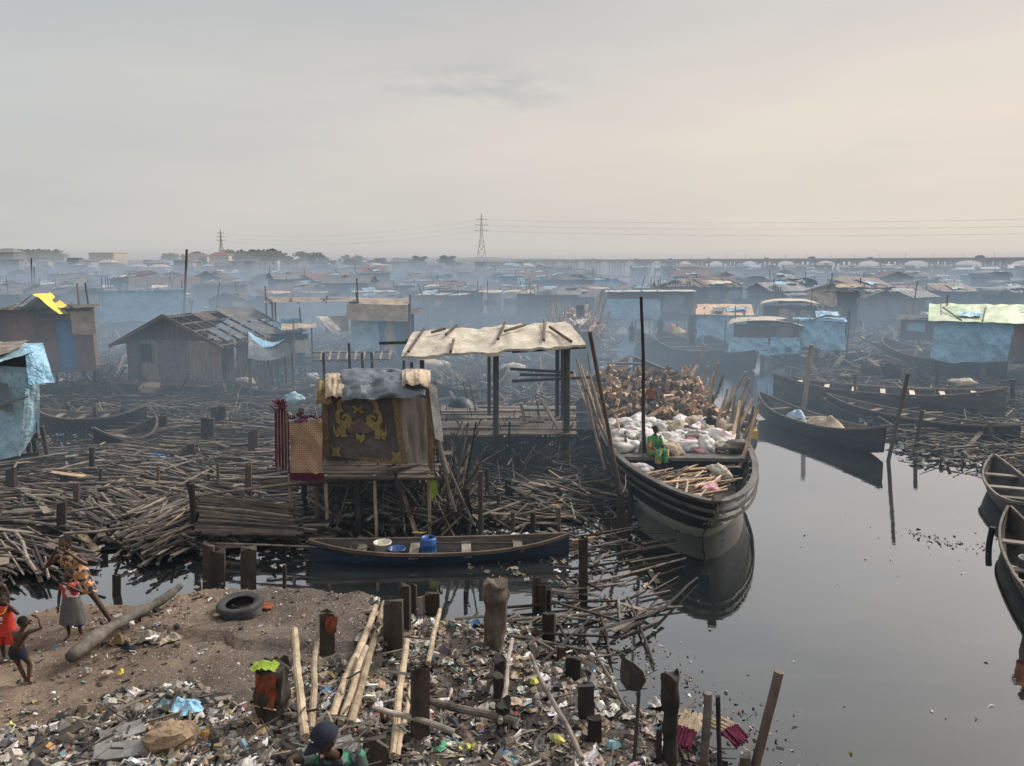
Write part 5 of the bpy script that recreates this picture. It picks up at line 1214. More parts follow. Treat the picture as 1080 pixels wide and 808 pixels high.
# the curtained hut
def curtained_hut():
    p = G(395, 560, 0); root = empty('curtained_hut', p, 'small stilt hut with a dark curtain embroidered with gold scrolls', 'hut')
    def P(px, py, dy=0): return AT(px, py, p.y + dy) - p
    zt = 1.25
    # platform
    A, B = P(335, 492, .25), P(462, 492, .25); z0 = A.z; x0, x1 = A.x - .1, B.x
    mb = MB()
    for i in range(11): y = -.35 + i * .24; mb.box(((x0 + x1) / 2 + R.uniform(-.12, .12), y, z0 - .06 + R.uniform(-.02, .02)), (x1 - x0 + R.uniform(-.3, .3), .22, .045), R.uniform(-.02, .02))
    mb.build('deck', 'plankx', root)
    for k, (a, b, py) in enumerate(((270, 465, 505), (276, 462, 512))):
        mb = MB(); mb.tube([P(a, py + 12 * (1 - k) - 3, -.35 + k * .3), P((a + b) / 2, py, -.35 + k * .3), P(b, py - 1, -.35 + k * .3)], .045, 7); mb.build('front_rail', 'plank', root)
    for (a, b) in (((200, 524), (345, 505)),):
        mb = MB(); mb.tube([P(*a, -.4), P(*b, -.35)], .035, 6); mb.build('side_rail', 'grey', root)
    for (px, m_, dy, r) in ((307, 'bamboo', -.25, .04), (345, 'bamboo', -.3, .045), (322, 'dark', .3, .06), (378, 'dark', -.2, .07), (396, 'bamboo', -.3, .04), (405, 'dark', .6, .05), (453, 'bamboo', -.25, .04), (440, 'dark', 1.0, .06), (360, 'dark', 1.3, .07), (338, 'dark', 1.5, .06), (425, 'dark', 1.6, .07), (335, 'plank', 0, .06)):
        q = P(px, 545, dy); mb = MB(); mb.tube([(q.x + R.gauss(0, .03), dy, -1.2), (q.x, dy, z0 - .05)], r, 8); mb.build('stilt', m_, root)
    # curtain panels: front from A1 to B1, side to C1
    A0, A1 = P(344, 482, -.05), P(341, 418, -.1); B0, B1 = P(428, 489, -.22), P(418, 418, -.15); C0, C1 = P(452, 484, .75), P(450, 412, .75)
    A0.z = A1.z * .0 + P(344, 481, -.05).z
    def fold(mb, a, b, c, d, nu, nv, sd, amp=.035):
        a, b, c, d = map(Vector, (a, b, c, d)); nrm = (b - a).cross(d - a).normalized()
        def fn(u, v): q = a.lerp(b, u).lerp(d.lerp(c, u), v); return q + nrm * (amp * math.sin(u * 17 + sd + 1.2 * N(v * 2, u * 3)) * (.4 + .6 * (1 - v)) * .6 + amp * N(u * 5 + sd, v * 3))
        mb.grid(fn, nu, nv); return fn
    mb = MB(); fold(mb, A0, B0, B1, A1, 40, 20, 3, .03); mb.build('curtain', 'curtain', root, smooth=True)
    mb = MB(); fold(mb, B0, C0, C1, B1, 20, 20, 6, .03); mb.build('side_curtain', 'plank', root, smooth=True)
    D0, D1 = P(344, 482, 1.9), P(343, 412, 1.9)
    mb = MB(); fold(mb, D0, A0, A1, D1, 20, 14, 9, .04); mb.build('side_curtain', 'curtain', root, smooth=True)
    mb = MB(); fold(mb, C0 + Vector((-.2, 1.2, 0)), D0, D1, C1 + Vector((-.2, 1.2, 0)), 14, 8, 9, .04); mb.build('back_curtain', 'char', root, smooth=True)
    nrm = -(B0 - A0).cross(A1 - A0).normalized()
    if nrm.y > 0: nrm = -nrm
    def Q(u, v, o=.05): return A0.lerp(B0, u).lerp(A1.lerp(B1, u), v) + nrm * o
    def band(name, pts, w, m, par, o=.05):
        mb = MB(); vs = []; n = len(pts)
        Wm = (B0 - A0).length; Hm = (A1 - A0).length
        for i, (u, v, ww) in enumerate(pts):
            u0, v0, _ = pts[max(0, i - 1)]; u1, v1, _ = pts[min(n - 1, i + 1)]; du, dv = (u1 - u0) * Wm, (v1 - v0) * Hm; l = math.hypot(du, dv) + 1e-9
            nu_, nv_ = -dv / l * ww * w / Wm, du / l * ww * w / Hm
            vs += [Q(u + nu_, v + nv_, o), Q(u - nu_, v - nv_, o)]
        mb.add(vs, [(2 * i, 2 * i + 1, 2 * i + 3, 2 * i + 2) for i in range(n - 1)]); return mb.build(name, m, par)
    # gold scrolls (mirror pair) in panel coordinates
    cu = .47
    mot = MB()
    def scroll(pts, w):
        for s_ in (-1, 1):
            vs = []; n = len(pts); Wm = (B0 - A0).length; Hm = (A1 - A0).length; P2 = [(cu + s_ * a, b, c) for a, b, c in pts]
            for i, (u, v, ww) in enumerate(P2):
                u0, v0, _ = P2[max(0, i - 1)]; u1, v1, _ = P2[min(n - 1, i + 1)]; du, dv = (u1 - u0) * Wm, (v1 - v0) * Hm; l = math.hypot(du, dv) + 1e-9
                nu_, nv_ = -dv / l * ww * w / Wm, du / l * ww * w / Hm
                vs += [Q(u + nu_, v + nv_, .055), Q(u - nu_, v - nv_, .055)]
            mot.add(vs, [(2 * i, 2 * i + 1, 2 * i + 3, 2 * i + 2) for i in range(n - 1)])
    def arc(cx, cy, r0, r1, a0, a1, n=14, w0=.6, w1=1.2, asp=1.25):
        return [(cx + (r0 + (r1 - r0) * i / n) * math.cos(a0 + (a1 - a0) * i / n), cy + asp * (r0 + (r1 - r0) * i / n) * math.sin(a0 + (a1 - a0) * i / n), w0 + (w1 - w0) * math.sin(PI * i / n)) for i in range(n + 1)]
    scroll(arc(.17, .86, .075, .085, 1.9, -1.2, 12, .5, 1.3), .045)
    scroll(arc(.175, .665, .13, .035, 1.25, -3.9, 22, .8, 1.35), .050)
    scroll(arc(.17, .66, .045, .02, 0, 5.5, 10, .8, 1.0), .040)
    scroll([(.09, .60, .4), (.15, .545, 1), (.21, .52, 1.3), (.27, .46, 1.3), (.31, .39, .5)], .055)
    scroll([(.20, .52, .4), (.22, .45, 1.2), (.225, .38, 1.2), (.17, .37, .4)], .055)
    scroll([(.26, .40, .4), (.30, .36, 1.2), (.33, .44, .9), (.345, .52, .3)], .035)
    scroll([(.0, .80, .25), (.04, .83, 1.0), (.075, .85, .2)], .040)
    scroll([(.0, .80, .25), (.04, .77, 1.0), (.075, .75, .2)], .040)
    scroll([(.0, .28, .3), (.02, .36, 1.4), (.055, .42, .3)], .050)
    mot.build('scroll_embroidery', 'gold', root)
    mot = MB()
    scroll([(.0, .44, 1.2), (.03, .56, 1.8), (.07, .62, .6)], .07); scroll([(.02, .5, 1.2), (.10, .50, 1.8), (.16, .47, .5)], .06); scroll([(.0, .60, 1.6), (.01, .68, .8)], .05)
    mot.build('flower_embroidery', 'fadeflower', root)
    mot = MB()
    for (u, v) in ((.90, .10), (.14, .10)):
        c = Q(u, v, .055); vs = []
        for i in range(16):
            a = 2 * PI * i / 16 + PI / 4; r = .17 if i % 4 == 0 else (.07 if i % 4 == 2 else .10); vs.append(c + (B0 - A0).normalized() * r * math.cos(a) + Vector((0, 0, r * math.sin(a) * 1.1)))
        mot.add(vs, [tuple(range(16))])
    mot.build('star_embroidery', 'gold', root)
    band('gold_border', [(.985 - .0 * i, i / 10, 1 + .12 * (i % 2)) for i in range(11)], .075, 'goldgreen', root, .052)
    band('gold_border', [(.02, i / 10, 1) for i in range(11)], .07, 'goldgreen', root, .052)
    band('gold_border', [(.45 + .05 * i, .02, 1) for i in range(11)], .05, 'goldgreen', root, .05)
    # frame posts
    for (x, y_, t) in ((458, 484, 402), (340, 484, 410)):
        mb = MB(); mb.tube([P(x, 505, -.1), P(x + 1, t, -.1)], .022, 6); mb.build('corner_post', 'rust', root)
    # roof heap of tarpaulins
    mb = MB()
    def heap(ax, bx, yt, yb, m, sd, amp=.12, d0=-.35, d1=1.9, nu=44, nv=26, lift=0):
        mb = MB()
        def fn(u, v):
            px = ax + (bx - ax) * u; py = yb + (4.5 * N(u * 3.1 + sd, 1.7) + 2.5 * N(u * 9 + sd, 4)) * (1 - v) + (yt - yb) * (math.sin(min(1, v * 1.25) * PI / 2)); q = P(px, py, d0 + (d1 - d0) * v ** 1.5)
            e = math.sin(PI * u) ** .4; q.z += lift - .06 * (1 - e) * (1 - v * .5)
            n = (.5 - abs(N(u * 3.5 + v * 2.5 + sd, v * 5.5 - u * 2.5, sd)) * 2.2) * 1.1 + (.3 - abs(N(u * 6 + sd, v * 4 + u * 4))) * .5
            return q + Vector((0, -amp * n * .8, amp * n * .6 * (.3 + v)))
        mb.grid(fn, nu, nv); return mb
    heap(343, 374, 394, 419, 'beige', 2, .05).build('beige_sheet', 'beige', root, smooth=True)
    heap(361, 449, 390, 420, 'tslate', 8, .13, -.44, 2.0).build('slate_tarpaulin', 'tslate', root, smooth=True)
    heap(424, 454, 390, 407, 'canvas', 5, .05, -.35, 1.6).build('pale_sheet', 'beige', root, smooth=True)
    heap(334, 350, 401, 424, 'goldgreen', 15, .08, -.3, .9, 12, 8).build('gold_cloth', 'goldgreen', root, smooth=True)
    mb = MB(); cloth(mb, P(452, 492, .0), P(457, 500, -.05), P(459, 412, .1), P(449, 405, .1), 6, 16, .05, 3, seed=4); mb.build('border_cloth', 'goldgreen', root, smooth=True)
    mb = MB(); cloth(mb, P(459, 462, -.42), P(468, 466, -.42), P(460, 404, -.3), P(451, 400, -.3), 8, 18, .06, 3, seed=8, rag=.08); mb.build('white_rag', 'white', root, smooth=True)
    mb = MB(); cloth(mb, P(455, 528, -.3), P(462, 520, -.3), P(460, 504, -.3), P(453, 505, -.3), 6, 6, .05, 3, seed=8, rag=.1); mb.build('green_rag', 'green', root, smooth=True)
    for sx, sy, ex, ey, r in ((456, 448, 480, 540, .045), (455, 452, 500, 552, .03), (458, 445, 472, 500, .05)):
        crooked(P(sx, sy, -.2) + p, P(ex, ey, -.5) + p, r * .8, r, 'leaning_pole', 'brown pole leaning against the right side of the curtained hut', 'pole', 'grey', .06, 4, 'poles leaning on the curtained hut', False)
    # woven blankets over the rail
    rb = empty('woven_blanket', p + P(321, 505, -.45), 'tan woven blanket with a maroon fringe hung beside the curtained hut', 'blanket')
    O = rb.location - p
    def P3(px, py, dy=0): return P(px, py, -.45 + dy) - O
    mb = MB(); cloth(mb, P3(307, 499), P3(341, 499), P3(340, 440), P3(305, 446), 26, 24, .10, 2.2, sag=.05, seed=41)
    m, nt, b_, out = newmat('basket_weave'); tc = nt.nodes.new('ShaderNodeTexCoord'); br = nt.nodes.new('ShaderNodeTexBrick'); br.inputs['Scale'].default_value = 5.5; br.inputs['Color1'].default_value = (.46, .31, .17, 1); br.inputs['Color2'].default_value = (.38, .26, .15, 1); br.inputs['Mortar'].default_value = (.16, .09, .07, 1); br.inputs['Mortar Size'].default_value = .03
    mp = nt.nodes.new('ShaderNodeMapping'); mp.inputs['Rotation'].default_value = (PI / 2, 0, 0); nt.links.new(tc.outputs['Object'], mp.inputs[0]); nt.links.new(mp.outputs[0], br.inputs['Vector']); nt.links.new(br.outputs[0], b_.inputs['Base Color']); b_.inputs['Roughness'].default_value = .95
    mb.build('weave', m, rb, smooth=True)
    for (yy, a, b_2) in ((499, 306, 341),):
        mb = MB()
        for i in range(46):
            x = a + (b_2 - a) * i / 45; q = P3(x, yy, -.02); mb.tube([q, q + Vector((R.gauss(0, .01), 0, -.14 - R.uniform(0, .04)))], .014, 4)
        mb.build('fringe', 'maroon', rb)
    mb = MB()
    for i in range(40):
        x = 305 + 34 * i / 39; q = P3(x, 441 + 1.5 * math.sin(i * .4), -.02); mb.tube([q, q + Vector((R.gauss(0, .03), -.02, R.uniform(.03, .11)))], .012, 4)
    mb.build('fringe', 'maroon', rb)
    r2 = empty('folded_blanket', p + P(297, 505, -.45), 'maroon and tan folded blanket hanging left of the tan woven blanket', 'blanket'); O = r2.location - p
    mb = MB()
    for k in range(9):
        x = 290 + k * 1.7; m_ = k % 2
        mb.add([P3(x, 495 + R.uniform(-8, 4)), P3(x + 2.2, 497 + R.uniform(-6, 4), -.06), P3(x + 1.2 + (3 - k) * .1, 432 + abs(k - 4), -.06), P3(x - .5, 432 + abs(k - 4))], [(0, 1, 2, 3)], mi=m_)
    mb.build('folds', ['maroon', 'beige'], r2)
    mb = MB()
    for i in range(60):
        q = P3(R.uniform(292, 300), R.uniform(424, 442)); mb.tube([q, q + Vector((R.gauss(0, .08), R.gauss(0, .04), R.uniform(.02, .16)))], .013, 4)
    mb.build('fringe', 'maroon', r2)
curtained_hut()
# roofed platform
def roofed_platform():
    p = G(525, 497, 0); root = empty('roofed_platform', p, 'open stilt platform of planks under a long pale canvas roof', 'shelter')
    def P(px, py, dy=0): return AT(px, py, p.y + dy) - p
    zd = P(530, 457, .2).z
    def post(px, top, dy, r, bot=-1.2, m='dark'):
        q = P(px, top, dy); mb = MB(); mb.tube([(P(px, 480, dy).x, dy, bot), (q.x, dy, q.z)], [r * 1.1, r], 8); mb.build('post', m, root)
    for a in ((523, 370, 0, .085), (598, 366, .1, .10), (516, 372, 2.6, .06), (588, 362, 2.6, .07), (593, 365, 2.2, .05), (445, 380, .3, .07), (434, 382, 1.2, .05), (426, 380, 2.6, .05)): post(*a)
    for a in ((480, 462, 1.5, .07), (560, 462, 1.2, .06), (545, 460, 2.4, .06), (610, 460, 1.4, .06), (500, 458, 3, .06), (575, 462, 2.0, .05), (470, 460, .4, .05)): post(*a)
    # deck planks
    ys = 0; i = 0
    for row in range(12):
        y = .1 + row * .36; x = P(466, 457, y).x
        xe = P(601, 457, y).x
        while x < xe:
            L = R.uniform(1.0, 3.2); L = min(L, xe - x + .2); mb = MB(); mb.box((x + L / 2, y + R.uniform(-.04, .04), zd + R.uniform(-.05, .04) + row * .004), (L, .33, .05), R.uniform(-.03, .03)); mb.build('deck_plank', R.choice(['grey', 'plankx', 'plankx', 'plank', 'tan' if R.random() < .15 else 'grey']), root); x += L
    for y in (.0, 2.1, 4.2):
        mb = MB(); mb.bar((P(462, 460, y).x, y, zd - .14), (P(604, 460, y).x, y, zd - .14), .12, .12); mb.build('beam', 'dark', root)
    mb = MB(); mb.bar(P(571, 421, .8), P(590, 453, .2), .12, .04); mb.build('leaning_board', 'grey', root)
    for a, b in (((540, 371), (618, 366)), ((425, 376), (600, 366))):
        mb = MB(); mb.bar(P(*a, .1), P(*b, .1), .08); mb.build('roof_beam', 'dark', root)
    for (a, b, dy) in (((400, 362), (436, 361), 1.5), ((428, 359), (470, 362), 2.6), ((538, 389), (605, 393), 2.6), ((540, 402), (622, 398), 2.4), ((548, 395), (600, 396), 3.0)):
        mb = MB(); mb.bar(P(*a, dy), P(*b, dy), .09); mb.build('cross_pole', 'dark', root)
    # canvas
    mb = MB()
    def fn(u, v):
        pa = P(423 + (618 - 423) * u, 376.5 - 12.5 * u + 2.0 * N(u * 6, 1) - (6 * max(0, u - .9)), -.35 + .12 * N(u * 11, 5)); pb = P(436 + (596 - 436) * u, 362 - 13 * u, 2.9); pb.z = pa.z + .28 + (.15 * smooth(v))
        q = pa.lerp(pb, v); n = N(u * 9, v * 2.5, 3) + .5 * N(u * 22, v * 5, 3); q.z += .09 * n + .10 * math.sin(v * PI) ; return q
    mb.grid(fn, 60, 14); mb.build('canvas_roof', 'canvas', root, smooth=True)
    mb = MB()
    def fn2(u, v): q = fn(u, 0); q = Vector(q); q.z -= v * (.07 + .12 * max(0, N(u * 9, 2))); q.y += .02 * v; return q
    mb.grid(fn2, 60, 2); mb.build('canvas_hem', 'canvas', root, smooth=True)
    for u0, u1, v0, v1 in ((.04, .08, .0, .9), (.23, .29, .5, .95), (.27, .28, -.1, .3), (.53, .6, .2, .9), (.58, .72, .5, .7), (.78, .86, .1, .95), (.92, .86, 0, .6), (.13, .22, .75, .8)):
        mb = MB(); a = Vector(fn(u0, v0)) + Vector((0, 0, .12)); b = Vector(fn(u1, v1)) + Vector((0, 0, .12)); mb.tube([a, b], .045, 6); mb.build('roof_weight', 'plank', root)
roofed_platform()
p = AT(486, 428, G(525, 497).y + 2.6); mb = MB()
mb.grid(lambda u, v: (.45 * math.cos(u * 2 * PI) * (v + .001), .45 * math.sin(u * 2 * PI) * (v + .001), .28 * (1 - v ** 3) + .1), 16, 6); o = mb.build('bundle', 'tgdark', smooth=True); p.z = p.z - .1; o.location = p; tag(o, 'dark green tied bundle lying on the plank platform', 'bundle')
# blue curtained hut behind
r_ = place(402, 398, 64, 331, 'tall narrow hut hung with pale and deep blue cloth under a rolled brown mat roof', wall='char', roof='flat', roofm='plank', drapes=[(.0, .42, .1, .93, 'tlight'), (.45, .55, .1, .95, 'tdeep'), (.55, .66, .05, .9, 'beige')], window=False, dfac=.7, z0=1.1)
q = G(402, 398); L_ = r_.matrix_basis.inverted()
mb = MB(); cloth(mb, L_ @ AT(366, 334, q.y - .7), L_ @ AT(430, 336, q.y - .7), L_ @ AT(431, 315, q.y + 1.2), L_ @ AT(368, 314, q.y + 1.2), 20, 8, .10, 1.4, seed=51); mb.build('mat_roof', 'beige', r_, smooth=True)
mb = MB(); cloth(mb, L_ @ AT(366, 338, q.y - .75), L_ @ AT(430, 339, q.y - .75), L_ @ AT(430, 322, q.y - .6), L_ @ AT(366, 320, q.y - .6), 20, 6, .08, 1.4, seed=55); mb.build('mat_edge', 'beige', r_, smooth=True)
r_ = place(327, 398, 84, 318, 'open frame shelter of poles with a plank strip roof beside the blue curtained hut', open_=True, walls=False, roof='flat', roofm='grey', dfac=.6, z0=1.1, cat='shelter', name='pole_shelter')
place(300, 405, 30, 352, 'tiny charred shed under the open frame shelter', wall='char', roof='flat', roofm='tslate', dfac=.8, small=True)
def sheet_thing(name, pts, m, label, cat, sag=.3, dy=(0, 0, 1.5, 1.5), y=None, amp=.07, nu=16, nv=8, seed=0, frame='plank'):
    y = y or G(*pts[0]).y; P = [AT(px, py, y + d) for (px, py), d in zip(pts, dy)]; c = sum(P, Vector()) / 4; root = empty(name, Vector((c.x, c.y, 0)), label, cat); o = root.location
    mb = MB(); cloth(mb, *[q - o for q in P], nu, nv, amp, 1.2, sag=sag, seed=seed, rag=.04); mb.build('sheet', m, root, smooth=True)
    if frame:
        for q in P: mb = MB(); mb.tube([(q.x - o.x, q.y - o.y, -1), (q.x - o.x, q.y - o.y, q.z)], .05, 6); mb.build('pole', frame, root)
    return root
sheet_thing('sagging_sheet', [(262, 378), (308, 372), (300, 360), (262, 352)], 'tslate', 'sagging grey sheet slung between poles right of the plank house', 'sheet', .5, y=33)
sheet_thing('hanging_sheet', [(352, 352), (360, 348), (346, 334), (332, 334)], 'white', 'pale striped sheet drooping from the open frame shelter', 'sheet', .0, y=36, frame=None)
sheet_thing('blue_sheet', [(262, 364), (292, 363), (300, 357), (262, 350)], 'tblue', 'narrow blue sheet slung above the sagging grey sheet', 'sheet', .3, y=34.5)
# drying rack
def rack():
    y = 27; root = empty('drying_rack', AT(370, 380, y) - Vector((0, 0, 0)), 'black ladder like rack of short bars above the curtained hut', 'rack'); root.location.z = 0; o = root.location
    mb = MB()
    for yy, dy in ((380, 0), (372, 1.2)): mb.bar(AT(330, yy, y + dy) - o, AT(412, yy - 1, y + dy) - o, .05)
    for i in range(9): x = 338 + i * 9; mb.bar(AT(x, 381, y - .1) - o, AT(x + 2, 371, y + 1.3) - o, .07)
    mb.build('bars', 'grey', root)
    for x in (341, 368, 392, 382):
        mb = MB(); q = AT(x, 362 if x == 368 else 372, y); mb.tube([(q.x - o.x, 0, -1), (q.x - o.x, 0, q.z)], .05, 6); mb.build('post', 'dark', root)
rack()
# right side huts
r_ = place(1062, 404, 92, 340, 'large stilt hut with a faded green roof sheet and a blue tarpaulin skirt', wall='char', roof='mono', roofm='tgreen', drapes=[(-.06, .72, .0, 1.0, 'tblue'), (.72, 1.2, .1, 1.0, 'rust')], door=False, window=False, dfac=.9, z0=1.1, over=.6)
place(976, 372, 36, 337, 'black charred hut left of the green roofed hut', wall='char', roof='flat', roofm='char', dfac=.8, door=False)
r_ = place(812, 386, 62, 346, 'hut with a pale draped canvas roof and a blue tarpaulin skirt beside the channel', wall='rust', roof='arch', roofm='canvas', drapes=[(-.05, .55, -.2, .55, 'tblue'), (.6, 1.05, -.15, .6, 'tblue')], dfac=.8, z0=1.0, window=False, over=.4)
place(866, 386, 44, 338, 'hut covered by a slack deep sky blue tarpaulin right of the canvas roofed hut', wall='char', roof='flat', roofm='tblue', drapes=[(-.05, 1.05, .05, 1.05, 'tblue')], door=False, window=False, dfac=.7, z0=1.0)
place(768, 372, 50, 332, 'hut with a wide blue tarpaulin front and a brush roof behind the grey boats', wall='char', roof='mono', roofm='tan', drapes=[(-.05, 1.0, -.1, 1.0, 'tblue')], door=False, window=False, dfac=.9, z0=1.0)
place(738, 368, 20, 334, 'narrow dark green curtained hut left of the wide blue one', wall='char', roof='flat', roofm='char', drapes=[(0, 1, 0, 1, 'tgdark')], door=False, window=False, dfac=1, z0=1.0)
place(838, 366, 52, 324, 'hut with a long pale arched mat roof behind the canvas roofed hut', wall='char', roof='arch', roofm='canvas', dfac=.8, window=False)
place(890, 360, 30, 307, 'tall dark hut with a ragged brown awning in the right middle distance', wall='dark', roof='flat', roofm='char', drapes=[(-.6, .3, .65, 1.0, 'beige')], dfac=1)
place(845, 322, 22, 300, 'small box hut with a red orange panel far right of the channel', wall='white', roof='flat', roofm='tin', drapes=[(.45, 1.0, 0, 1, 'orange')], door=False, window=False)
place(688, 348, 88, 308, 'long shelter with a wide pale canvas roof and a blue skirt beyond the channel', wall='char', roof='flat', roofm='canvas', drapes=[(.0, .62, .05, .75, 'tblue'), (.66, .9, .3, .9, 'tslate')], door=False, window=False, dfac=.5)
place(757, 338, 36, 316, 'low hut with a pale patched roof right of the long canvas shelter', wall='grey', roof='mono', roofm='canvas', window=False)
place(534, 345, 52, 308, 'open shelter with a flat pale canvas roof left of the channel', wall='grey', roof='flat', roofm='canvas', open_=True, walls=False, dfac=.6, cat='shelter', name='pole_shelter')
place(584, 316, 32, 299, 'shelter hung with a pale grey sheet beyond the flat canvas roof', wall='grey', roof='flat', roofm='beige', drapes=[(-.05, .7, -.1, 1, 'beige')], window=False, door=False)
place(632, 312, 22, 297, 'small hut with a sky blue front left of the long canvas shelter', wall='grey', roof='flat', roofm='tin', drapes=[(-.05, 1.05, 0, 1, 'tblue')], window=False, door=False)
place(440, 318, 24, 296, 'hut with a faded pink roof in the middle distance', wall='tblue', roof='flat', roofm='pink', window=False)
place(425, 332, 22, 301, 'dark narrow hut with a light roof edge left of the pink roofed hut', wall='dark', roof='flat', roofm='tlight', window=False)
place(311, 312, 24, 297, 'gabled hut of upright poles in the left middle distance', wall='tin', roof='gable', side='y', roofm='char', window=False, rfrac=.6)
place(350, 312, 60, 297, 'long open hut with two pale roofs behind the pole gabled one', wall='grey', roof='flat', roofm='canvas')
place(488, 332, 22, 313, 'black box hut left of the flat canvas roof', wall='char', roof='flat', roofm='char')
place(452, 332, 20, 312, 'grey box hut behind the black box hut', wall='grey', roof='flat', roofm='tin')
place(165, 330, 66, 301, 'wide hut with a broad brown pyramid roof behind the blue tarpaulin shelter', wall='dark', roof='gable', roofm='corrust', rfrac=2.0, pitch=.8)
place(72, 300, 34, 291, 'hut with a pale green peaked canopy in the left distance', wall='tin', roof='gable', roofm='tlight', side='x', rfrac=.5)
place(228, 330, 50, 301, 'hut with a reddish brown cloth front in the left middle distance', wall='dark', roof='flat', roofm='char', drapes=[(.5, 1, 0, 1, 'woolred')], window=False)
place(58, 330, 44, 302, 'dark plank hut behind the yellow roofed hut', wall='dark', roof='flat', roofm='tin', window=False)
place(97, 345, 30, 306, 'dark open shed right of the yellow roofed hut', wall='char', roof='flat', roofm='plank')
place(-5, 352, 36, 300, 'dark hut cut by the left edge of the picture behind the yellow roof', wall='dark', roof='gable', roofm='tin', rfrac=.8)
place(238, 298, 20, 286, 'pale boxy hut in the left distance', wall='white', roof='gable', roofm='canvas', rfrac=.4, small=True)
r_ = place(1000, 322, 60, 308, 'long dark shed with a curved green roof in the right distance', wall='char', roof='arch', roofm='tgdark', dfac=.5)
place(1040, 326, 40, 309, 'open pole frame hut right of the curved green roof', wall='grey', open_=True, walls=False, roof='flat', roofm='tin')
place(930, 330, 50, 311, 'low hut of leaning poles in the right distance', wall='grey', roof='gable', roofm='grey', rfrac=.8)
# ---------------------------------------------------------------- rows of further huts
PR_ = []
KN = [('plank walled stilt hut with a grey sheet roof among the crowded far huts', dict(wall='plank', roof='gable', roofm='corr', side='x')),
      ('plank hut with its gable end forward among the crowded far huts', dict(wall='grey', roof='gable', roofm='corrust', side='y')),
      ('sheet metal hut with a flat roof among the crowded far huts', dict(wall='corr', roof='flat', roofm='tin')),
      ('hut with a blue tarpaulin front among the crowded far huts', dict(wall='char', roof='flat', roofm='tblue', drapes=[(-.04, 1.04, .0, 1.0, 'tblue')], window=False)),
      ('charred dark hut with a lean-to roof among the crowded far huts', dict(wall='char', roof='mono', roofm='rust')),
      ('open pole shelter with a pale canvas roof among the crowded far huts', dict(open_=True, walls=False, roof='flat', roofm='canvas')),
      ('hut with a humped grey tarpaulin roof among the crowded far huts', dict(wall='dark', roof='arch', roofm='tslate')),
      ('rusty sheet hut with a brown gable roof among the crowded far huts', dict(wall='rust', roof='gable', roofm='corrust', side='x'))]
for i, (l, k) in enumerate(KN):
    for v in range(2):
        r_ = empty('stilt_hut', (0, 0, 0), l, 'hut', 'far huts of kind %s' % 'abcdefgh'[i]); r_['group'] = l.replace('hut', 'huts', 1) if False else l[:40]
        hut(r_, 3.5 + v * .9, 3.0, 2.0 + .3 * v, .9, **k); PR_.append(r_)
taken = []
def channel(px, py):
    if 635 < px < 770 and py > 345: return True
    if py > 340 and not (px < 30): return True
    return False
n = 0; protos_used = set(); k_ = 0
KEEP = [(o.location.x, o.location.y, 3.2) for o in bpy.data.objects if o.get('category') in ('hut', 'house', 'shelter', 'boat', 'canoe') and o.parent is None and o not in PR_]
for it in range(9000):
    if n >= 285: break
    py = 288.5 + 56 * R.random() ** 1.15; px = R.uniform(-25, 1105)
    if px > 700 and py < 291.5: continue
    if 640 < px < 700 and py > 330: continue
    q = G(px, py)
    if any((q.x - a) ** 2 + (q.y - b) ** 2 < (c + q.y * .008) ** 2 for a, b, c in KEEP): continue
    w_ = [3, 3, 2, 1.5, 4, 1.6, 2, 2.6]; ki = R.choices(range(8), w_)[0]; v = R.randrange(2); pr = PR_[ki * 2 + v]
    if ki * 2 + v not in protos_used: protos_used.add(ki * 2 + v); o = pr
    else: o = copy_tree(pr)
    f = R.uniform(.8, 1.2) * (1 + max(0, q.y - 150) / 900); o.location = q; o.rotation_euler = (0, 0, R.gauss(0, .45)); o.scale = (f * R.uniform(.9, 1.2), f, f * R.uniform(.85, 1.2))
    KEEP.append((q.x, q.y, 1.7)); n += 1
for i, pr in enumerate(PR_):
    if i not in protos_used: print('unused', i)
# mud and debris between the huts, sparse
for P_, nn in ((pxpoly([(-60, 345), (300, 345), (300, 402), (-60, 402)]), 1300), (pxpoly([(300, 330), (640, 330), (650, 385), (300, 385)]), 2000), (pxpoly([(770, 335), (1120, 335), (1120, 395), (850, 395), (800, 375)]), 2300), (pxpoly([(-60, 305), (640, 305), (640, 330), (-60, 345)]), 2200), (pxpoly([(720, 305), (1140, 305), (1140, 335), (720, 335)]), 1500)):
    sticks('driftwood', P_, nn, (.6, 3.0), (.03, .085), .15, 'broken poles and debris scattered between the far huts', 'driftwood', dirf=lambda x, y: R.uniform(0, 6.3), tilt=.3)
for P_ in ([(-60, 330), (300, 332), (300, 350), (120, 366), (-60, 372)], [(780, 338), (1120, 330), (1120, 392), (860, 392), (800, 372)], [(300, 318), (640, 315), (640, 345), (460, 362), (300, 362)], [(-60, 300), (640, 300), (640, 318), (-60, 325)], [(740, 300), (1140, 300), (1140, 328), (740, 332)]):
    mudsheet(pxpoly(P_), .05, 'char', 'dark mud and debris flat between the stilt huts', 1.1, 2.2, .15)
# single poles sticking up between huts
for i in range(120):
    py = 300 + 60 * R.random(); px = R.uniform(0, 1080)
    if 640 < px < 770 and py > 335: continue
    q = G(px, py); mb = MB(); h = R.uniform(1.5, 4.8); mb.tube([(0, 0, -1), (R.gauss(0, .1), 0, h * .5), (R.gauss(0, .35), R.gauss(0, .2), h)], [.07, .06, .045], 5); o = mb.build('bare_pole', R.choice(['dark', 'plank', 'grey', 'bamboo'])); o.location = q
    tag(o, 'bare pole standing up between the far stilt huts', 'pole', 'bare poles between the far huts')

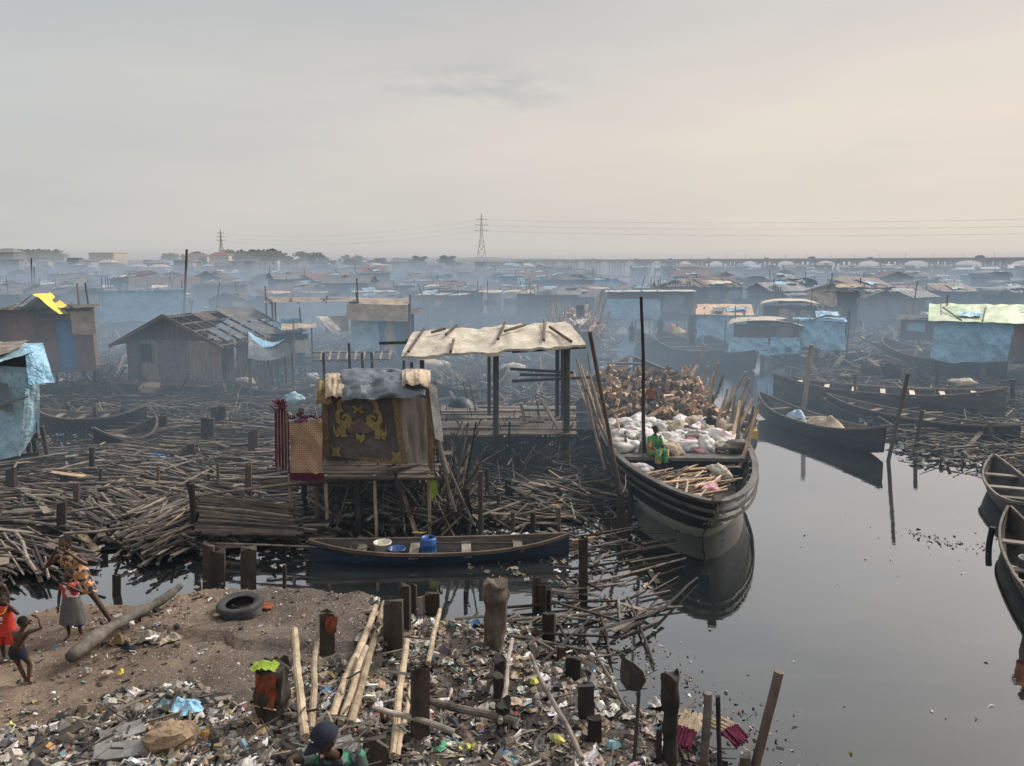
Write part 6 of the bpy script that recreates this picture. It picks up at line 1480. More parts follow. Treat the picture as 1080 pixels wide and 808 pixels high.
# upright and leaning sticks tangled under the stilt huts
for P_, nn, zz in ((pxpoly([(335, 520), (480, 515), (500, 562), (340, 562)]), 700, .35), (pxpoly([(450, 470), (600, 470), (600, 500), (455, 505)]), 420, .3), (pxpoly([(60, 405), (300, 400), (300, 425), (60, 425)]), 600, .4), (pxpoly([(250, 385), (440, 380), (440, 402), (250, 405)]), 500, .5)):
    sticks('driftwood', P_, nn, (.4, 1.7), (.012, .03), zz, 'tangle of leaning sticks and broken poles under the stilt huts', 'driftwood', dirf=lambda x, y: R.uniform(0, 6.3), tilt=1.0)
def wild(px, py, n, label):
    c = G(px, py)
    for i in range(n):
        a = c + Vector((R.gauss(0, .5), R.gauss(0, .4), .1)); b = a + Vector((R.gauss(0, .8), R.gauss(0, .4), R.uniform(.6, 2.0))); crooked(a, b, .03, .018, 'pale_stick', label, 'stick', 'bamboo', .15, 3, label, False)
wild(487, 412, 16, 'pale stick in the spiky heap behind the roofed platform')
wild(505, 418, 10, 'pale stick in the smaller spiky heap behind the plank deck')
# household clutter seen between the huts
def bundle(px, py, m, w, h, label, cat='bundle', z=.3):
    p = G(px, py, z); mb = MB(); sd = px
    def f(u, v):
        a = 2 * PI * u; ph = -PI / 2 + PI * v; d = Vector((math.cos(a) * math.cos(ph), math.sin(a) * math.cos(ph), math.sin(ph))); k = 1 + .4 * N(*(d * 1.6 + Vector((sd, 0, 0)))) + .2 * N(*(d * 4)); return (d.x * w * k, d.y * w * .7 * k, d.z * h * k + h * .7)
    mb.grid(f, 18, 12); o = mb.build('bundle', m, smooth=True); o.location = p; tag(o, label, cat)
for (px, py, m, w, h, l) in ((258, 412, 'canvas', .5, .4, 'pale sack heap at the right corner of the plank house'), (160, 416, 'beige', .5, .35, 'tan sheet heap in front of the plank house'), (310, 425, 'tlight', .4, .25, 'pale blue bundle between the plank house and the curtained hut'),
    (330, 402, 'white', .35, .25, 'white bundle under the open frame shelter'), (455, 392, 'plaster', .9, .4, 'cream heap on the boat behind the canvas roof'), (288, 372, 'white', .4, .5, 'white sheet heap at the left foot of the open frame shelter'), (540, 396, 'canvas', .6, .4, 'pale bundle between the posts behind the roofed platform'),
    (886, 415, 'white', .7, .25, 'white bundle on the debris behind the long wrecked hull'), (918, 395, 'rust', .55, .45, 'rusty brown tank like heap in the right debris'), (940, 398, 'char', .5, .5, 'dark rusty drum heap in the right debris'), (967, 384, 'white', .25, .6, 'white rag bundle tied to a stick in the right debris'),
    (1015, 408, 'bamboo', .7, .25, 'pale sticks bundle below the green roofed hut'), (715, 358, 'tyellow', .5, .5, 'yellow bundle under the long canvas shelter'), (708, 355, 'orange', .45, .6, 'orange bundle under the long canvas shelter')):
    bundle(px, py, m, w, h, l)
# ---------------------------------------------------------------- people
def skinned(name, verts, edges, radii, m, parent, sub=2, root_i=0):
    me = bpy.data.meshes.new(name); me.from_pydata([tuple(v) for v in verts], edges, []); me.materials.append(M[m] if isinstance(m, str) else m)
    o = bpy.data.objects.new(name, me); COL.objects.link(o); o.parent = parent
    md = o.modifiers.new('skin', 'SKIN'); md.use_smooth_shade = True; md.branch_smoothing = .6
    for i, r in enumerate(radii):
        sv = me.skin_vertices[0].data[i]; sv.radius = (r, r) if isinstance(r, (int, float)) else r; sv.use_root = (i == root_i)
    if sub:
        s = o.modifiers.new('sub', 'SUBSURF'); s.levels = sub; s.render_levels = sub
    return o
def bake(o):
    dg = bpy.context.evaluated_depsgraph_get(); me = bpy.data.meshes.new_from_object(o.evaluated_get(dg)); mt = o.data.materials[0]
    o.modifiers.clear(); o.data = me
    if not me.materials: me.materials.append(mt)
    me.polygons.foreach_set('use_smooth', [True] * len(me.polygons))
def ell(mb, c, r, rot=None, nu=16, nv=10, fn=None, v0=0, v1=1):
    rot = rot or Matrix.Identity(3); c = Vector(c)
    def f(u, v):
        a = 2 * PI * u; ph = -PI / 2 + PI * (v0 + (v1 - v0) * v); d = Vector((math.cos(a) * math.cos(ph), math.sin(a) * math.cos(ph), math.sin(ph)))
        k = fn(d) if fn else 1; return c + rot @ Vector((d.x * r[0] * k, d.y * r[1] * k, d.z * r[2] * k))
    return mb.grid(f, nu, nv)
def garment(name, rings, m, parent, n=24, fold=0.0, sd=0):
    """loft of ellipses: (center, rx, ry, rz)"""
    mb = MB(); k = len(rings)
    def f(u, v):
        t = v * (k - 1); i = min(int(t), k - 2); w = t - i; c = Vector(rings[i][0]).lerp(Vector(rings[i + 1][0]), w)
        rx = rings[i][1] * (1 - w) + rings[i + 1][1] * w; ry = rings[i][2] * (1 - w) + rings[i + 1][2] * w; az = rings[i][3] * (1 - w) + rings[i + 1][3] * w
        a = 2 * PI * u; q = 1 + fold * (v) * math.sin(a * 9 + sd) + .03 * N(u * 6 + sd, v * 5)
        x, y = rx * q * math.cos(a), ry * q * math.sin(a); return (c.x + x * math.cos(az) - y * math.sin(az), c.y + x * math.sin(az) + y * math.cos(az), c.z + .01 * math.sin(a * 3 + sd))
    mb.grid(f, n, (k - 1) * 4); return mb.build(name, m, parent, smooth=True)
def person(loc, H, label, J, face=(0, -1, 0), yaw=0, fingers=True, hair='short', build=1.0, eyes=True, child=False):
    """J: joints in body space (metres, z up, facing -y): pelvis chest neck head  Lsh Lel Lwr Rsh Rel Rwr  Lhip Lkn Lan Ltoe Rhip ..."""
    root = empty('person', loc, label, 'person', None, yaw); k = H * build
    g = lambda n: Vector(J[n]) * H
    V = []; E = []; Rr = []
    def add(p, r, par=None): V.append(Vector(p)); Rr.append(r if isinstance(r, tuple) else r * 1.0); i = len(V) - 1; (E.append((par, i)) if par is not None else None); return i
    hr = (.072 if child else .062) * H
    pel = add(g('pelvis'), (.078 * k, .062 * k)); mid = add(g('pelvis').lerp(g('chest'), .5), (.074 * k, .056 * k), pel); ch = add(g('chest'), (.088 * k, .062 * k), mid)
    nb = add(g('chest').lerp(g('neck'), .75), (.05 * k, .042 * k), ch); nk = add(g('neck'), .030 * k, nb)
    hd = g('head'); jaw = add(g('neck').lerp(hd, .45) + Vector(face) * hr * .15, .034 * k, nk)
    for s in 'LR':
        sh = add(g(s + 'sh'), .034 * k, ch); ua = add(g(s + 'sh').lerp(g(s + 'el'), .4), .028 * k, sh); el = add(g(s + 'el'), .022 * k, ua); fa = add(g(s + 'el').lerp(g(s + 'wr'), .35), .022 * k, el); wr = add(g(s + 'wr'), .0145 * k, fa)
        d = (g(s + 'wr') - g(s + 'el')).normalized(); hand = g(s + 'hand') if s + 'hand' in J else g(s + 'wr') + d * .045 * H
        pm = add(hand, (.020 * k, .012 * k), wr)
        if fingers:
            d2 = (hand - g(s + 'wr')).normalized(); sd = d2.cross(Vector((0, 1, .2))).normalized(); crl = Vector(J.get(s + 'curl', (0, -.3, 0)))
            for q, (off, ln) in enumerate(((-1.4, .040), (-.45, .048), (.45, .045), (1.4, .034))):
                b = hand + sd * off * .010 * H + d2 * .012 * H; f1 = add(b + d2 * ln * .5 * H, .0062 * k, pm); add(b + (d2 + crl).normalized() * ln * H, .0048 * k, f1)
            tb = add(hand - d2 * .01 * H + sd * -.026 * H, .0075 * k, pm); add(hand + sd * -.036 * H + d2 * .018 * H, .006 * k, tb)
        hp = add(g(s + 'hip'), .052 * k, pel); th = add(g(s + 'hip').lerp(g(s + 'kn'), .45), .044 * k, hp); kn = add(g(s + 'kn'), .031 * k, th); cf = add(g(s + 'kn').lerp(g(s + 'an'), .35), .031 * k, kn); an = add(g(s + 'an'), .019 * k, cf)
        toe = g(s + 'toe'); fm = add(g(s + 'an').lerp(toe, .55) + Vector((0, 0, -.008 * H)), .019 * k, an); add(toe, .014 * k, fm)
    body = skinned('body', V, E, Rr, 'skin', root, 2, 0); bake(body)
    # head joined into the same mesh
    f = Vector(face).normalized(); side = f.cross(Vector((0, 0, 1))).normalized(); up = side.cross(f)
    rot = Matrix((side, -f, up)).transposed()
    def hf(d):
        q = 1.0
        if d.z < 0: q *= 1 - .16 * (-d.z) * (1 if abs(d.x) > .1 else .8)
        if d.y < -.55: q *= .97
        q += .16 * max(0, 1 - ((d.x / .16) ** 2 + ((d.z + .12) / .2) ** 2)) * (1 if d.y < 0 else 0)     # nose
        q += .05 * max(0, 1 - ((d.x / .3) ** 2 + ((d.z + .48) / .12) ** 2)) * (1 if d.y < 0 else 0)     # lips
        q -= .05 * max(0, 1 - (((abs(d.x) - .36) / .2) ** 2 + ((d.z - .06) / .14) ** 2)) * (1 if d.y < 0 else 0)
        return q
    mb = MB(); ell(mb, hd, (hr * .80, hr * .98, hr * 1.16), rot, 32, 24, hf)
    for s in (-1, 1): ell(mb, hd + rot @ Vector((s * hr * .80, hr * .08, -hr * .03)), (hr * .10, hr * .18, hr * .26), rot, 8, 6)
    hm = mb.build('head_tmp', 'skin', None, smooth=True)
    import bmesh
    bm = bmesh.new(); bm.from_mesh(body.data); bm.from_mesh(hm.data); bm.to_mesh(body.data); bm.free(); bpy.data.objects.remove(hm)
    body.data.polygons.foreach_set('use_smooth', [True] * len(body.data.polygons))
    if hair == 'short':
        mb = MB(); ell(mb, hd + up * hr * .12 - f * hr * .12, (hr * .86, hr * .97, hr * 1.12), rot, 20, 10, None, .50, 1); mb.build('hair', 'hair', root, smooth=True)
    if eyes:
        mb = MB()
        for s in (-1, 1): ell(mb, hd + rot @ Vector((s * hr * .32, -hr * .84, hr * .05)), (hr * .11, hr * .07, hr * .06), rot, 8, 6)
        mb.build('eyes', 'hair', body)
        mb = MB(); ell(mb, hd + rot @ Vector((0, -hr * .90, -hr * .55)), (hr * .22, hr * .05, hr * .035), rot, 10, 6); mb.build('mouth', 'hair', body)
    return root, g, hr, rot
def stand(over=None, **k):
    J = dict(pelvis=(0, 0, .52), chest=(0, 0, .70), neck=(0, 0, .83), head=(0, -.01, .925), Lsh=(-.105, 0, .78), Rsh=(.105, 0, .78), Lel=(-.15, .01, .62), Rel=(.15, .01, .62), Lwr=(-.16, -.03, .48), Rwr=(.16, -.03, .48),
             Lhip=(-.055, 0, .49), Rhip=(.055, 0, .49), Lkn=(-.06, -.01, .27), Rkn=(.06, -.01, .27), Lan=(-.06, .01, .045), Ran=(.06, .01, .045), Ltoe=(-.065, -.10, .012), Rtoe=(.065, -.10, .012))
    J.update(over or {}); return J
# child A: print top, hands shading the eyes, one leg stretched to the right
pA = on(84, 664); s = mpp(pA)
zA = AT(82, 573, pA.y - .1).z; HA = (zA - land_z(pA.x, pA.y)) * 1.02
r_, g, hr, rot = person(on(88, 660), HA, 'child in ochre and navy print clothes shading the eyes with both hands', stand(dict(
    pelvis=(.0, 0, .54), chest=(-.06, 0, .70), neck=(-.09, 0, .83), head=(-.10, -.02, .925), Lsh=(-.19, 0, .79), Rsh=(.03, 0, .79), Lel=(-.27, -.10, .70), Rel=(.15, -.09, .72), Lwr=(-.16, -.13, .86), Rwr=(-.0, -.13, .87), Lhand=(-.135, -.13, .90), Rhand=(-.05, -.135, .905), Lcurl=(.9, 0, .2), Rcurl=(-.9, 0, .2),
    Lhip=(-.055, 0, .50), Rhip=(.055, 0, .50), Lkn=(-.06, .02, .26), Rkn=(.18, -.02, .30), Lan=(-.05, .05, .04), Ran=(.30, .0, .05), Ltoe=(-.06, -.05, .012), Rtoe=(.34, -.08, .012))), child=True)
garment('print_top', [(g('neck') + Vector((0, 0, -.02 * HA)), .065 * HA, .05 * HA, 0), (g('chest') + Vector((0, 0, .06 * HA)), .12 * HA, .075 * HA, 0), (g('chest'), .115 * HA, .08 * HA, 0), (g('pelvis') + Vector((0, 0, .08 * HA)), .105 * HA, .08 * HA, 0), (g('pelvis') + Vector((0, 0, -.02 * HA)), .125 * HA, .095 * HA, 0)], 'printA', r_, sd=1)
garment('print_shorts', [(g('pelvis') + Vector((.0, 0, .03 * HA)), .11 * HA, .085 * HA, 0), (g('pelvis') + Vector((.03 * HA, 0, -.07 * HA)), .125 * HA, .09 * HA, 0), (g('pelvis') + Vector((.06 * HA, 0, -.15 * HA)), .115 * HA, .085 * HA, 0)], 'printA', r_, sd=4)
# child B: grey skirt
pB = on(79, 673); zB = AT(75, 602, pB.y).z; HB = (zB - land_z(pB.x, pB.y)) * 1.02
r_, g, hr, rot = person(pB, HB, 'small child in a red and white top and grey skirt, arm bent up', stand(dict(
    Rel=(.21, -.08, .70), Rwr=(.08, -.12, .80), Rhand=(.03, -.125, .83), Lel=(-.16, 0, .62), Lwr=(-.15, -.05, .50), Lan=(-.075, .0, .045), Ran=(.085, .01, .045), Ltoe=(-.10, -.09, .012), Rtoe=(.09, -.10, .012), Lkn=(-.07, -.01, .26), Rkn=(.075, -.01, .26))), child=True)
garment('top', [((0, 0, .825 * HB), .065 * HB, .055 * HB, 0), ((0, 0, .79 * HB), .125 * HB, .08 * HB, 0), ((0, 0, .70 * HB), .115 * HB, .085 * HB, 0), ((0, 0, .60 * HB), .105 * HB, .085 * HB, 0)], 'printB', r_)
garment('skirt', [((0, 0, .63 * HB), .105 * HB, .088 * HB, 0), ((0, 0, .50 * HB), .135 * HB, .11 * HB, 0), ((0, 0, .36 * HB), .155 * HB, .13 * HB, 0), ((0, 0, .245 * HB), .175 * HB, .145 * HB, 0)], 'greycloth', r_, 40, .04)
for s_ in (-1, 1): garment('shorts_leg', [((s_ * .075 * HB, 0, .30 * HB), .075 * HB, .075 * HB, 0), ((s_ * .075 * HB, 0, .20 * HB), .068 * HB, .07 * HB, 0)], 'bluecloth', r_)
# child C: red sports vest, sitting back, arm up
pC = on(9, 697); zC = AT(15, 648, pC.y).z; HC = 1.08
r_, g, hr, rot = person(pC, HC, 'child in a red sports vest with yellow edging, hand raised to the eyes', stand(dict(
    Rel=(.24, -.05, .70), Rwr=(.16, -.10, .86), Rhand=(.12, -.11, .89), Lel=(-.17, .02, .62), Lwr=(-.14, -.08, .50), Rcurl=(-.8, 0, .1), Ran=(.10, .03, .045), Rtoe=(.12, -.07, .012), Rkn=(.10, 0, .26), neck=(.03, 0, .82), head=(.05, -.02, .905))), child=True, face=(.3, -1, 0))
garment('vest', [((.02, 0, .81 * HC), .055 * HC, .05 * HC, 0), ((0, 0, .75 * HC), .105 * HC, .08 * HC, 0), ((0, 0, .62 * HC), .125 * HC, .09 * HC, 0), ((0, 0, .50 * HC), .14 * HC, .10 * HC, 0), ((0, 0, .40 * HC), .155 * HC, .11 * HC, 0)], 'red', r_)
for s_ in (-1, 1): garment('shorts_leg', [((s_ * .075 * HC, 0, .44 * HC), .085 * HC, .085 * HC, 0), ((s_ * .085 * HC, 0, .27 * HC), .09 * HC, .09 * HC, 0)], 'red', r_)
mb = MB()
mb.tube([(-.075 * HC, -.07 * HC, .80 * HC), (-.04 * HC, -.098 * HC, .74 * HC), (.02 * HC, -.10 * HC, .72 * HC), (.07 * HC, -.095 * HC, .74 * HC), (.10 * HC, -.065 * HC, .80 * HC)], .008, 5); mb.build('vest_edging', 'tyellow', r_)
mb = MB(); mb.box((.02 * HC, -.101 * HC, .66 * HC), (.07, .012, .05)); mb.box((.02 * HC, -.107 * HC, .60 * HC), (.05, .012, .012)); mb.build('vest_print', 'white', r_)
# child D: seen from behind, dark shorts, arms up
pD = on(26, 722); HD = 1.02
r_, g, hr, rot = person(pD, HD, 'small bare chested child seen from behind with arms raised to the face', stand(dict(
    pelvis=(-.06, 0, .50), chest=(.0, 0, .68), neck=(.05, .0, .82), head=(.07, .0, .915), Lsh=(-.07, 0, .78), Rsh=(.13, 0, .77), Rel=(.28, .05, .80), Rwr=(.22, .10, .92), Rhand=(.17, .11, .94), Lel=(-.10, .10, .66), Lwr=(.02, .14, .80), Lhip=(-.11, 0, .47), Rhip=(.0, 0, .47), Lkn=(-.07, .04, .26), Rkn=(.06, .06, .27), Lan=(.03, 0, .045), Ran=(.06, -.0, .045), Ltoe=(.05, .08, .012), Rtoe=(.12, .06, .012))), child=True, face=(.35, 1, 0), eyes=False)
garment('shorts', [((-.055 * HD, 0, .55 * HD), .095 * HD, .08 * HD, 0), ((-.055 * HD, 0, .49 * HD), .115 * HD, .09 * HD, 0), ((-.04 * HD, .01, .40 * HD), .115 * HD, .085 * HD, 0)], 'skin' if False else 'navy', r_)
# child E: behind, only head and shoulders over the vest child
pE = on(2, 672); HE = 1.12
r_, g, hr, rot = person(pE, HE, 'bare chested child standing behind the red vest child, looking ahead', stand(dict(head=(.03, -.01, .925))), child=True, face=(.2, -1, 0))
garment('shorts', [((0, 0, .55 * HE), .095 * HE, .08 * HE, 0), ((0, 0, .40 * HE), .125 * HE, .09 * HE, 0), ((0, 0, .30 * HE), .13 * HE, .09 * HE, 0)], 'navy', r_)
# man with the cap at the bottom edge
yM = 5.55; q = AT(344, 777, yM); zf = land_z(q.x, yM); HM = 1.72; hz = q.z - zf
r_, g, hr, rot = person(Vector((q.x, yM, zf)), HM, 'man in a dark navy cap and green patterned shirt at the bottom edge, elbow out', stand(dict(
    pelvis=(.02, .10, hz / HM - .40), chest=(.03, .04, hz / HM - .22), neck=(.02, .0, hz / HM - .085), head=(0, -.02, hz / HM + .005), Lsh=(-.075, .03, hz / HM - .115), Rsh=(.13, .04, hz / HM - .13), Lel=(-.175, -.01, hz / HM - .115), Lwr=(-.085, -.13, hz / HM - .185), Rel=(.19, -.05, hz / HM - .28), Rwr=(.10, -.16, hz / HM - .30),
    Lhip=(-.035, .1, hz / HM - .42), Rhip=(.075, .1, hz / HM - .42), Lkn=(-.05, .0, .26), Rkn=(.09, .0, .26), Lan=(-.05, .04, .045), Ran=(.09, .04, .045))), face=(-.55, -.75, -.35), build=1.0)
hd = g('head'); f = Vector((-.62, -.70, -.30)).normalized(); side = f.cross(Vector((0, 0, 1))).normalized(); up = side.cross(f); rt = Matrix((side, -f, up)).transposed(); hr = .062 * HM
cap = empty('cap_tmp', (0, 0, 0), 'x', 'x'); bpy.data.objects.remove(cap)
mb = MB(); ell(mb, hd + up * hr * .18, (hr * .98, hr * 1.12, hr * 1.12), rt, 28, 14, None, .50, 1); cp = mb.build('cap', 'navy', r_, smooth=True)
mb = MB(); mb.grid(lambda u, v: hd + up * (hr * .30 - hr * .18 * v * v - .12 * hr * abs(2 * u - 1) ** 2) + f * hr * (.92 + .95 * v * math.cos((u - .5) * 1.6)) + side * hr * (2 * u - 1) * .82 * (1 - .25 * v * v) - f * hr * .55 * abs(2 * u - 1) ** 2, 16, 8); b_ = mb.build('brim', 'navy', cp, smooth=True)
mb = MB(); c0 = hd + up * hr * .62 + f * hr * 1.0
for (a, b) in (((-.2, .1), (-.05, -.12)), ((-.05, -.12), (.22, .16)), ((-.08, .02), (.12, -.02))): mb.bar(c0 + side * a[0] * hr + up * a[1] * hr, c0 + side * b[0] * hr + up * b[1] * hr, .008)
mb.build('cap_emblem', 'white', cp)
garment('shirt', [(g('neck') + Vector((.0, .01, -.015)), .09, .085, 0), (g('chest') + Vector((0, 0, .12)), .21, .13, 0), (g('chest'), .21, .15, 0), (g('pelvis') + Vector((0, 0, .12)), .18, .15, 0), (g('pelvis') + Vector((0, 0, -.12)), .21, .17, 0)], 'printD', r_, 32)
for s_, nm in (('L', 'sleeve'), ('R', 'sleeve')):
    mb = MB(); a, b = g(s_ + 'sh'), g(s_ + 'sh').lerp(g(s_ + 'el'), .45); mb.tube([a - (b - a) * .3, a, b], [.06, .075, .07], 14, cap=False); mb.build(nm, 'printD', r_, smooth=True)
mb = MB(); w0 = g('Lwr').lerp(g('Lel'), .12); dd = (g('Lwr') - g('Lel')).normalized(); e1 = dd.cross(Vector((0, 0, 1))).normalized(); e2 = dd.cross(e1)
mb.tube([w0 + (e1 * math.cos(a) + e2 * math.sin(a)) * .034 for a in [2 * PI * i / 20 for i in range(21)]], .005, 5, cap=False); mb.build('bracelet', 'whiteplastic', r_)
garment('trousers', [(g('pelvis'), .17, .14, 0), (g('pelvis') + Vector((0, -.05, -.25)), .17, .14, 0), (Vector((.03, .0, .5)), .16, .13, 0), (Vector((.03, .03, .1)), .15, .12, 0)], 'navy', r_)
# seated figures
SIT = lambda **k: stand(dict(pelvis=(0, .02, .0), chest=(0, -.02, .19), neck=(0, -.04, .315), head=(0, -.06, .405), Lsh=(-.10, -.03, .27), Rsh=(.10, -.03, .27), Lel=(-.14, -.08, .13), Rel=(.14, -.07, .13), Lwr=(-.08, -.20, .08), Rwr=(.10, -.21, .07), Lhip=(-.05, 0, -.0), Rhip=(.05, 0, -.0), Lkn=(-.07, -.24, .03), Rkn=(.09, -.24, .03), Lan=(-.06, -.22, -.20), Ran=(.10, -.23, -.20), Ltoe=(-.07, -.31, -.235), Rtoe=(.11, -.32, -.235), **k))
tb = .155
pw = BW(-.75, 3.12, bzg(tb) - .16 + .045 + .085); HW = 1.52
r_, g, hr, rot = person(pw, HW, 'person in a green and orange print dress sitting on the bench of the big boat', SIT(), yaw=.45, face=(.35, -1, -.1))
garment('dress', [(g('neck') + Vector((0, 0, -.02)), .08, .07, 0), (g('chest') + Vector((0, 0, .09)), .18, .11, 0), (g('chest'), .17, .12, 0), (g('pelvis') + Vector((0, -.02, .08)), .16, .13, 0), (g('pelvis') + Vector((0, -.06, -.06)), .19, .20, 0)], 'printC', r_)
for s_ in 'LR':
    mb = MB(); mb.tube([g(s_ + 'hip'), g(s_ + 'kn') + Vector((0, -.03, .015)), g(s_ + 'kn').lerp(g(s_ + 'an'), .75)], [.11, .095, .095], 14, cap=False); mb.build('trouser_leg', 'printC', r_, smooth=True)
    mb = MB(); mb.tube([g(s_ + 'sh') + Vector((0, 0, .02)), g(s_ + 'el'), g(s_ + 'el').lerp(g(s_ + 'wr'), .4)], [.062, .055, .055], 12, cap=False); mb.build('sleeve', 'printC', r_, smooth=True)
def figure(p, H, label, top, low, J=None, yaw=0, face=(0, -1, 0), skirt=False):
    r_, g, hr, rot = person(p, H, label, J or stand(), yaw=yaw, face=face, fingers=False)
    garment('shirt', [(g('neck') + Vector((0, 0, -.02 * H)), .055 * H, .05 * H, 0), (g('chest') + Vector((0, 0, .06 * H)), .12 * H, .075 * H, 0), (g('chest'), .115 * H, .08 * H, 0), (g('pelvis') + Vector((0, 0, .02 * H)), .11 * H, .085 * H, 0)], top, r_, 16)
    if J is None: garment('skirt' if skirt else 'trousers', [(g('pelvis') + Vector((0, 0, .03 * H)), .105 * H, .085 * H, 0), (Vector((0, 0, .35 * H)), .12 * H, .09 * H, 0), (Vector((0, 0, .16 * H)), .115 * H, .08 * H, 0)], low, r_, 16)
    return r_
figure(BW(-.35, 7.2, 1.25), 1.2, 'person in a rust red top standing between the sacks and the firewood', 'woolred', 'navy')
q = G(1062, 700); figure(Vector((9.42, 12.9, .12)), 1.66, 'person in a rust brown top standing in the canoe at the right edge', 'orange', 'navy', stand(dict(Lel=(-.2, -.1, .66), Lwr=(-.26, -.2, .60))))
figure(Vector((AT(318, 436, 19.6).x, 19.6, AT(318, 432, 19.6).z - 1.45)), 1.5, 'person whose dark head shows just above the woven blanket', 'maroon', 'navy')
for (px, py, H, top, l, yy) in ((730, 362, 1.6, 'woolred', 'person in a reddish top sitting by the grey planked boat', None), (696, 352, 1.6, 'navy', 'dark dressed person standing beyond the channel by the long canvas shelter', None), (741, 437, 1.5, 'navy', 'dark dressed person at the far right rail of the big boat', 25.5), (666, 360, 1.6, 'navy', 'person standing in the dark canoe up the channel', None), (618, 352, 1.6, 'canvas', 'person standing on the second loaded boat', None)):
    if yy: p_ = AT(px + 8, py, 22.6); p_.z = .35
    else: p_ = G(px, py + 8, .5); p_.z = .75 if 'loaded' not in l else 1.9
    figure(p_, H, l, top, 'navy')
p_ = bpy.data.objects  # noqa
# ---------------------------------------------------------------- far setting: bridge, pylons, hills, trees, houses
def bridge():
    A = Vector((455, 600, 0)); B = Vector((-190, 1400, 0)); d = (B - A); L = d.length; d.normalize(); A = A - d * 160; L += 160; n = Vector((-d.y, d.x, 0))
    root = empty('bridge', A, 'long low concrete road bridge crossing the hazy water at the horizon', 'bridge')
    def dz(t): return 9.7
    mb = MB(); mb.bar(Vector((0, 0, 9.2)), d * L + Vector((0, 0, 8.6)), 14, 1.3); mb.build('deck', 'concrete', root)
    mb = MB(); mb.bar(Vector((0, 0, 10.2)) - n * 7, d * L - n * 7 + Vector((0, 0, 9.6)), .4, .9); mb.build('parapet', 'concrete', root)
    # piers in clusters with wide rounded openings between
    x = 0; k = 0
    while x < L and k < 24:
        for j in range(4):
            mb = MB(); c = d * (x + j * 5.5)
            for e in (-5, 5): mb.box(c + n * e + Vector((0, 0, 3.5)), (1.9, 1.9, 10))
            mb.box(c + Vector((0, 0, 7.9)), (2.0, 2.2, 1.4), rot=None); mb.build('pier', 'concrete', root)
        # haunched girder between clusters
        s0 = x + 16.5; s1 = x + 44 ; mb = MB(); nseg = 12; vs = []
        for i in range(nseg + 1):
            t = i / nseg; y = 2.8 * abs(2 * t - 1) ** 3; c = d * (s0 + (s1 - s0) * t)
            vs += [c + n * -6.5 + Vector((0, 0, 8.6)), c + n * -6.5 + Vector((0, 0, 8.1 - y)), c + n * 6.5 + Vector((0, 0, 8.1 - y)), c + n * 6.5 + Vector((0, 0, 8.6))]
        fs = [(4 * i + j, 4 * i + 4 + j, 4 * i + 4 + (j + 1) % 4, 4 * i + (j + 1) % 4) for i in range(nseg) for j in range(4)]
        mb.add(vs, fs); mb.build('girder', 'concrete', root)
        x += 44; k += 1
    for i in range(48):
        c = d * (10 + i * L / 48) - n * 6.4; mb = MB(); mb.bar(c + Vector((0, 0, 9.6)), c + Vector((0, 0, 14.2)), .22); mb.bar(c + Vector((0, 0, 14.2)), c + n * 1.6 + Vector((0, 0, 14.4)), .2); mb.build('lamp_post', 'steel', root)
bridge()
for i in range(16):
    t = .03 + i / 16 + R.uniform(-.02, .02); A = Vector((455, 600, 0)); B = Vector((-190, 1400, 0)); c = A.lerp(B, t); dd = (B - A).normalized(); n = Vector((-dd.y, dd.x, 0)); rz = math.atan2(dd.y, dd.x)
    mb = MB(); L = R.choice((4, 4.5, 7)); h = 1.3 if L < 6 else 2.1
    mb.box((0, 0, h / 2 + .35), (L, 2.1, h * .65)); mb.box((-L * .05, 0, h * .85 + .3), (L * .6, 1.9, h * .5)); 
    for sx in (-.33, .33):
        for sy in (-1, 1): mb.tube([(sx * L, sy * .95, .35), (sx * L, sy * 1.15, .35)], .38, 8)
    o = mb.build('vehicle', R.choice(['white', 'tin', 'plaster', 'tslate'])); o.location = c - n * 3.5 + Vector((0, 0, 9.9 - .6 * t)); o.rotation_euler = (0, 0, rz); tag(o, 'small vehicle driving along the far bridge', 'vehicle', 'vehicles on the far bridge')
def pylon(px, top, base, y, label):
    p = AT(px, base, y); zt = AT(px, top, y).z; root = empty('pylon', Vector((p.x, p.y, 0)), label, 'pylon'); H = zt
    mb = MB(); th = .22 * y / 700
    def hw(z): t = z / H; return H * (.085 * (1 - t / .62) + .022 if t < .62 else .022 * (1 - (t - .62) / .38 * .8))
    lv = [0, .16, .30, .42, .52, .62, .70, .78, .86, .94, 1]
    for a, b in zip(lv, lv[1:]):
        z0, z1 = a * H, b * H; w0, w1 = hw(z0), hw(z1)
        C0 = [Vector((sx * w0, sy * w0, z0)) for sx, sy in ((-1, -1), (1, -1), (1, 1), (-1, 1))]; C1 = [Vector((sx * w1, sy * w1, z1)) for sx, sy in ((-1, -1), (1, -1), (1, 1), (-1, 1))]
        for i in range(4): mb.bar(C0[i], C1[i], th * 1.3); mb.bar(C0[i], C1[(i + 1) % 4], th * .8); mb.bar(C0[(i + 1) % 4], C1[i], th * .8); mb.bar(C1[i], C1[(i + 1) % 4], th * .8)
    mb.build('tower', 'steel', root)
    for f_, wd in ((.70, .13), (.80, .12), (.90, .10)):
        mb = MB(); z = f_ * H
        for s in (-1, 1): mb.bar((0, 0, z), (s * wd * H, 0, z + .005 * H), th); mb.bar((0, 0, z + .03 * H), (s * wd * H, 0, z + .008 * H), th * .8)
        mb.build('crossarm', 'steel', root)
    return root.location.copy(), H
P1, H1 = pylon(508, 226, 277, 720, 'tall lattice power pylon standing at the horizon left of the centre')
P2, H2 = pylon(234, 242, 270, 1250, 'small lattice power pylon far off at the left horizon')
P3 = Vector((620, 340, 0)); H3 = 46
k = 0
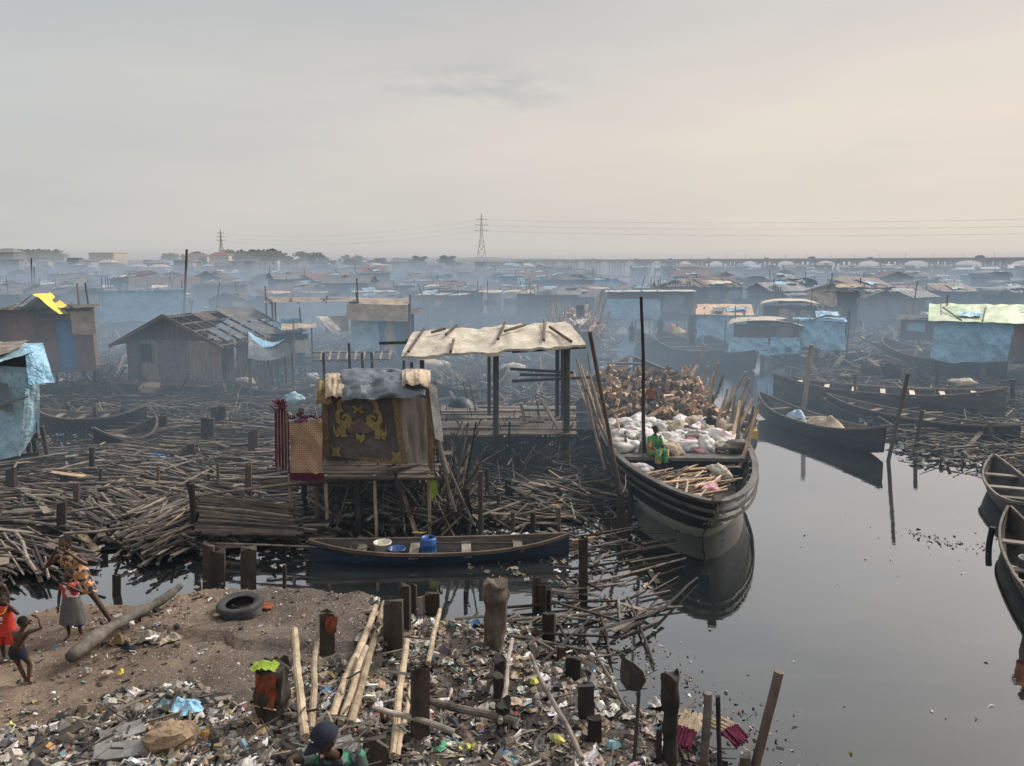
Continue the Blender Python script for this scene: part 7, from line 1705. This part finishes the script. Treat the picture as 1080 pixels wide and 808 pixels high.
for f_ in (.70, .80, .90):
    for s in (-1, 1):
        for (a, ha, b, hb_, sag) in ((P1, H1, P3, H3 * .95, 8), (P1, H1, P2, H2, 10)):
            A = a + Vector((s * .12 * ha, 0, f_ * ha)); B = b + Vector((s * 5, 0, f_ * hb_)); mb = MB()
            mb.tube([A.lerp(B, t) - Vector((0, 0, sag * 4 * t * (1 - t))) - A for t in [i / 24 for i in range(25)]], .03, 4); o = mb.build('power_line', 'steel'); o.location = A
            tag(o, 'thin power line hanging from the pylons above the horizon', 'power line', 'power lines at the horizon')
# land behind the town on the left
def hill(x0, x1, y, h, w, sd, label):
    mb = MB()
    def fn(u, v):
        x = x0 + (x1 - x0) * u; e = math.sin(PI * u) ** .6; z = h * e * math.sin(PI * v) * (1 + .35 * N(x * .012 + sd, v * 3)); return (x, y + (v - .5) * w, -.4 + max(0, z))
    mb.grid(fn, 60, 10); o = mb.build('hills', 'foliage', smooth=True); o['kind'] = 'structure'; o['label'] = label
hill(-900, 60, 900, 9, 500, 1, 'low wooded rise behind the town at the left horizon')
hill(-700, 500, 2300, 22, 500, 5, 'faint wooded land at the horizon')
mb = MB(); mb.grid(lambda u, v: (-700 + 760 * u - 120 * v, 330 + 500 * v, .25 + .9 * v + .2 * N(u * 20, v * 9)), 30, 12); o = mb.build('ground', 'char'); o['kind'] = 'structure'; o['label'] = 'dark low ground under the far part of the town'
# trees on the skyline
def treemesh(k):
    root = empty('tree', (0, 0, 0), 'leafy tree standing on the left skyline behind the town', 'tree', 'trees on the left skyline'); H = 1
    mb = MB(); mb.tube([(0, 0, 0), (.02, 0, .35), (.0, .02, .6)], [.035, .028, .015], 6)
    for a in range(5): t = a * 1.26 + k; mb.tube([(0.01, 0, .34 + .04 * a), (math.cos(t) * .2, math.sin(t) * .2, .62)], [.014, .006], 4)
    mb.build('trunk', 'bark', root)
    mb = MB(); cl = [(R.gauss(0, .17), R.gauss(0, .17), R.uniform(.5, .9), R.uniform(.10, .2)) for _ in range(13)]
    for i in range(520):
        c = cl[i % 13]; d = Vector((R.gauss(0, 1), R.gauss(0, 1), R.gauss(0, 1))).normalized() * c[3] * R.random() ** .4; p = Vector(c[:3]) + Vector((d.x, d.y, d.z * .8)); s = R.uniform(.02, .045); r = Euler((R.uniform(0, 6), R.uniform(0, 6), 0)).to_matrix()
        mb.add([p + r @ Vector((-s, -s, 0)), p + r @ Vector((s, -s, 0)), p + r @ Vector((s, s, .01)), p + r @ Vector((-s, s, 0))], [(0, 1, 2, 3)])
    mb.build('crown', 'foliage', root); return root
TR = [treemesh(k) for k in range(5)]; n = 0
def tree(px, top, y, wf=1.0):
    global n
    o = TR[n] if n < 5 else copy_tree(R.choice(TR)); n += 1; q = AT(px, top, y); H = max(3, q.z); o.location = (q.x, y, -.2); o.scale = (H * wf, H * wf, H); o.rotation_euler = (0, 0, R.uniform(0, 6))
for i in range(52):
    px = R.choice([R.uniform(-10, 60), R.uniform(170, 300), R.uniform(60, 500), R.uniform(0, 480)]); base = 265 if px < 60 else (266 if 240 < px < 330 else 271); tree(px, base + R.uniform(-3, 4), R.uniform(560, 820), R.uniform(.9, 1.8))
for px, t in ((265, 263), (278, 261), (290, 263), (180, 266), (205, 265), (335, 266), (10, 262), (30, 263)): tree(px, t, R.uniform(600, 700), 1.6)
# bigger houses of the town, simple and pale with distance
def town_house(px, top, y, wpx, wall, roof, label, group=None, flat=False):
    q = AT(px, 277, y); s = mpp(q); w = wpx * s; zt = AT(px, top, y).z; root = empty('town_house', Vector((q.x, y, 0)), label, 'house', group, R.gauss(0, .2)); d = w * .7; rh = 0 if flat else w * .16; h = max(2.5, zt - rh)
    mb = MB(); mb.box((0, 0, h / 2), (w, d, h)); mb.build('wall', wall, root)
    for i in range(max(1, min(4, int(w / 3.5)))):
        for fl in range(1 if h < 6 else 2):
            x = (i + .5) / max(1, min(4, int(w / 3.5))) * w - w / 2; mb = MB(); mb.box((x, -d / 2 - .02, h * (.4 + .4 * fl) if h >= 6 else h * .55), (1.1, .06, 1.1)); mb.build('window', 'darkin', root)
    if flat: mb = MB(); mb.box((0, 0, h + .15), (w + .5, d + .5, .3)); mb.build('roof', roof, root)
    else:
        mb = MB(); a, b = w / 2 + .5, d / 2 + .5; mb.add([(-a, -b, h), (a, -b, h), (a, b, h), (-a, b, h), (-a * .45, 0, h + rh), (a * .45, 0, h + rh)], [(0, 1, 5, 4), (1, 2, 5), (2, 3, 4, 5), (3, 0, 4), (0, 3, 2, 1)]); mb.build('roof', roof, root)
town_house(115, 267, 560, 30, 'plaster', 'plaster', 'pale two storey house with a flat roof on the left skyline', flat=True)
town_house(210, 267, 600, 22, 'plaster', 'corrust', 'house with a brown hipped roof below the small pylon')
town_house(233, 266, 590, 20, 'plaster', 'woolred', 'house with a reddish hipped roof below the small pylon')
town_house(10, 262, 520, 26, 'tin', 'tin', 'large grey roofed house at the far left skyline')
town_house(425, 272, 640, 26, 'tin', 'tslate', 'broad humped grey roof on the skyline left of the tall pylon')
for i in range(130):
    px = R.uniform(-10, 560) if R.random() < .85 else R.uniform(500, 760); y = R.uniform(330, 620); top = 277 - 800 * (R.uniform(3.5, 8.5 if px < 330 else 6.5) - 6.2) / y
    if y > 430 and px > 560: continue
    town_house(px, top, y, R.uniform(9, 20), R.choice(['plaster', 'tin', 'rust', 'plank', 'white', 'grey']), R.choice(['corr', 'corrust', 'tin', 'rust', 'canvas', 'tslate', 'tblue']), 'low town house with a sheet roof in the far hazy rows', 'low houses in the far hazy rows', R.random() < .3)
# far low huts on the right, under the bridge
for i in range(55):
    px = R.uniform(690, 1100); py = R.choice([R.uniform(287.5, 292)]); q = G(px, py); mb = MB(); w = R.uniform(4, 10); h = R.uniform(2, 3.6); mb.box((0, 0, h / 2 + .8), (w, 4, h)); a = w / 2 + .4
    mb.add([(-a, -2.4, h + .8), (a, -2.4, h + .8), (a, 0, h + 1.6), (-a, 0, h + 1.6), (a, 2.4, h + .8), (-a, 2.4, h + .8)], [(0, 1, 2, 3), (3, 2, 4, 5)])
    for sx in (-.4, .4): mb.box((sx * w, 0, 0), (.3, 3.5, 2))
    o = mb.build('far_hut', R.choice(['plank', 'tin', 'tslate', 'char', 'tblue', 'rust'])); o.location = q; tag(o, 'tiny hut in the last row before the bridge', 'hut', 'tiny huts in the last row before the bridge')
# birds on the long canvas roof
for i in range(14):
    p_ = AT(694 + i * 2.6, 301.5, G(688, 348).y + .3 + .05 * i); mb = MB(); ell(mb, (0, 0, .12), (.07, .14, .08), None, 8, 6); ell(mb, (0, -.13, .2), (.045, .05, .045), None, 8, 6); mb.tube([(0, -.17, .2), (0, -.23, .19)], [.012, .004], 4); mb.bar((0, .1, .1), (0, .25, .06), .05, .015)
    for s in (-.03, .03): mb.bar((s, 0, 0), (s, 0, .07), .012)
    o = mb.build('bird', 'char', smooth=True); o.location = p_; tag(o, 'small dark bird perched on the roof of the long canvas shelter', 'bird', 'birds on the long canvas roof')
